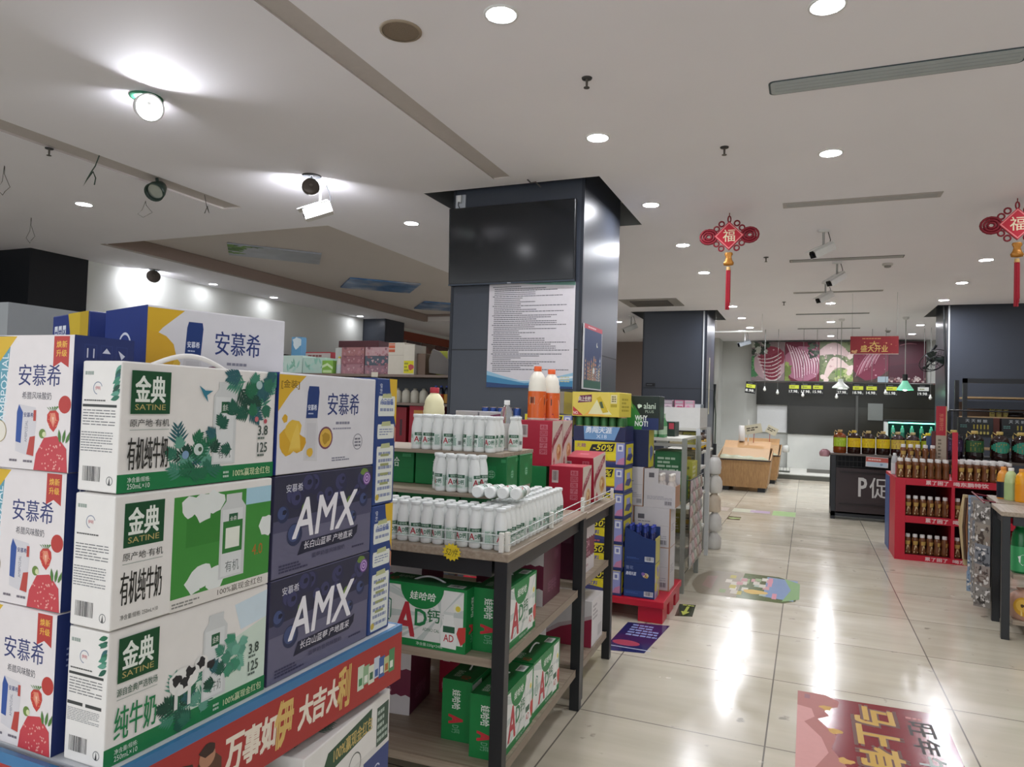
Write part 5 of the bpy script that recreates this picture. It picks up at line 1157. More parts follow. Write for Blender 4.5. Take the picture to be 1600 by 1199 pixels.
# green carton reading WHY NOT
mb, f = carton(.235, .2, .235, M('#16261f', .4)); A = f['front']; A.poly([(0, 0), (.55, 0), (.5, .35), (.28, .7), (0, .95)], '#2f7a35'); A.poly([(.5, 0), (1, 0), (1, .35), (.55, .35)], '#1f2f5e'); A.poly([(0, 1), (.12, .75), (.25, .6), (.15, .95)], '#7aa04a'); A.text('WHY', .3, .27, .66, .42, '#dfe6df', bold=.04); A.text('NOT!', .3, .1, .68, .25, '#dfe6df', bold=.04); A.blob(.42, .7, .06, '#cfe0d0', jag=.4); A.text('alani', .55, .62, .9, .8, '#cfe0d0', bold=.01); A.text('PLUS', .6, .5, .85, .58, '#a8b8a8'); f['right'].blob(.5, .5, .25, '#3a5a48', jag=.4)
mk(tag(mb.build('drink_carton'), 'dark green carton reading WHY NOT on the navy beer carton', 'carton of drinks'), -1.07, 5.02, 1.2375)

# ------------------------------------------------------------------ rack of drinks and trays after the pallet
def rack(name, label, x0, x1, y0, y1, zs, top=None, post='#1b1d20', board='#c9c9be', back=False):
    t = thing(name, label, 'shelf', ((x0 + x1) / 2, (y0 + y1) / 2, 0)); w, d = (x1 - x0) / 2, (y1 - y0) / 2; top = top or zs[-1]; pm = M(post, .4)
    for px in (-w, w - .035):
        for py in (-d, d - .035): b = MB(); b.box((px, py, 0), (px + .035, py + .035, top), pm); b.build('post', t)
    for z in zs:
        b = MB(); b.box((-w + .0355, -d + .001, z - .022), (w - .0355, d - .001, z), M(board, .5)); b.box((-w + .0355, -d + .036, z - .03), (-w + .04, d - .036, z - .0225), pm); b.build('shelf_board', t)
    if back: b = MB(); b.box((-w + .036, d - .002, .1), (w - .036, d + .004, top), pm); b.build('back_panel', t)
    return t
rack('wire_rack', 'black rack of green and white drink packs beyond the wine cartons', -1.3, -.84, 5.46, 6.25, (.2, .66, 1.165), None, '#84877f')
R0 = lambda o, x, y, z, rz=0.0: (setattr(o, 'location', (x, y, z)), setattr(o, 'rotation_euler', (0, 0, rz)))
mb, f = carton(.25, .3, .2, M('#3a7a3e', .4)); A = f['front']; A.poly([(0, .55), (1, .62), (1, 1), (0, 1)], '#4f9a4a'); A.rect(.12, .45, .42, .85, '#a9c0a4'); A.rect(.17, .52, .37, .78, '#6f9a6a'); A.rect(.02, 0, .98, .12, '#a8a03a'); A.text('果汁', .5, .6, .85, .85, '#c0d8b8', bold=.01); f['right'].blob(.5, .5, .3, '#2f5f8a', jag=.4)
R0(tag(mb.build('drink_carton'), 'green drink carton on the middle board of the black rack', 'carton of drinks'), -1.0, 5.66, .6605)
mb, f = carton(.2, .28, .2, M('#2f6a40', .4)); f['front'].dashes(.1, .2, .9, .8, 4, '#a8c0a8', words=3); R0(tag(mb.build('drink_carton'), 'dark green drink carton stacked on the green one in the rack', 'carton of drinks'), -.99, 5.66, .861)
mb, f = carton(.11, .28, .3, M('#b5b24a', .5)); A = f['front']; A.dashes(.1, .1, .9, .9, 6, '#7f7f3a', words=3); f['right'].dashes(.1, .1, .9, .9, 7, '#d2d0a8', words=4)
R0(tag(mb.build('snack_carton'), 'olive yellow carton at the right of the rack middle board', 'carton of snacks'), -.8 - .09, 5.98, .6605) if False else R0(tag(mb.build('snack_carton'), 'olive yellow carton behind the green cartons in the rack', 'carton of snacks'), -.915, 6.05, .6605)
# clear packs of green bottles on top
gb = beer_bottle('small green bottle', .19, .027, '#4f8a5a', '#9fb89a', '#c0c8b8'); first = True
for i in range(4):
    for j in range(2):
        p = (-1.22 + i * .06, 5.52 + j * .065, 1.1655); lb = 'small pale green bottle on top of the black rack, %s from left, %s row' % (ORD[i], ('front', 'back')[j])
        if first: gb.location = p; gb['label'] = lb; gb['group'] = 'green bottles on the black rack'; first = False
        else: dup(gb, p, 0, lb, 'green bottles on the black rack')
def tray(label, w, d, h, col, out=.0):
    b = MB(); m_ = M(col, .5); b.box((-w / 2, -d / 2, 0), (w / 2, d / 2, .004), m_)
    for A0, B0 in [((-w / 2, -d / 2, .004), (w / 2, -d / 2 + .004, h)), ((-w / 2, d / 2 - .004, .004), (w / 2, d / 2, h)), ((-w / 2, -d / 2 + .004, .004), (-w / 2 + .004, d / 2 - .004, h)), ((w / 2 - .004, -d / 2 + .004, .004), (w / 2, d / 2 - .004, h))]: b.box(A0, B0, m_)
    return tag(b.build('display_tray'), label, 'tray')
# stack of white trays with snack packs at the rack end
rack('snack_rack', 'tall white edged rack of snack trays at the aisle end', -1.3, -.86, 6.32, 7.05, (.3, .62, .86, 1.08, 1.225), 1.225, '#c4c6c6', '#c6c5bd')
for i, (z, c0, lab) in enumerate([(.3, '#8a8a7a', 'bottom'), (.62, '#b8a878', 'second'), (.86, '#a8a05a', 'third'), (1.08, '#b09a78', 'fourth')]):
    for k in range(3):
        mb, f = carton(.11, .3, (.17 if z < 1 else .11) if z < .8 or z > 1 else .16, M(['#b3a888', '#a8a24e', '#c0b49a', '#8f8f86'][(i + k) % 4], .45)); A = f['front']; A.dashes(.1, .15, .9, .85, 5, ['#6a5a3a', '#d8d4b0', '#7a7a6a'][k], words=3, seed=i * 3 + k); A.circ(.5, .6, .12, '#c9a850'); f['right'].dashes(.1, .1, .9, .9, 5, '#77705a', words=4, seed=k)
        R0(tag(mb.build('snack_carton'), 'small snack carton on the %s board of the snack rack, %s from the left' % (lab, ORD[k]), 'carton of snacks', 'snack cartons in the white edged rack'), -1.195 + k * .118, 6.52, z + .0005)
for i, lab in enumerate(['lower', 'upper']): R0(tray('white cardboard tray on the snack rack top, %s one' % lab, .4, .5, .09, '#d0cfcb'), -1.08, 6.68, 1.2255 + i * .0905)
# pink toy packs and a clear box on top of the trays
for i, (x, c0, lab) in enumerate([(-1.02, '#8f7a86', 'grey'), (-.92, '#b8607f', 'deep pink'), (-.83, '#c990a4', 'light pink')]):
    mb, f = carton(.085, .06, .15, M(c0, .3)); A = f['front']; A.rect(.1, .1, .9, .75, '#c8b4bc'); A.blob(.5, .45, .22, ['#9a8a92', '#b8406a', '#d08aa8'][i], jag=.3, seed=i); A.rect(.1, .8, .9, .95, '#a8a0a4')
    R0(tag(mb.build('toy_pack'), '%s toy pack standing on the white tray of the snack rack' % lab, 'toy pack'), x - .16, 6.55, 1.3205 + .0)
mb, f = carton(.11, .2, .12, M('#aab2b8', .2)); A = f['front']; A.rect(.05, .5, .95, .95, '#c4cacc'); A.dashes(.1, .1, .9, .45, 3, '#7f868a', words=4); R0(tag(mb.build('clear_box'), 'clear grey box at the right end of the white tray', 'box'), -.965, 6.78, 1.321)
mb, f = carton(.16, .2, .12, M('#203028', .4)); f['front'].dashes(.1, .2, .9, .8, 3, '#c0c8c0', words=4); f['front'].rect(.7, .5, .95, .9, '#a83a4a')
R0(tag(mb.build('drink_carton'), 'dark carton with a red mark behind the WHY NOT carton', 'carton of drinks'), -1.07, 5.9, 1.1655)
# hanging curtain of snack sachets
def sachet(label, w, h, c1, c2, seed):
    b = MB(); n = 6; rr = random.Random(seed); vs = []; fs = []
    for i in range(n + 1):
        v = i / n; bul = .014 * math.sin(PI * v)
        for j in range(5): u = j / 4; vs.append((-w / 2 + w * u, -bul * math.sin(PI * u) - .002, -h * v))
    for i in range(n):
        for j in range(4): fs.append((i * 5 + j, i * 5 + j + 1, (i + 1) * 5 + j + 1, (i + 1) * 5 + j))
    b.add(vs, fs, M(c1, .3, bump=.2, scale=40), True); b.add([(x, -y, z) for x, y, z in vs], [f_[::-1] for f_ in fs], M(c1, .3), True)
    A = Art(b, lambda u, v, e: (-w / 2 + w * u, -.014 * math.sin(PI * (1 - v)) * math.sin(PI * u) - .003 - e, -h * (1 - v)), w, h)
    A.rect(.12, .6, .88, .85, c2); A.blob(.5, .35, .18, c2, jag=.3, seed=seed); A.dashes(.15, .1, .85, .2, 2, '#5a565a', words=4)
    return tag(b.build('snack_sachet'), label, 'snack bag')
pro = {}
for s_ in range(5):
    for r in range(7):
        cols = [('#b8a8a8', '#8f4a56'), ('#a9a9a4', '#6f7a72'), ('#c0a4a4', '#a8606a'), ('#b0b4a8', '#8a8f86'), ('#a8988c', '#7a5a50')][(s_ + r) % 5]
        key = (s_ + r) % 5; lb = 'snack sachet in the hanging curtain on the rack side, %s strip, %s from the top' % (ORD[s_], ORD[r])
        p = (-.812, 5.56 + s_ * .13, .845 - r * .095)
        if key not in pro: pro[key] = sachet(lb, .115, .1, cols[0], cols[1], key); o = pro[key]; o['group'] = 'snack sachets hanging on the rack side'; o.location = p; o.rotation_euler = (0, 0, PI / 2)
        else: dup(pro[key], p, PI / 2, lb, 'snack sachets hanging on the rack side')
o = MB().tube([(-.815, 5.48, .849), (-.815, 6.22, .849)], .004, M('#2a2c2e', .4), 6).tube([(-.84, 5.5, .849), (-.815, 5.5, .849)], .004, M('#2a2c2e', .4), 6).tube([(-.84, 6.2, .849), (-.815, 6.2, .849)], .004, M('#2a2c2e', .4), 6).build('hanging_rail'); tag(o, 'thin dark rail carrying the sachet curtain on the rack side', 'rail')
# white bags tied along the end of the next rack
rack('seed_rack', 'dark rack behind the snack trays with brown seed bags on top', -1.5, -.98, 7.3, 8.6, (.25, .6, .95), 1.0)
def bag(label, w, d, h, col, print_c=None, name='snack_bag', cat='snack bag', seed=0):
    b = MB(); rr = random.Random(seed); n = 18
    prof = [(.42, 0), (.5, .08), (.52, .35), (.48, .65), (.36, .85), (.2, .95), (.28, 1.0)]; vs = []; fs = []
    for r, z in prof:
        for k in range(n):
            a = 2 * PI * k / n; q = r * (1 + rr.uniform(-.1, .1) + (.04 + .12 * z) * (-1) ** k); vs.append((q * w * math.cos(a), q * d * math.sin(a), z * h))
    for i in range(len(prof) - 1):
        for k in range(n): k2 = (k + 1) % n; fs.append((i * n + k, i * n + k2, (i + 1) * n + k2, (i + 1) * n + k))
    b.add(vs, fs, M(col, .3, bump=.3, scale=25), True); b.add(vs[:n], [tuple(range(n - 1, -1, -1))], M(col, .3)); b.add(vs[-n:], [tuple(range(n))], M(col, .3))
    if print_c:
        A = Art(b, lambda u, v, e: (-w * .3 + u * w * .6, -d * .56 - e, h * (.15 + .5 * v)), w * .6, h * .5); A.rect(0, .05, 1, .95, print_c); A.blob(.5, .45, .25, '#3a2a1c', jag=.3); A.dashes(.1, .7, .9, .9, 2, '#e8e0c8', words=3)
    return tag(b.build(name), label, cat)
for i in range(5): R0(bag('brown and yellow seed bag on the dark rack, %s from the near end' % ORD[i], .17, .1, .19, '#4a3626', '#c9a21f', seed=i), -1.09 - .04 * (i % 2), 7.4 + i * .17, .9505, PI / 2 * .6)
for i, (z, c0) in enumerate([(.02, '#c9c7c2'), (.2, '#d2d0cc'), (.42, '#cfc0ac'), (.6, '#d8d5ce'), (.75, '#cfcdc8')]):
    o = bag('white plastic bag tied at the end of the dark rack, %s from the floor' % ORD[i], .13, .11, .185 if i else .175, c0, seed=20 + i); R0(o, -.855 + .008 * (i % 2), 7.40, [.0005, .18, .37, .56, .75][i], .3 * i)
    o['group'] = 'white bags tied up the rack end'
o = MB().tube([(-.945, 7.36, 0), (-.945, 7.36, .96)], .012, M('#b9bab8', .4), 8).build('support_pole'); tag(o, 'thin pale pole the white bags are tied to', 'pole')

# ------------------------------------------------------------------ wooden produce bins
def bin_(label, x, y, w, d, rz=0.0):
    t = thing('produce_bin', label, 'produce bin', (x, y, 0), rz); wm = wood_mat('#96724a', '#b08a5c', 2, .5)
    zb, zf, zk = .075, .56, .72; k = .86
    F = [(-w / 2 * k, -d / 2 * .9, zb), (w / 2 * k, -d / 2 * .9, zb), (w / 2 * k, d / 2 * .9, zb), (-w / 2 * k, d / 2 * .9, zb)]; T_ = [(-w / 2, -d / 2, zf), (w / 2, -d / 2, zf), (w / 2, d / 2, zk), (-w / 2, d / 2, zk)]
    for i in range(4):
        b = MB(); j = (i + 1) % 4; A_, B_, C_, D_ = [Vector(p) for p in (F[i], F[j], T_[j], T_[i])]; nrm = (B_ - A_).cross(D_ - A_).normalized() * -.018
        b.add([A_, B_, C_, D_, A_ + nrm, B_ + nrm, C_ + nrm, D_ + nrm], [(0, 1, 2, 3), (7, 6, 5, 4), (0, 4, 5, 1), (1, 5, 6, 2), (2, 6, 7, 3), (3, 7, 4, 0)], wm); b.build('side_panel', t)
    b = MB(); b.box((-w / 2 * .95, -d / 2 * .95, zf - .12), (w / 2 * .95, d / 2 * .95, zf - .1), wm); b.build('bed', t)
    b = MB(); b.box((-w / 2 * .84, -d / 2 * .9 + .002, zb), (w / 2 * .84, d / 2 * .88, zb + .012), wm); b.build('bottom_panel', t)
    b = MB(); b.box((-w / 2 - .004, -d / 2 - .012, zf - .02), (w / 2 + .004, -d / 2 - .0005, zf), dark_p); b.build('rim_strip', t)
    for px in (-w / 2 * .8, w / 2 * .8 - .12):
        for py in (-d / 2 * .82, d / 2 * .6): b = MB(); b.box((px, py, 0), (px + .12, py + .12, zb), dark_p); b.build('foot', t)
    # glass screen at the front and an inclined display board inside
    b = MB(); b.box((-w / 2 + .02, -d / 2 + .005, zf + .0005), (w / 2 - .02, -d / 2 + .011, zf + .2), M('#cfe0d4', .05, alpha=.07, noise=0)); b.build('glass_screen', t)
    b = MB(); b.add([(-w / 2 * .9, -d / 2 * .9, zf - .05), (w / 2 * .9, -d / 2 * .9, zf - .05), (w / 2 * .9, d / 2 * .9, zk + .12), (-w / 2 * .9, d / 2 * .9, zk + .12), (-w / 2 * .9, -d / 2 * .9, zf - .08), (w / 2 * .9, -d / 2 * .9, zf - .08), (w / 2 * .9, d / 2 * .9, zk + .09), (-w / 2 * .9, d / 2 * .9, zk + .09)], [(0, 1, 2, 3), (7, 6, 5, 4), (0, 4, 5, 1), (1, 5, 6, 2), (2, 6, 7, 3), (3, 7, 4, 0)], wm); b.build('inclined_board', t)
    b = MB(); n = 14; vs = []; fs = []
    for i in range(n + 1):
        u = i / n; x_ = -w / 2 * .88 + w * .88 * u; hh = .045 * (1 - u) ** .7 + .012 * math.sin(i * 1.7)
        vs += [(x_, -d / 2 * .86, zf - .04), (x_, -d / 2 * .84, zf + .0 + hh), (x_, -d / 2 * .3, zf + .03 + hh * .5)]
    for i in range(n): a = 3 * i; fs += [(a, a + 3, a + 4, a + 1), (a + 1, a + 4, a + 5, a + 2)]
    b.add(vs, fs, M('#b4c2a4', .3, alpha=.55, noise=0), True); b.build('plastic_cover', t)
    return t
bin_('nearer wooden produce bin with sloping sides beside the second pillar', -1.02, 13.45, .9, 1.1)
bin_('farther wooden produce bin behind the first one', -.93, 15.2, .9, 1.15)
def card_on_stick(label, x, y, z, w, h, tilt, col='#b9b49c'):
    t = thing('price_card', label, 'price card', (x, y, z)); b = MB(); b.tube([(0, 0, 0), (.01, 0, .2)], .006, M('#a8443a', .4), 6); b.build('stick', t)
    b = MB(); b.box((-w / 2, -.004, 0), (w / 2, .0, h), M(col, .5)); Art(b, lambda u, v, e: (-w / 2 + u * w, -.004 - e, v * h), w, h).dashes(.1, .3, .9, .75, 2, '#4a463c', words=3, fill=.6); b.build('card', t, (.01, -.007, .17), rot=(0, tilt, 0)); return t
card_on_stick('pale price card leaning on a stick in the nearer bin', -.92, 13.86, .815, .3, .17, -.2)
card_on_stick('pale price card tilted on a red stick in the farther bin', -.72, 15.5, .775, .22, .16, .45)
t = thing('paper_roll', 'white roll standing on the back edge of the nearer wooden bin', 'roll', (-1.13, 13.88, .838)); b = MB(); b.lathe([(.05, 0), (.055, .01), (.055, .28), (.05, .285)], M('#d8d6d0', .6), 20); b.build('roll', t); b = MB(); b.lathe([(.02, .2851), (.02, .29)], M('#8a7a62', .6), 12); b.build('core', t)
R0(bag('crumpled white plastic bag hanging on the farther wooden bin', .12, .09, .15, '#c8cac4', seed=41), -.395, 15.2, .6)
o = MB().tube([(0, 0, 0), (.0, .02, .42)], .012, M('#c9c8c0', .4), 8).build('bin_pole', None, (-1.02, 13.92, .82)); tag(o, 'thin pale pole rising from the nearer wooden bin', 'pole')
R0(bag('clear plastic bag heap on the seed rack near the second pillar', .2, .2, .16, '#c4c8c6', seed=44), -1.12, 8.35, .9505)
mb = MB(); mb.box((-.16, -.14, 0), (.16, .14, .02), M('#55584f', .5)); 
for i in range(6): mb.tube([(-.16 + i * .064, -.14, .02), (-.16 + i * .064, -.14, .1), (-.16 + i * .064, .14, .1)], .004, M('#6a6c62', .4), 5)
tag(mb.build('wire_basket', None, (-.5, 16.6, .1005)), 'low dark wire basket on the white step by the back wall', 'basket')

# ------------------------------------------------------------------ meat counter at the back
def meat_picture(label, x0, x1, z0, z1, kind, seed):
    b = MB(); w, h = x1 - x0, z1 - z0; b.box((0, -.02, 0), (w, 0, h), M(['#5a4a44', '#5a2434', '#5f6a4a', '#4a3a34', '#4a1c2c'][kind], .4)); A = Art(b, lambda u, v, e: (u * w, -.02 - e, v * h), w, h); rr = random.Random(seed)
    def band(p, wd, col, bend):
        (ax, ay), (bx, by) = p; dx, dy = bx - ax, by - ay; L_ = math.hypot(dx, dy); nx, ny = -dy / L_, dx / L_; lo = []; hi = []
        for i in range(9):
            q = i / 8; o_ = bend * math.sin(PI * q); ww = wd * (.35 + .65 * math.sin(PI * min(.97, q + .06))); cx_, cy_ = ax + dx * q + nx * o_, ay + dy * q + ny * o_
            lo.append((cx_ + nx * ww, cy_ + ny * ww)); hi.append((cx_ - nx * ww, cy_ - ny * ww))
        A.poly(lo + hi[::-1], col)
    def fleck(n, u0, u1, v0, v1, cols, r=.03):
        for i in range(n): A.blob(rr.uniform(u0, u1), rr.uniform(v0, v1), rr.uniform(r * .4, r), rr.choice(cols), jag=.45, seed=i)
    if kind == 0:
        A.rect(0, 0, 1, 1, '#8a7a7c'); fleck(26, 0, .16, .05, .6, ['#3f7a4a', '#2f5f38', '#5a9a5a'], .09); A.blob(.58, .42, .42, '#b4979c', jag=.08, ry=.4); A.blob(.62, .6, .3, '#8a3346', jag=.12)
        for i in range(7): band(((.2 + .04 * i, .62 - .085 * i), (.88, .78 - .1 * i)), .042, '#7c1f35', -.09); band(((.18 + .04 * i, .57 - .085 * i), (.9, .72 - .1 * i)), .022, '#dccdcb', -.09)
        fleck(30, .3, .85, .1, .8, ['#9a3a4c', '#c8a0a4', '#6a1c30'], .02); fleck(30, 0, .5, .72, 1, ['#2f3a30', '#4a5a48', '#b8bcb0', '#23281f'], .07)
    elif kind == 1:
        A.rect(0, 0, 1, 1, '#6a2438'); A.blob(.55, .45, .48, '#a0687c', jag=.08, ry=.45)
        for i in range(11): band(((.05 + .085 * i, .95 - .03 * i), (.3 + .07 * i, .06 + .02 * i)), .022, '#d0b6bc', .06); band(((.09 + .085 * i, .95 - .03 * i), (.34 + .07 * i, .06 + .02 * i)), .016, '#7c3850', .06)
        fleck(30, .2, .95, .1, .9, ['#b88a98', '#8a4a60', '#d8c4c8'], .018); fleck(16, 0, .16, 0, .45, ['#7f8f4a', '#93a35a', '#6a7a3c'], .09); fleck(22, .7, 1, .62, 1, ['#2f3a30', '#4a5a48', '#23281f'], .06)
    elif kind == 2:
        A.rect(0, 0, 1, 1, '#5f6a4a'); fleck(30, 0, 1, 0, 1, ['#6f7a56', '#525c40', '#7a8560'], .1); fleck(24, .5, 1, 0, .3, ['#6f8a4a', '#8f9f5a', '#a8b07a'], .07)
        band(((-.02, .72), (.92, .62)), .15, '#bfa6a4', .16); band(((.14, .02), (.98, .28)), .15, '#cbb6b0', .34)
        for u, v in ((.1, .12), (.2, .04), (.9, .3), (.97, .36), (.88, .22), (.9, .62), (.95, .7)): A.blob(u, v, .06, '#d6c2bc', jag=.2)
        fleck(24, .1, .9, .3, .85, ['#d8c8c2', '#b09490', '#c8aeaa'], .03)
    elif kind == 3:
        A.rect(0, 0, 1, 1, '#4a3a34'); fleck(20, 0, 1, 0, 1, ['#5a4a40', '#3c302c'], .12); A.blob(.48, .48, .42, '#722c40', jag=.1)
        for i in range(12): band(((.06 + .05 * i, .12 + .03 * i), (.5 + .045 * i, .78 + .01 * i)), .014, ['#a87886', '#8a4458', '#c09aa2'][i % 3], .05)
        fleck(26, .1, .9, .1, .8, ['#9a5468', '#5a1c30', '#b88a94'], .02); A.rect(.7, 0, 1, .14, '#8fa0a8')
    else:
        A.rect(0, .0, 1, 1, '#431826'); A.poly([(.0, .4), (1, .5), (1, .95), (0, .9)], '#4e1a2a'); fleck(34, 0, 1, .02, .15, ['#a89a98', '#8a6a68', '#b8aaa4', '#5a4444'], .04); band(((.3, .9), (.75, .93)), .012, '#a86a78', .03); A.rect(0, .25, 1, .255, '#341019')
    return tag(b.build('meat_picture', None, (x0, 17.859, z0)), label, 'picture')
for k, (x0, x1, lab) in enumerate([(-1.270, -0.525, 'meat picture with sliced ribs and a green leaf, far left of the row'), (-0.520, 0.225, 'meat picture with a large rack of ribs, second of the row'), (0.230, 0.935, 'pale picture of pig trotters, middle of the row'), (0.940, 1.645, 'dark red meat picture partly behind the red hanging sign'), (1.650, 2.375, 'darkest wine red meat picture, far right of the row')]):
    meat_picture(lab, x0, x1, 2.14, 3.06, k, k)
o = MB().box((-1.2, 17.855, 2.1), (3.4, 17.985, 2.135), M('#5f4a44', .5)).build('trim_5'); struct(o)
# rail with price tags
t = thing('hanging_rail', 'long thin rail of black price tags hanging before the counter', 'rail', (.45, 15.6, 2.03))
b = MB(); b.tube([(-1.5, 0, 0), (1.75, 0, -.01)], .012, M('#3a3c38', .5), 8); b.build('bar', t)
for x in (-1.3, -.3, .7, 1.6): b = MB(); b.tube([(x, 0, .01), (x, 0, CZ - 2.03)], .004, M('#6a6c68', .5), 5); b.build('hanger', t)
def price_tag(label, px, txt, yel=True, rot=0.0):
    b = MB(); w, h = .21, .24; b.box((-w / 2, -.006, -h), (w / 2, 0, 0), M('#0d0f0e', .4)); A = Art(b, lambda u, v, e: (-w / 2 + u * w, -.006 - e, -h + v * h), w, h)
    A.rect(.06, .48, .94, .78, '#b9c23a' if yel else '#c4c6c0'); A.dashes(.2, .55, .8, .7, 1, '#6a702a', words=4); A.dashes(.2, .84, .8, .9, 1, '#8a8c88', words=5); A.text(txt, .06, .14, .8, .36, '#e4e6e0', bold=.02); A.text('元', .84, .1, .94, .2, '#c4c6c0')
    tag(b.build('price_tag', None, (px, 15.6, 2.013), rot=(0, rot, 0)), label, 'price tag')
for px, txt, ylw, r, lab in [(-1.1, '8.98', True, .12, 'black tag reading 8.98, tilted, alone at the left end'), (-.27, '17.98', True, 0, 'black tag reading 17.98, the left one of two'), (-.04, '17.98', True, 0, 'black tag reading 17.98, right beside the one reading 15.98'), (.18, '15.98', True, 0, 'black, reading 15.98, third of the close trio'), (.63, '27.98', False, 0, 'black tag with a white band reading 27.98 under the white lamp'), (.91, '18.98', True, 0, 'black, reading 18.98, first right of the white lamp'), (1.15, '14.98', True, 0, 'black, reading 14.98, second right of the white lamp'), (1.5, '21.98', True, 0, 'black tag reading 21.98 beside the green lamp'), (2.04, '19.98', False, 0, 'black tag reading 19.98 at the right end')]:
    price_tag('hanging price card, ' + lab, px, txt, ylw, r)
MB().tube([(1.9, 15.6, 2.019), (2.2, 15.6, 2.019)], .012, M('#3a3c38', .5), 8).build('bar', t, (-.45, -15.6, -2.03))
def bulb(label, x, z, y=15.45):
    tt = thing('hanging_bulb', label, 'bulb', (x, y, CZ), 0, 'small bulbs hanging over the counter'); b = MB(); b.tube([(0, 0, 0), (0, 0, z - CZ + .06)], .004, M('#5a5c58', .5), 5); b.build('cord', tt)
    b = MB(); b.lathe([(.012, z - CZ + .06), (.016, z - CZ + .03)], white_p, 12); b.build('socket', tt); b = MB(); b.lathe([(.014, z - CZ + .03), (.03, z - CZ), (.022, z - CZ - .03), (.004, z - CZ - .04)], M('#dfe2dc', .2), 14); b.build('bulb', tt)
for x, z, lab in [(-.83, 1.86, 'small bulb hanging right of the lone tilted tag'), (-.58, 1.8, 'second small bulb from the left over the counter'), (-.1, 1.76, 'small bulb hanging in front of the two 17.98 tags'), (.52, 1.74, 'small bulb hanging left of the white lamp'), (1.38, 1.84, 'small bulb hanging left of the green lamp'), (2.14, 1.76, 'small bulb hanging by the 19.98 tag')]: bulb(lab, x, z)
def pendant(label, x, y, z, r, col, h, neck):
    tt = thing('pendant_lamp', label, 'lamp', (x, y, CZ)); b = MB(); b.tube([(0, 0, 0), (0, 0, z + h + neck - CZ)], .007, M('#9a9c94', .4), 6); b.lathe([(.05, 0), (.05, -.03), (.02, -.05)], white_p, 16); b.build('cord', tt)
    b = MB(); b.lathe([(r * .3, z + h - CZ), (r * .33, z + h + neck - CZ)], M('#1c211f' if neck > .06 else '#d4d8d2', .4), 18); b.build('socket', tt)
    b = MB(); b.lathe([(r, z - CZ), (r * .97, z + .02 - CZ), (r * .45, z + h * .75 - CZ), (r * .32, z + h - CZ)], M(col, .35, emit=.9 if 'green' in label else 0), 26, cap=False); b.build('lamp_shade', tt); b = MB(); b.lathe([(.012, z + .05 - CZ), (.035, z + .02 - CZ), (.03, z - CZ), (.006, z - .012 - CZ)], lamp_mat(.2, '#a8ffd4') if 'green' in label else lamp_mat(.03, '#eafff2'), 16); b.build('bulb', tt)
pendant('green cone pendant lamp with a dark neck over the counter', 1.53, 13.8, 1.84, .13, '#5f9f84', .16, .11)
pendant('white flared pendant lamp over the middle of the counter', .53, 13.9, 1.86, .14, '#d3d8d0', .11, .05)
t = thing('hanging_sign', 'red hanging grand opening sign in front of the meat pictures', 'sign', (.835, 11.0, 2.365))
b = MB(); w, h = .6, .25; b.box((-w / 2, -.008, -h / 2), (w / 2, .008, h / 2), M('#8a1c24', .4)); A = Art(b, lambda u, v, e: (-w / 2 + u * w, -.008 - e, -h / 2 + v * h), w, h)
A.rect(0, 0, 1, .03, '#c8b8a8'); A.dashes(.25, .82, .75, .92, 1, '#c98a5a', words=7); A.text('盛大开业', .22, .12, .78, .5, '#d6b565', bold=.02); A.text('大', .4, .42, .6, .72, '#d6b565', bold=.02)
for u, v, r in [(.05, .15, .07), (.1, .12, .09), (.13, .2, .05), (.75, .62, .04), (.3, .66, .03), (.85, .55, .03)]: A.circ(u, v, r, '#cf9a6a')
for i in range(12): A.blob(random.random(), random.random(), .02, '#b04a3a', seed=i)
b.build('panel', t)
for x in (-.28, .28): b = MB(); b.tube([(x, 0, .125), (x, 0, CZ - 2.365)], .002, M('#8a8c88', .4), 5); b.build('string', t)
# wall fan on the third pillar
t = thing('wall_fan', 'black wall fan on the left side of the right pillar', 'fan', (1.78, 12.7, 2.29), rot=(.7, 0, .5))
fb = M('#15181a', .4)
b = MB()
for k in range(22):
    a = 2 * PI * k / 22
    b.tube([(.05 * math.cos(a), -.075, .05 * math.sin(a)), (.14 * math.cos(a), -.085, .14 * math.sin(a)), (.215 * math.cos(a), -.03, .215 * math.sin(a)), (.14 * math.cos(a), .04, .14 * math.sin(a)), (.06 * math.cos(a), .05, .06 * math.sin(a))], .0025, fb, 4)
for r, y in ((.215, -.03), (.05, -.075), (.14, -.085)): b.tube([(r * math.cos(a), y, r * math.sin(a)) for a in [2 * PI * i / 28 for i in range(28)]], .006, fb, 6, True)
b.build('guard', t)
for k in range(3):
    a = 2 * PI * k / 3; b = MB(); b.add([(.03 * math.cos(a), -.04, .03 * math.sin(a)), (.19 * math.cos(a - .3), -.05, .19 * math.sin(a - .3)), (.2 * math.cos(a + .15), -.02, .2 * math.sin(a + .15)), (.19 * math.cos(a + .45), .0, .19 * math.sin(a + .45)), (.03 * math.cos(a + .9), -.01, .03 * math.sin(a + .9))], [(0, 1, 2, 3, 4)], M('#3f4c46', .3)); b.build('blade', t)
b = MB(); b.lathe([(.045, -.02), (.06, .03), (.05, .13), (.02, .14)], fb, 18); b.build('motor', t, rot=(-PI / 2, 0, 0))
b = MB(); b.tube([(0, .1, 0), (.08, .12, -.02), (.22, .05, -.03)], .018, fb, 8); b.tube([(.0, .1, .03), (.02, .1, .2)], .02, fb, 8); b.build('bracket', t)

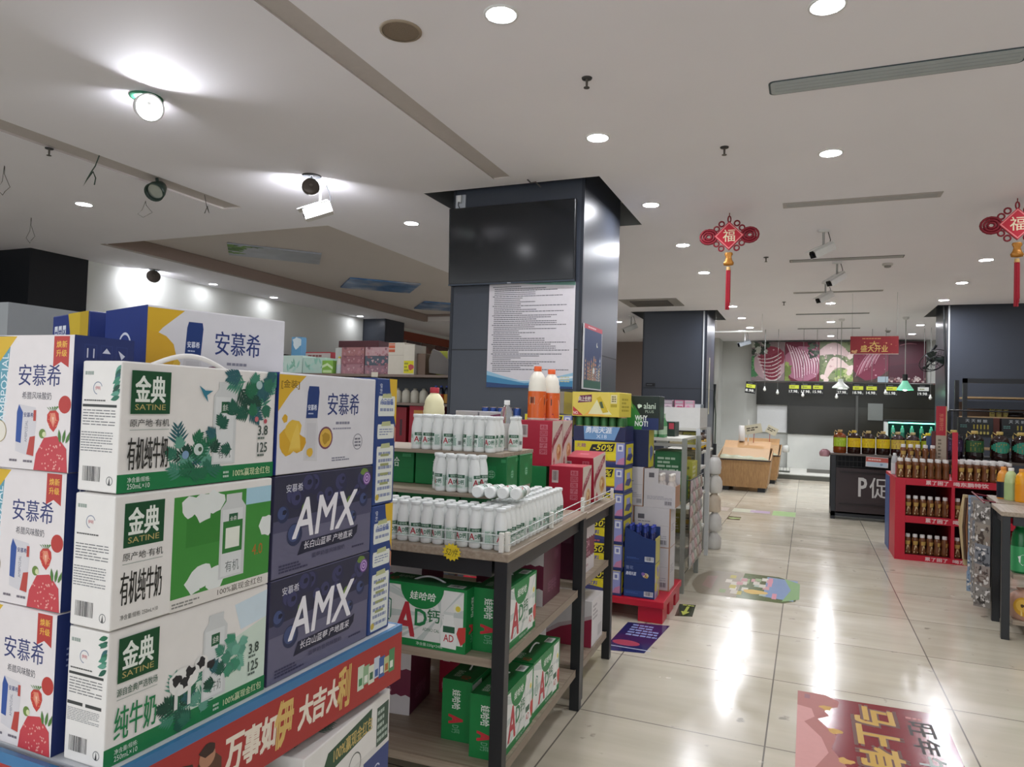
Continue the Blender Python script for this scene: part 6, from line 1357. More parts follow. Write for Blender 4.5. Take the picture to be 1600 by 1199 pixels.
t = thing('tube_lamp', 'thin white unlit tube hung beside the second pillar', 'lamp', (-1.15, 13.0, 2.79))
b = MB(); b.tube([(-.4, 0, 0), (.4, 0, 0)], .014, M('#e4e4e0', .4), 8); b.build('tube', t)
for x in (-.39, .39): b = MB(); b.tube([(x, 0, .01), (x, 0, CZ - 2.79)], .003, M('#b9b9b4', .4), 5); b.build('cord', t)
b = MB(); rnd = random.Random(5)
for i in range(9): b.tube([(.02 * i - .08, rnd.uniform(-.03, .03), 2.0), (.02 * i - .08 + rnd.uniform(-.08, .08), rnd.uniform(-.04, .04), 1.3), (.02 * i - .08 + rnd.uniform(-.06, .06), rnd.uniform(-.03, .03), .01)], .016, M('#22282a' if i % 3 else '#3f4a3c', .6), 6)
tag(b.build('cable_bundle', None, (-2.06, 16.9, 0)), 'dark bundle of cables hanging at the wall corner right of the second pillar', 'cable')

# ------------------------------------------------------------------ right side: promotion counter, red display, shelves
t = thing('promotion_counter', 'dark brown promotion counter with big white letters and cooking oil on top', 'counter', (1.0, 10.4, 0))
br = M('#33282a', .45)
b = MB(); b.box((-.7, 0, .04), (.8, .62, .1), dark_p); b.box((-.7, .56, .1), (.8, .6, .84), dark_p); b.build('base', t)
b = MB(); b.box((-.64, .0, .08), (.8, .03, .68), br); b.box((-.6, -.012, .2), (.8, -.0005, .215), M('#1c1517', .4)); b.box((-.6, -.012, .62), (.8, -.0005, .635), M('#1c1517', .4))
A = Art(b, lambda u, v, e: (-.64 + u * 1.44, -e, .08 + v * .6), 1.44, .6); A.text('P', .19, .4, .255, .8, '#c4c2c0', bold=.03); A.text('促', .28, .38, .43, .82, '#c4c2c0', bold=.01); A.text('销', .46, .38, .61, .82, '#c4c2c0', bold=.01); b.build('front_panel', t)
for px in (-.7, .76):
    for py in (0, .57): b = MB(); b.box((px, py, 0), (px + .055, py + .045, .85), dark_p); b.build('leg', t)
b = MB()
for i in range(30): x = -.62 + i * .047; b.tube([(x, .01, .69), (x, .01, .85)], .003, M('#2a2a2c', .4), 4)
for z in (.7, .77, .84): b.tube([(-.64, .01, z), (.78, .01, z)], .004, M('#2a2a2c', .4), 5)
b.build('wire_front', t)
b = MB(); b.box((-.71, -.01, .85), (.81, .63, .872), M('#6a625c', .5)); b.build('counter_top', t)
b = MB(); b.box((-.13, -.006, 0), (.13, .02, .13), M('#c9c6c8', .4)); A = Art(b, lambda u, v, e: (-.13 + u * .26, -.006 - e, v * .13), .26, .13); A.rect(0, .5, 1, .95, '#b8564a'); A.rect(.05, .05, .95, .5, '#b0c0cc'); A.dashes(.1, .6, .9, .85, 1, '#d8c0b8', words=6); A.blob(.7, .28, .12, '#7f93a8', jag=.3)
tag(b.build('price_board', None, (.84, 10.372, .715), rot=(-.1, .03, 0)), 'red and pale blue price board hung on the counter front', 'price board')
R0(bag('pink plastic bag hanging off the left end of the promotion counter', .12, .07, .1, '#b88a92', seed=51), .22, 10.5, .815)
o = MB().tube([(.2, 10.5, .91), (.25, 10.5, .86), (.3, 10.5, .861)], .006, M('#b88a92', .4), 5).build('bag_tie'); tag(o, 'thin pink tie of the bag at the left end of the promotion counter', 'tie')
def oil_jug(label, liquid, lab1, lab2, cap='#b09a4a', h=.3, r=.088, round_lab=False):
    t = thing('oil_jug', label, 'oil bottle'); k = h / .3
    b = MB(); b.lathe([(r * .9, 0), (r, .012), (r, .07 * k), (r * .96, .08 * k), (r, .09 * k), (r, .2 * k), (r * .92, .225 * k), (r * .6, .25 * k), (r * .3, .262 * k), (r * .28, .275 * k)], M(liquid, .12, noise=0), 24); b.build('bottle', t)
    b = MB(); b.lathe([(r * .34, .268 * k), (r * .36, .296 * k), (r * .3, .3 * k)], M(cap, .4), 16); b.build('cap', t)
    b = MB(); b.tube([(-r * .3, 0, .262 * k), (-r * .75, 0, .29 * k), (-r * .85, 0, .26 * k), (-r * .8, 0, .225 * k)], .006, M(cap, .4), 6); b.build('handle', t)
    rr = r * 1.006; b = MB(); z0, z1 = .085 * k, .2 * k
    fn = lambda u, v, e: ((rr + e) * math.sin(2.6 * (u - .5)), -(rr + e) * math.cos(2.6 * (u - .5)), z0 + v * (z1 - z0))
    A = Art(b, fn, 2.6 * rr, z1 - z0)
    for i in range(10):
        vv = .5 - .5 * abs((i + .5) / 5 - 1) ** 2 * .8 if round_lab else .5
        A.rect(i / 10, .5 - vv, (i + 1.03) / 10, .5 + vv, lab1)
    for i in range(3): A.rect(.25 + i * .17, .12, .25 + (i + 1.03) * .17, .42, lab2)
    A.text('鲁花' if not round_lab else '福', .3, .52, .7, .82, lab2, bold=.02) if False else A.dashes(.25, .52, .75, .85, 2, lab2, words=3, fill=.7); b.build('label', t)
    return t
P_ = [('#7a3a14', '#9ab52c', '#c9d46a', '#b8945a', 'amber oil jug with a lime green label, leftmost on the counter'), ('#2a140c', '#d4b51f', '#b8741f', '#c9a83a', 'dark oil jug with a yellow label and yellow bow, second on the counter'), ('#24120c', '#d4bb22', '#a8641f', '#b8a06a', 'dark oil jug with a yellow label, third on the counter'), ('#24120c', '#d2b81f', '#c07a2a', '#b8a06a', 'dark oil jug with a yellow orange label, fourth on the counter'), ('#2a0f12', '#c9b04a', '#8a3a4a', '#b09a6a', 'dark oil jug with a cream label and red figure, fifth on the counter'), ('#2a0f12', '#c8b038', '#7a2f3f', '#b09a6a', 'dark oil jug with a yellow label and maroon figure, sixth on the counter'), ('#1f150f', '#9fae2a', '#b8742a', '#d8c422', 'dark oil jug with a green label and bright yellow cap, seventh on the counter'), ('#1d1018', '#5a4a72', '#b8a8c8', '#c9b89a', 'dark oil jug with a violet label, rightmost on the counter')]
for i, (lq, l1, l2, cp, lb) in enumerate(P_):
    t = oil_jug(lb, lq, l1, l2, cp, .31, .083, i == 7); t.location = (.405 + .172 * i, 10.52, .8725); t.rotation_euler = (0, 0, .15 - .06 * i); t['group'] = 'cooking oil jugs on the promotion counter'

# red drink display
t = thing('drink_display', 'red cardboard display with bottles, slogans and a tall sign', 'display stand', (1.3, 7.85, 0))
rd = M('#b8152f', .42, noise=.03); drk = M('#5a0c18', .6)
x0, x1, dp = -.5, .5, .9
b = MB(); b.box((x0, 0, 0), (x0 + .088, .012, .79), rd); b.box((x0, .012, 0), (x0 + .008, dp, .79), rd); b.build('side_panel', t)
b = MB(); b.box((x1 - .03, 0, 0), (x1, dp, .79), rd); b.build('side_panel', t)
b = MB(); b.box((-.027, .0, .056), (.0, dp - .02, .724), rd); b.build('divider', t)
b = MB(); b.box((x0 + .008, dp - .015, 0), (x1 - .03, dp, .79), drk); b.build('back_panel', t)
for z0, z1, tp in ((0, .055, .055), (.362, .428, .428), (.725, .79, .79)):
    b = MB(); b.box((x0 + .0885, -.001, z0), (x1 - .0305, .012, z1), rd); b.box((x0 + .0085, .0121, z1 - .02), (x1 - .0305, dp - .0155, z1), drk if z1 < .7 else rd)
    A = Art(b, lambda u, v, e: (-.24 + u * .52, -.001 - e, z0 + v * (z1 - z0)), .52, z1 - z0); A.text('累了困了', .0, .2, .36, .8, '#d8b8b8', bold=.05); A.text('喝东鹏特饮', .44, .2, .98, .8, '#d8b8b8', bold=.05); b.build('shelf_board', t)
b = MB(); b.box((-.025, .001, .791), (.02, .02, 1.25), rd); b.build('post', t)
b = MB(); b.box((-.125, .25, .955), (-.035, .27, 1.21), M('#a89c8a', .5)); b.box((-.125, .25, 1.21), (-.035, .27, 1.5), M('#a8152a', .4)); b.box((-.16, .271, .791), (-.02, .28, 1.25), M('#5a2a2a', .5))
A = Art(b, lambda u, v, e: (-.125 + u * .09, .25 - e, 1.21 + v * .29), .09, .29); A.text('东鹏特饮', .3, .15, .7, .75, '#c87a5a', rot=90); A.rect(.92, 0, 1, 1, '#c8a878')
A = Art(b, lambda u, v, e: (-.125 + u * .09, .25 - e, .955 + v * .25), .09, .25); A.dashes(.2, .1, .5, .9, 6, '#6a5f50', words=1); b.build('sign_board', t)
b = MB(); b.box((-.2, .3, .98), (-.13, .31, 1.2), M('#31496e', .4)); b.box((-.2, .311, .79), (-.13, .315, 1.2), M('#31496e', .4)); b.build('blue_card', t)
b = MB(); b.box((x0 - .004, .5, 0), (x0 - .0005, dp, .76), M('#2f4f8a', .4)); b.build('blue_side', t)
def tea_bottle():
    o = tag(MB().lathe([(.026, 0), (.03, .006), (.031, .03), (.024, .085), (.027, .11), (.03, .135), (.026, .15), (.016, .165), (.015, .175)], M('#6e4226', .15, noise=.2, scale=60), 16).build('tea_bottle'), 'brown drink bottle', 'drink bottle')
    b = MB(); fn = lambda u, v, e: ((.0318 - .006 * math.sin(PI * min(1, v * 1.05)) + e) * math.sin(2.2 * (u - .5)), -(.0318 - .006 * math.sin(PI * min(1, v * 1.05)) + e) * math.cos(2.2 * (u - .5)), .012 + v * .115)
    A = Art(b, fn, .07, .115); A.poly([(.2, .0), (.32, .0), (.5, .5), (.68, .0), (.8, 0), (.62, .62), (.38, .62)], '#cdb588')
    for i in range(4): A.rect(.15 + i * .175, .66, .15 + (i + 1.02) * .175, .98, '#b8964f')
    b.build('label', o)
    b = MB(); b.lathe([(.0195, .158), (.021, .162), (.021, .186), (.018, .19)], M('#d9d5d2', .4), 14); b.build('cap', o); return o
tb0 = tea_bottle(); tfirst = [True]
def tea(p, rz, label, group):
    if tfirst[0]: tfirst[0] = False; tb0.location = p; tb0['label'] = label; tb0['group'] = group; return
    dup(tb0, p, rz, label, group)
for lv, z in (('lower', .0555), ('upper', .4285)):
    for i in range(6): tea((.921 + i * .0625, 7.93, z), .2 * i, 'brown tea bottle in the %s left compartment, %s from the left' % (lv, ORD[i]), 'bottles in the red display')
    for i in range(6): tea((1.335 + i * .066, 7.93, z), .2 * i, 'brown tea bottle in the %s right compartment, %s from the left' % (lv, ORD[i]), 'bottles in the red display')
for r in range(2):
    for i in range(7): tea((.846 + i * .064, 7.885 + r * .0645, .7905), .4 * i, 'tea bottle on top of the red display left of the post, %s, %s row' % (ORD[i], ORD[r]), 'bottles on top of the red display')
mb, f = carton(.3, .14, .13, M('#8a1c30', .5)); R0(tag(mb.build('drink_carton'), 'dark red low carton under the raised tea bottles on the red display', 'carton of drinks'), .978, 8.07, .7905)
for i in range(5): tea((.885 + i * .064, 8.05, .921), .5 * i, 'raised tea bottle on the low red carton, %s from the left' % ORD[i], 'raised bottles on the red display')
for i in range(3):
    for r in range(2):
        tt = seat(juice_bottle('clear bottle with white cap at the left rear of the red display, %s, %s row' % (ORD[i], ORD[r]), .215, .03, M('#b9bcbe', .15), M('#dcdcda', .4), M('#c9c7c8', .35)), (.835 + i * .065 - .0, 8.25 + r * .066, .7905)); tt['group'] = 'clear bottles on the red display'
for r in range(6):
    for i in range(7): tea((1.357 + i * .064, 7.9 + r * .066, .7905), .3 * i + r, 'tea bottle right of the red post, %s from the left in the %s row' % (ORD[i], ORD[r]), 'bottles right of the red post')

# table with dark oil jugs behind the display
dk = lambda nm, lb, *a, **k: rack(nm, lb, *a, **k)
dk('oil_table', 'dark table carrying round oil jugs behind the red display', 1.36, 2.5, 8.84, 9.2, (.4, .935), None, '#1d1f22', '#5a524a')
for i, (x, lq, l1, l2, lb) in enumerate([(1.475, '#1c1220', '#3a2c4a', '#8a7aa0', 'dark oil jug with a dim violet label right of the red sign'), (1.668, '#1a1210', '#2a5a34', '#a8a03a', 'dark oil jug with a green label and gold cap'), (1.9, '#22120f', '#2f8f74', '#a8884a', 'dark oil jug with an oval teal label, left one of two'), (2.09, '#22120f', '#2a8a70', '#a8784a', 'dark oil jug with an oval teal label, right one of two'), (2.28, '#22120f', '#5a9a86', '#c0808a', 'dark oil jug with a pale teal label at the right edge')]):
    tt = oil_jug(lb, lq, l1, l2, '#b8a058', .32, .088, i > 1); tt.location = (x, 9.02, .9355); tt.rotation_euler = (0, 0, .1)
dk('soy_rack', 'black rack with a thin top rail behind the oil jugs', 1.55, 2.9, 9.5, 9.9, (.5, .95, 1.2), 1.47, '#17191b', '#2a2a2a')
o = MB().tube([(1.5, 9.5, 1.475), (2.95, 9.5, 1.475)], .01, M('#17191b', .4), 6).build('rack_rail'); tag(o, 'thin black rail across the top of the soy sauce rack', 'rail')
for i, x in enumerate((1.78, 2.2)):
    mb, f = carton(.34, .2, .2, M('#14181a', .4)); A = f['front']
    for k, ch in enumerate('天天鲜酿'): A.text(ch, .2 + k * .17, .72, .32 + k * .17, .9, '#a8aeb0', bold=.01)
    A.dashes(.05, .4, .35, .6, 2, '#5a8a84', words=4)
    for k in range(5): A.rect(.42 + k * .1, .15, .48 + k * .1, .6, '#3a3426'); A.rect(.43 + k * .1, .35, .47 + k * .1, .6, '#b0a03a'); A.rect(.42 + k * .1, .05, .48 + k * .1, .2, '#b8aa5a')
    R0(tag(mb.build('soy_carton'), 'black soy sauce carton with four white characters, %s one' % ('left', 'right')[i], 'carton of sauce'), x, 9.66, 1.2005)
mb, f = carton(.07, .16, .2, M('#5a2a20', .5)); R0(tag(mb.build('soy_carton'), 'brown carton between the two black soy sauce cartons', 'carton of sauce'), 1.99, 9.7, 1.2005)
# wooden shelf unit against the right pillar
t = thing('shelf_unit', 'black framed wooden shelf unit in front of the right pillar', 'shelf', (2.6, 11.3, 0))
for px in (-.7, .66):
    for py in (-.3, .26): b = MB(); b.box((px, py, 0), (px + .05, py + .05, 1.92), blk); b.build('post', t)
b = MB(); b.box((-.7, -.3, 1.86), (.71, -.25, 1.92), blk); b.box((-.65, -.3, 1.52), (.66, -.27, 1.62), M('#20252e', .4)); b.box((-.65, .28, 1.3), (.66, .3, 1.62), M('#6a5648', .5)); b.build('frame', t)
for z in (1.0, 1.42, 1.68): b = MB(); b.box((-.649, -.299 if z != 1.42 else -.26, z - .022), (.659, .259, z), wood_mat('#8a7150', '#a88c64', 0, .5)); b.build('shelf_board', t)
for i in range(3):
    mb, f = carton(.05, .05, .13, M('#b0a04a', .4)); A = f['front']; A.rect(.15, .3, .85, .8, '#6a5f30'); A.circ(.5, .55, .18, '#c8bc7a'); R0(tag(mb.build('spice_box'), 'small yellow box on the wooden shelf unit, %s of three' % ORD[i], 'box', 'three yellow boxes on the wooden shelf'), 2.27 + i * .075, 11.2, 1.4205)
R0(bag('pale pinkish bag lying on the wooden shelf unit', .2, .14, .09, '#9a8482', seed=61), 2.72, 11.2, 1.4205); R0(bag('dark lumpy bag on the wooden shelf unit next to the yellow boxes', .18, .12, .06, '#2a2626', seed=62), 2.53, 11.2, 1.4205)
# cold cabinet with teal light
t = thing('cold_cabinet', 'cold cabinet with teal lit bottles behind the oil jugs', 'fridge', (1.75, 14.3, 0))
b = MB(); b.box((-.45, 0, 0), (.45, .5, .5), M('#24282a', .4)); b.box((-.45, .47, .5), (.45, .5, 1.3), M('#24282a', .4)); b.box((-.45, 0, 1.28), (.45, .47, 1.32), M('#24282a', .4)); b.box((-.45, 0, .5), (-.42, .47, 1.28), M('#d4dad8', .4)); b.box((.42, 0, .5), (.45, .47, 1.28), M('#24282a', .4)); b.build('body', t)
b = MB(); b.box((-.4, .1, 1.262), (.4, .14, 1.279), lamp_mat(.02, '#5fe8c0')); b.build('lamp', t)
b = MB(); b.box((-.419, .02, .95), (.419, .46, .96), M('#a8b8b4', .3)); b.build('shelf_board', t)
for i in range(5):
    tt = seat(juice_bottle('teal lit bottle in the cold cabinet, %s from the left' % ORD[i], .26, .035, M('#6fae9a', .2), M('#cfe0da', .4), M('#2f6f60', .4)), (1.42 + i * .15, 14.45, .9605)); tt['group'] = 'bottles in the cold cabinet'
o = MB().tube([(1.88, 12.42, 3.08), (1.9, 12.4, 2.4), (1.93, 12.42, 1.7), (1.93, 12.44, .02)], .014, M('#15181a', .5), 6).build('power_cable'); tag(o, 'thick black cable running down beside the right pillar', 'cable')

# right hand tables
T3 = TR(1.842, 5.307, -.09); T4 = TR(1.93, 5.86, -.09)
shelf_table('dark legged wooden table at the right edge with bread bags', T3, .7, .5, .802, (.41, .125), 'display_table')
shelf_table('dark legged wooden table at the right edge with juice on top', T4, .7, .56, .802, (.41, .125), 'display_table')
for i, (x, y, body, cp, lb_, lab) in enumerate([(-.62, .34, '#d8913a', '#d88a3a', '#1f2430', 'juice bottle with an orange cap and black label at the table edge'), (-.585, .25, '#b4c48a', '#dfe0d8', '#9fb47a', 'pale green juice bottle with white cap at the right edge'), (-.53, .18, '#e09a1c', '#d8913a', '#d88c1a', 'orange juice bottle with orange cap at the right edge'), (-.435, .17, '#e0a01c', '#e0e0dc', '#dc921a', 'orange juice bottle with white cap at the right edge')]):
    seat(juice_bottle(lab, .235, .042, M(body, .25), M(cp, .4), M(lb_, .35)), T4(x, y, .8025), .2 * i)
def soda_b(ar): ar.rect(.3, .2, .7, .9, '#7fae8a'); ar.blob(.5, .5, .2, '#dfe8df', jag=.3)
seat(juice_bottle('green soda bottle with pale green label on the middle shelf at the right edge', .32, .05, M('#1f6a3a', .12), M('#2f8f4a', .4), M('#3f9f62', .4), art=soda_b), T3(-.585, .12, .4105), .2)
seat(juice_bottle('dark cola bottle deeper on the middle shelf at the right edge', .28, .04, M('#2a1416', .15), M('#9a2030', .4), M('#7a2438', .4)), T4(-.52, .26, .4105), .2)
def bread(label, p, rz, c1, seed):
    o = bag(label, .2, .14, .19, c1, None, 'bread_bag', 'bag of bread', seed); o.location = p; o.rotation_euler = (0, 0, rz)
    b = MB(); w, h = .13, .13; fn = lambda u, v, e: (-w / 2 + u * w, -.0765 - .004 * math.sin(PI * u) - e, .025 + v * h); A = Art(b, fn, w, h); A.circ(.5, .5, .46, '#b98a24'); A.circ(.45, .55, .3, '#c9a040'); A.rect(.35, .05, .75, .35, '#d0b87a'); A.blob(.42, .55, .08, '#4a3416', jag=.3); b.build('print', o)
bread('pinkish bread bag with a round yellow print on the bottom shelf at the right edge', T3(-.55, .09, .1255), -.4, '#b98f7a', 71)
bread('pinkish bread bag partly cut off by the right edge, bottom shelf', T3(-.34, .1, .1255), -.3, '#b48a80', 72)
# hanging strips of sock packs on the aisle side of the right table
o = MB().tube([T4(-.79, -.17, .812), T4(-.79, .6, .812)], .006, M('#7a2030', .4), 6).tube([T4(-.79, .03, .812), T4(-.7015, .03, .8)], .005, M('#7a2030', .4), 5).tube([T4(-.79, .48, .812), T4(-.7015, .48, .8)], .005, M('#7a2030', .4), 5).build('hanging_rail'); tag(o, 'dark red rail for the sock packs on the right table', 'rail')
def sock_pack(label, key, n, p, rz):
    c1, c2, c3 = key; o = sachet(label, .105, .15, c1, c2, n); o.name = 'sock_pack'; o['category'] = 'pack of socks'; o['group'] = 'sock packs hanging at the right table'
    b = MB(); rr = random.Random(n); A = Art(b, lambda u, v, e: (-.0525 + .105 * u, -.014 * math.sin(PI * (1 - v)) * math.sin(PI * u) - .0036 - e, -.15 * (1 - v)), .105, .15)
    for i in range(14): A.blob(rr.random(), rr.random() * .8, rr.uniform(.03, .09), rr.choice([c2, c3, '#d0ccc8']), jag=.5, seed=i, ry=rr.uniform(.04, .12))
    b.build('print', o); o.location = p; o.rotation_euler = (0, 0, rz); return o
keys = [('#7f7b76', '#3a3634', '#6a6460'), ('#877e74', '#4a3f3a', '#8a7a70'), ('#74777d', '#3c4048', '#c8c4c0'), ('#8a807a', '#5a4a44', '#3a3432'), ('#7f93a8', '#4a5f7a', '#c9b48a')]
pro = {}
for s_ in range(5):
    for r in range(5):
        lb = 'sock pack hanging at the right table, %s strip from us, %s from the top' % (ORD[s_], ORD[r]); p = T4(-.79, -.1 + s_ * .118, .805 - r * .143); kk = (s_ + r) % 4 if s_ < 4 else 4
        if kk not in pro: pro[kk] = sock_pack(lb, keys[kk], 3 + kk, p, -.75)
        else: dup(pro[kk], p, -.75 + random.uniform(-.3, .25), lb, 'sock packs hanging at the right table')
b = MB(); pts = [(0, 0, 0), (-.015, 0, -.2), (.0, 0, -.4), (.01, .01, -.55)]; b.tube(pts, [.02, .034, .03, .02], M('#b09a72', .6, bump=.4, scale=50), 10)
for k in range(3): b.tube([(.016 - .016 * k, -.022, -.02), (.0 - .016 * k, -.036, -.25), (.016 - .016 * k, -.024, -.5)], .008, M(['#8a5a3a', '#5a4030', '#c0a880'][k], .6), 6)
tag(b.build('hanging_cloth', None, T4(-.83, .62, .785)), 'beige and brown cloth hanging at the far end of the sock packs', 'cloth')
b = MB(); b.tube([(0, 0, 0), (.01, 0, -.2), (-.01, 0, -.42), (0, 0, -.58)], [.02, .034, .03, .02], M('#7f9cb8', .6, noise=.25, scale=30, bump=.3), 10); tag(b.build('hanging_cloth', None, T4(-.775, .56, .785)), 'light blue cloth hanging beside the beige one at the sock packs', 'cloth')

# ------------------------------------------------------------------ tall shelf on the left in front of the pillar
t = rack('goods_shelf', 'tall shelf of household goods left of the television pillar', -5.3, -2.82, 5.4, 5.75, (.3, .97, 1.37, 1.62), None, '#3a3d40', '#7a6a60', True)
GZ = 1.6205
def simple(label, x, z, w, h, col, d=.2, y=5.56, cat='box', name='goods_box', art=None, rz=0.0):
    mb, f = carton(w, d, h, M(col, .45)); 
    if art: art(f['front'])
    o = tag(mb.build(name), label, cat); o.location = (x, y, z); o.rotation_euler = (0, 0, rz); return o
def tis(A):
    for i in range(10): A.leaf(random.random(), random.random() * .7, .5, random.uniform(.3, 2.6), .07, random.choice(['#8fc0b0', '#a8d0c4', '#7fb09a']))
simple('pale mint tissue carton on the left shelf top, left one', -4.62, GZ, .3, .17, '#c0d6cc', art=tis, name='tissue_carton', cat='carton of tissues')
simple('pale mint tissue carton on the left shelf top, right one', -4.33, GZ, .265, .15, '#b4cfc4', art=tis, name='tissue_carton', cat='carton of tissues')
simple('bright green tissue carton on the left shelf top', -4.13, GZ, .12, .12, '#7fae4a', y=5.5, art=lambda A: (A.poly([(0, .6), (.5, .8), (1, .5), (1, .3), (.5, .6), (0, .4)], '#c8dcb0'), A.rect(.1, .05, .9, .25, '#b8cf9a')), name='tissue_carton', cat='carton of tissues')
simple('tall light blue box at the left end of the shelf top', -4.75, GZ + .1755, .11, .19, '#5f93b8', y=5.58, art=lambda A: A.blob(.6, .5, .15, '#cfd8dc', jag=.4)) if False else simple('tall light blue box behind the mint tissue carton', -4.72, GZ, .12, .37, '#5f93b8', d=.08, y=5.705, art=lambda A: A.blob(.6, .85, .15, '#cfd8dc', jag=.4))
seat(juice_bottle('small bottle with a yellow cap on the left shelf', .16, .028, M('#c8c8c0', .3), M('#d4c02a', .4), M('#b9c0c4', .4)), (-4.036, 5.455, GZ))
simple('white gift carton with black brush strokes behind the green tissue carton', -4.16, GZ, .17, .26, '#c6c4c2', d=.08, y=5.708, art=lambda A: [A.blob(.7, .75 + .05 * i, .07, '#3a3a3c', jag=.6, seed=i) for i in range(4)], cat='gift box', name='gift_carton')
simple('red gift row behind the mint tissue cartons on the left shelf', -4.45, GZ, .3, .22, '#9a2a34', d=.08, y=5.705, art=lambda A: (A.rect(0, .55, 1, .95, '#b0a4a0'), A.dashes(.1, .6, .9, .9, 2, '#7a3a3a', words=5)), cat='gift box', name='gift_carton')
def quilt(A):
    rr = random.Random(9)
    for i in range(18): A.blob(rr.random(), rr.random(), rr.uniform(.08, .2), rr.choice(['#a87a80', '#8f5f68', '#b89a9a', '#7a5058']), jag=.5, seed=i)
for i, (x, z, w, h, col, lab) in enumerate([(-3.88, 0, .25, .09, '#9a7078', 'pinkish quilt pack, bottom left of the pile'), (-3.62, 0, .25, .08, '#8a6a74', 'pinkish quilt pack, bottom right of the pile'), (-3.88, .0905, .25, .075, '#8f5f66', 'mauve quilt pack, middle left of the pile'), (-3.62, .0805, .25, .085, '#4a5560', 'grey blue quilt pack, middle right of the pile'), (-3.88, .166, .25, .08, '#9a6a6a', 'rosy quilt pack, top left of the pile'), (-3.62, .166, .25, .08, '#b08f92', 'pale pink quilt pack, top right of the pile')]):
    simple(lab + ' on the left shelf', x, GZ + z, w, h, col, .24, art=quilt, cat='quilt pack', name='quilt_pack')
simple('dark maroon flat bag lying on top of the quilt packs', -3.83, GZ + .2465, .44, .06, '#4a2228', .22, cat='bag', name='flat_bag')
def wbox(A): A.rect(.02, .82, .4, .92, '#b8583a'); A.rect(.02, .7, .4, .79, '#b8583a'); A.rect(.02, .94, .4, .98, '#b8583a'); A.rect(.0, .6, 1, .61, '#9a9488')
simple('white carton with orange bars on the left shelf', -3.405, GZ, .17, .285, '#c4beb0', .2, 5.53, art=wbox, cat='carton', name='white_carton')
simple('white carton with a yellow label on the left shelf', -3.262, GZ, .112, .265, '#c8c2b4', .2, 5.51, art=lambda A: (A.rect(.05, .04, .95, .46, '#d2c81f'), A.blob(.7, .25, .1, '#b04a4a'), A.dashes(.1, .08, .5, .42, 3, '#8a8a2a', words=3)), cat='carton', name='white_carton')
simple('brown carton behind the grey cover on the left shelf', -3.16, GZ, .085, .19, '#6a5648', .2, 5.55, cat='carton', name='brown_carton')
simple('lime green carton with rounded card behind the grey cover', -3.1, GZ, .2, .23, '#a8ae3a', .05, 5.72, cat='carton', name='lime_carton')
simple('rounded pale carton with a pink mark next to the pillar', -2.93, GZ, .12, .235, '#a8a3a0', .1, 5.67, art=lambda A: A.rect(.1, .3, .6, .7, '#b8606a'), cat='carton', name='pale_carton')
b = MB(); pts = [(0, .0), (.2, -.02), (.24, .02), (.2, .1), (.1, .19), (.04, .21), (.0, .12)]; b.prism_axis(pts, -.01, .01, M('#6f6a66', .6), 'y'); tag(b.build('grey_cover', None, (-3.1, 5.5, GZ + .0215), rot=(.1, 0, 0)), 'slanted grey cover leaning on the left shelf next to the pillar', 'cover')
for i in range(4): seat(juice_bottle('small white jar on the second board of the left shelf, %s from left' % ORD[i], .13, .04, M('#b4b0a2', .4), M('#8a8678', .4), None), (-3.42 + i * .09, 5.5, 1.3705))['group'] = 'white jars on the left shelf'
for i in range(5): seat(juice_bottle('dark bottle with a blue cap next to the pillar, %s from left' % ORD[i], .16, .026, M('#1f2430', .2), M('#3a4a9a', .4), M(['#b8862a', '#a8422a'][i % 2], .4)), (-3.03 + i * .055, 5.5, 1.3705))['group'] = 'dark bottles with blue caps'
def red_art(A): A.rect(.15, .55, .45, .9, '#b0803a'); A.rect(.17, .1, .4, .45, '#8a2030'); A.rect(.55, .6, .9, .92, '#7a5a78')
for i, (x, w, h, lab) in enumerate([(-3.36, .16, .36, 'plain dark red gift box on the third board of the left shelf'), (-3.1, .3, .375, 'red gift box with gold print next to the pillar'), (-3.6, .28, .36, 'deep red gift box left of the plain one on the left shelf')]):
    simple(lab, x, .9705, w, h, ['#7a0f1e', '#96142a', '#86121f'][i], .24, 5.55, art=red_art if i == 1 else (lambda A: A.rect(.6, .3, .75, .7, '#3a1a24')), cat='gift box', name='gift_box')
simple('white shelf price strip on the left shelf edge', -3.6, 1.592, .07, .045, '#cfc8b8', .006, 5.39, cat='price card', name='price_card')
# goods wall below the white wall: dark row and orange shop panel
t = thing('wall_shelf', 'dark wall shelf of goods below the white side wall', 'shelf', (-8.5, 9.6, 0)); b = MB(); b.box((-.24, -3.0, 0), (.25, 2.6, 1.55), M('#241f1e', .6)); b.build('body', t); b = MB(); b.box((-.24, -3.0, 1.5505), (.25, 2.6, 2.12), M('#2b2422', .6, noise=.4, scale=6)); b.build('top_goods', t)
b = MB(); b.box((0, 0, 0), (.02, 3.4, .2), M('#8a4a34', .5)); A = Art(b, lambda u, v, e: (.02 + e, u * 3.4, v * .2), 3.4, .2); b.build('band') if False else None
t = thing('shop_panel', 'dim orange topped panel of product photos on the far side wall', 'sign', (-8.74, 13.6, 2.2))
b = MB(); b.box((0, 0, .62), (.02, 3.6, .82), M('#8a4530', .5)); b.build('header', t)
for i in range(5): b = MB(); b.box((0, .05 + i * .7, .1), (.02, .7 + i * .7, .61), M(['#6f5f5c', '#5f5050', '#756058', '#6a4a48', '#70625e'][i], .5)); A = Art(b, lambda u, v, e, i=i: (.02 + e, .05 + i * .7 + u * .65, .1 + v * .51), .65, .51); A.blob(.5, .5, .3, ['#8a7a74', '#3f3434', '#8f7068', '#7a6a60', '#8a8078'][i], jag=.4, seed=i); b.build('photo', t)
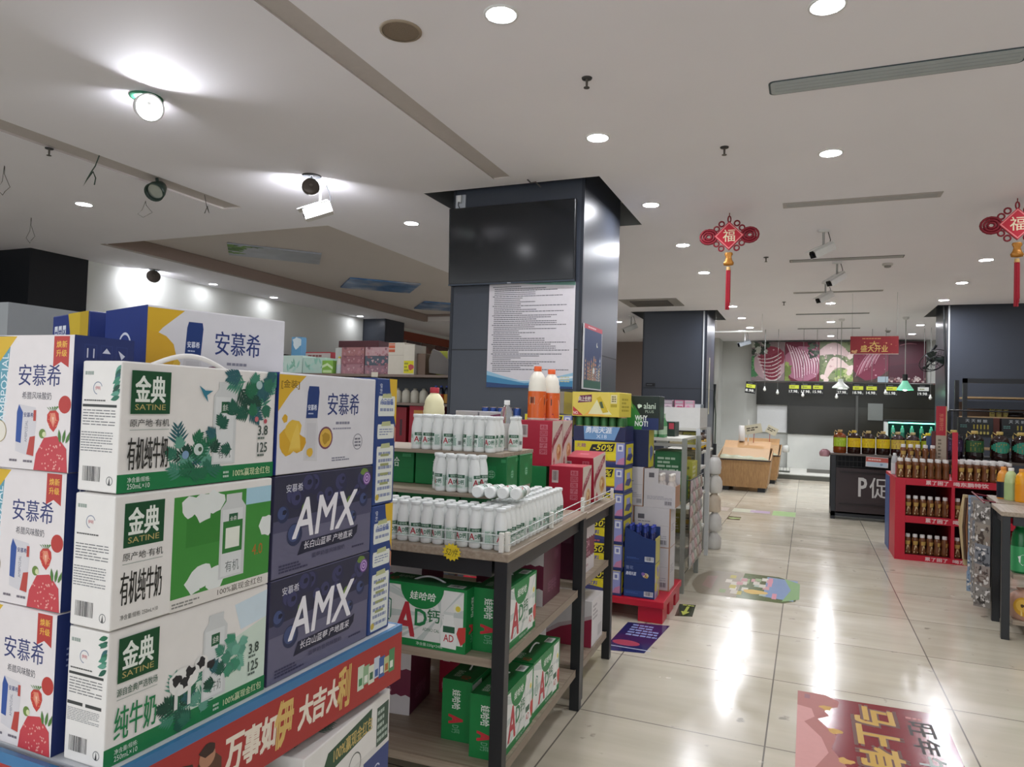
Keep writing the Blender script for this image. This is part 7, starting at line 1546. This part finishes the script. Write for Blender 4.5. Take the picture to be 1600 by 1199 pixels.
mm = MB(); mm.box((0, 0, 0), (.3, .3, .9), M('#1d1b1a', .5)); mm.tube([(.05, .1, .9), (.08, .1, 1.2), (.02, .1, 1.6)], .04, M('#16181a', .4), 8); tag(mm.build('service_scale', None, (-3.3, 13.9, 0)), 'dark stand with a curved black neck seen in the gap between the pillars', 'stand')

# ------------------------------------------------------------------ stickers on the floor
def decal(label, pts, col, art=None, cat='floor sticker'):
    cx = sum(p[0] for p in pts) / len(pts); cy = sum(p[1] for p in pts) / len(pts); b = MB(); b.prism([(x - cx, y - cy) for x, y in pts], .0002, .0012, M(col, .15, noise=.06, scale=6))
    xs_ = [p[0] - cx for p in pts]; ys_ = [p[1] - cy for p in pts]; w, h = max(xs_) - min(xs_), max(ys_) - min(ys_)
    if art: art(Art(b, lambda u, v, e: (min(xs_) + u * w, min(ys_) + v * h, .0013 + e), w, h))
    tag(b.build('floor_sticker', None, (cx, cy, 0)), label, cat)
def big(A):
    gl = M('#c09a48', .2); 
    A.poly([(0, 1), (.2, 1), (.3, .93), (.28, .85), (.18, .8), (.22, .72), (.14, .66), (.26, .5), (.22, .35), (.3, .2), (.28, 0), (0, 0)], '#a3625a'); A.poly([(0, .8), (.1, .78), (.12, .68), (.05, .6), (.16, .45), (.2, .3), (.1, .1), (0, .05)], '#c48a84')
    for i, (u, v) in enumerate([(.25, .55), (.2, .82), (.3, .25)]): A.blob(u, v, .03, '#c0943a', jag=.3, seed=i)
    A.rect(.05, .91, .09, .97, '#8a5a62')
    for k, ch in enumerate('马上有财'):
        v1 = .93 - k * .24; A.text(ch, .385, v1 - .235, .665, v1 + .01, '#5a2c1a', bold=.1, rot=90); A.text(ch, .4, v1 - .22, .65, v1, gl, bold=.05, rot=90)
    A.dashes(.74, .86, .9, .9, 1, '#c48a84', words=4)
    for k, (ch, cl) in enumerate([('旺', '#2a2622'), ('年', '#2a2622'), ('牛', '#b8c0bc'), ('气', '#b8c0bc')]): v1 = .84 - k * .19; A.text(ch, .74, v1 - .17, .9, v1, cl, bold=.03, rot=90)
decal('large dark red floor sticker with gold characters in the aisle', [(-.022, 2.95), (.6, 2.95), (.6, 3.84), (.57, 3.87), (-.005, 3.84), (-.022, 3.82)], '#7a1824', big)
def oval(A):
    rr = random.Random(3)
    A.poly([(.0, .3), (.1, .0), (.45, .0), (.45, 1), (.1, .95), (0, .7)], '#8f8470'); A.poly([(.1, .3), (.2, .2), (.2, .75), (.1, .7)], '#a08478'); A.poly([(.68, .15), (.95, .1), (.98, .9), (.68, .95)], '#55719a'); A.poly([(.85, .05), (1, .2), (1, .8), (.85, .95), (.92, .5)], '#5f8a3f')
    for i in range(24): A.rect(*(lambda u, v: (u, v, u + .06, v + .13))(rr.uniform(.25, .7), rr.uniform(.1, .75)), rr.choice(['#a89a3a', '#8f9a8a', '#b8b0a0', '#7a8a5a', '#b07a7a', '#c0b8a8']))
    A.rect(.76, .1, .8, .3, '#b86a7a'); A.rect(.7, .55, .74, .9, '#b86a7a'); A.blob(.6, .28, .1, '#c09a2a', jag=.2, ry=.08)
decal('long oval green and blue floor sticker across the aisle', [(-.82, 5.8), (-.76, 5.66), (-.5, 5.56), (-.15, 5.56), (-.06, 5.66), (-.035, 6.0), (-.08, 6.3), (-.2, 6.42), (-.55, 6.42), (-.78, 6.2), (-.83, 6.0)], '#5a6a3a', oval)
decal('dark blue floor sticker beside the second table', [(-1.06, 3.99), (-.83, 4.04), (-.79, 4.62), (-1.05, 4.57)], '#23285c', lambda A: (A.dashes(.2, .5, .9, .9, 5, '#8a90b8', words=5), A.circ(.35, .28, .13, '#b0445a', ry=.08), A.rect(.0, .14, .95, .16, '#b8bcc8')))
decal('small dark green arrow sticker beside the red pallet', [(-.8, 4.86), (-.69, 4.9), (-.71, 5.2), (-.82, 5.17)], '#24301c', lambda A: (A.poly([(.3, .4), (.45, .4), (.45, .8), (.6, .8), (.6, .4), (.75, .4), (.52, .12)], '#a8b04a'), A.dashes(.2, .82, .9, .95, 1, '#a8b04a', words=3)))
decal('small dark green arrow sticker farther along the aisle', [(-.94, 9.5), (-.78, 9.5), (-.78, 9.78), (-.94, 9.78)], '#2f3a26', lambda A: A.blob(.5, .5, .25, '#8a9a4a', jag=.4))
decal('faded pink and green strip sticker across the far aisle', [(-1.3, 10.2), (-.13, 10.15), (-.13, 10.75), (-1.3, 10.7)], '#b9b3a4', lambda A: (A.rect(.0, .2, .25, .8, '#b0a090'), A.rect(.3, .2, .55, .8, '#b4b49a'), A.rect(.5, .3, .72, .7, '#a890a8'), A.rect(.75, .1, 1, .9, '#8fb06a')))
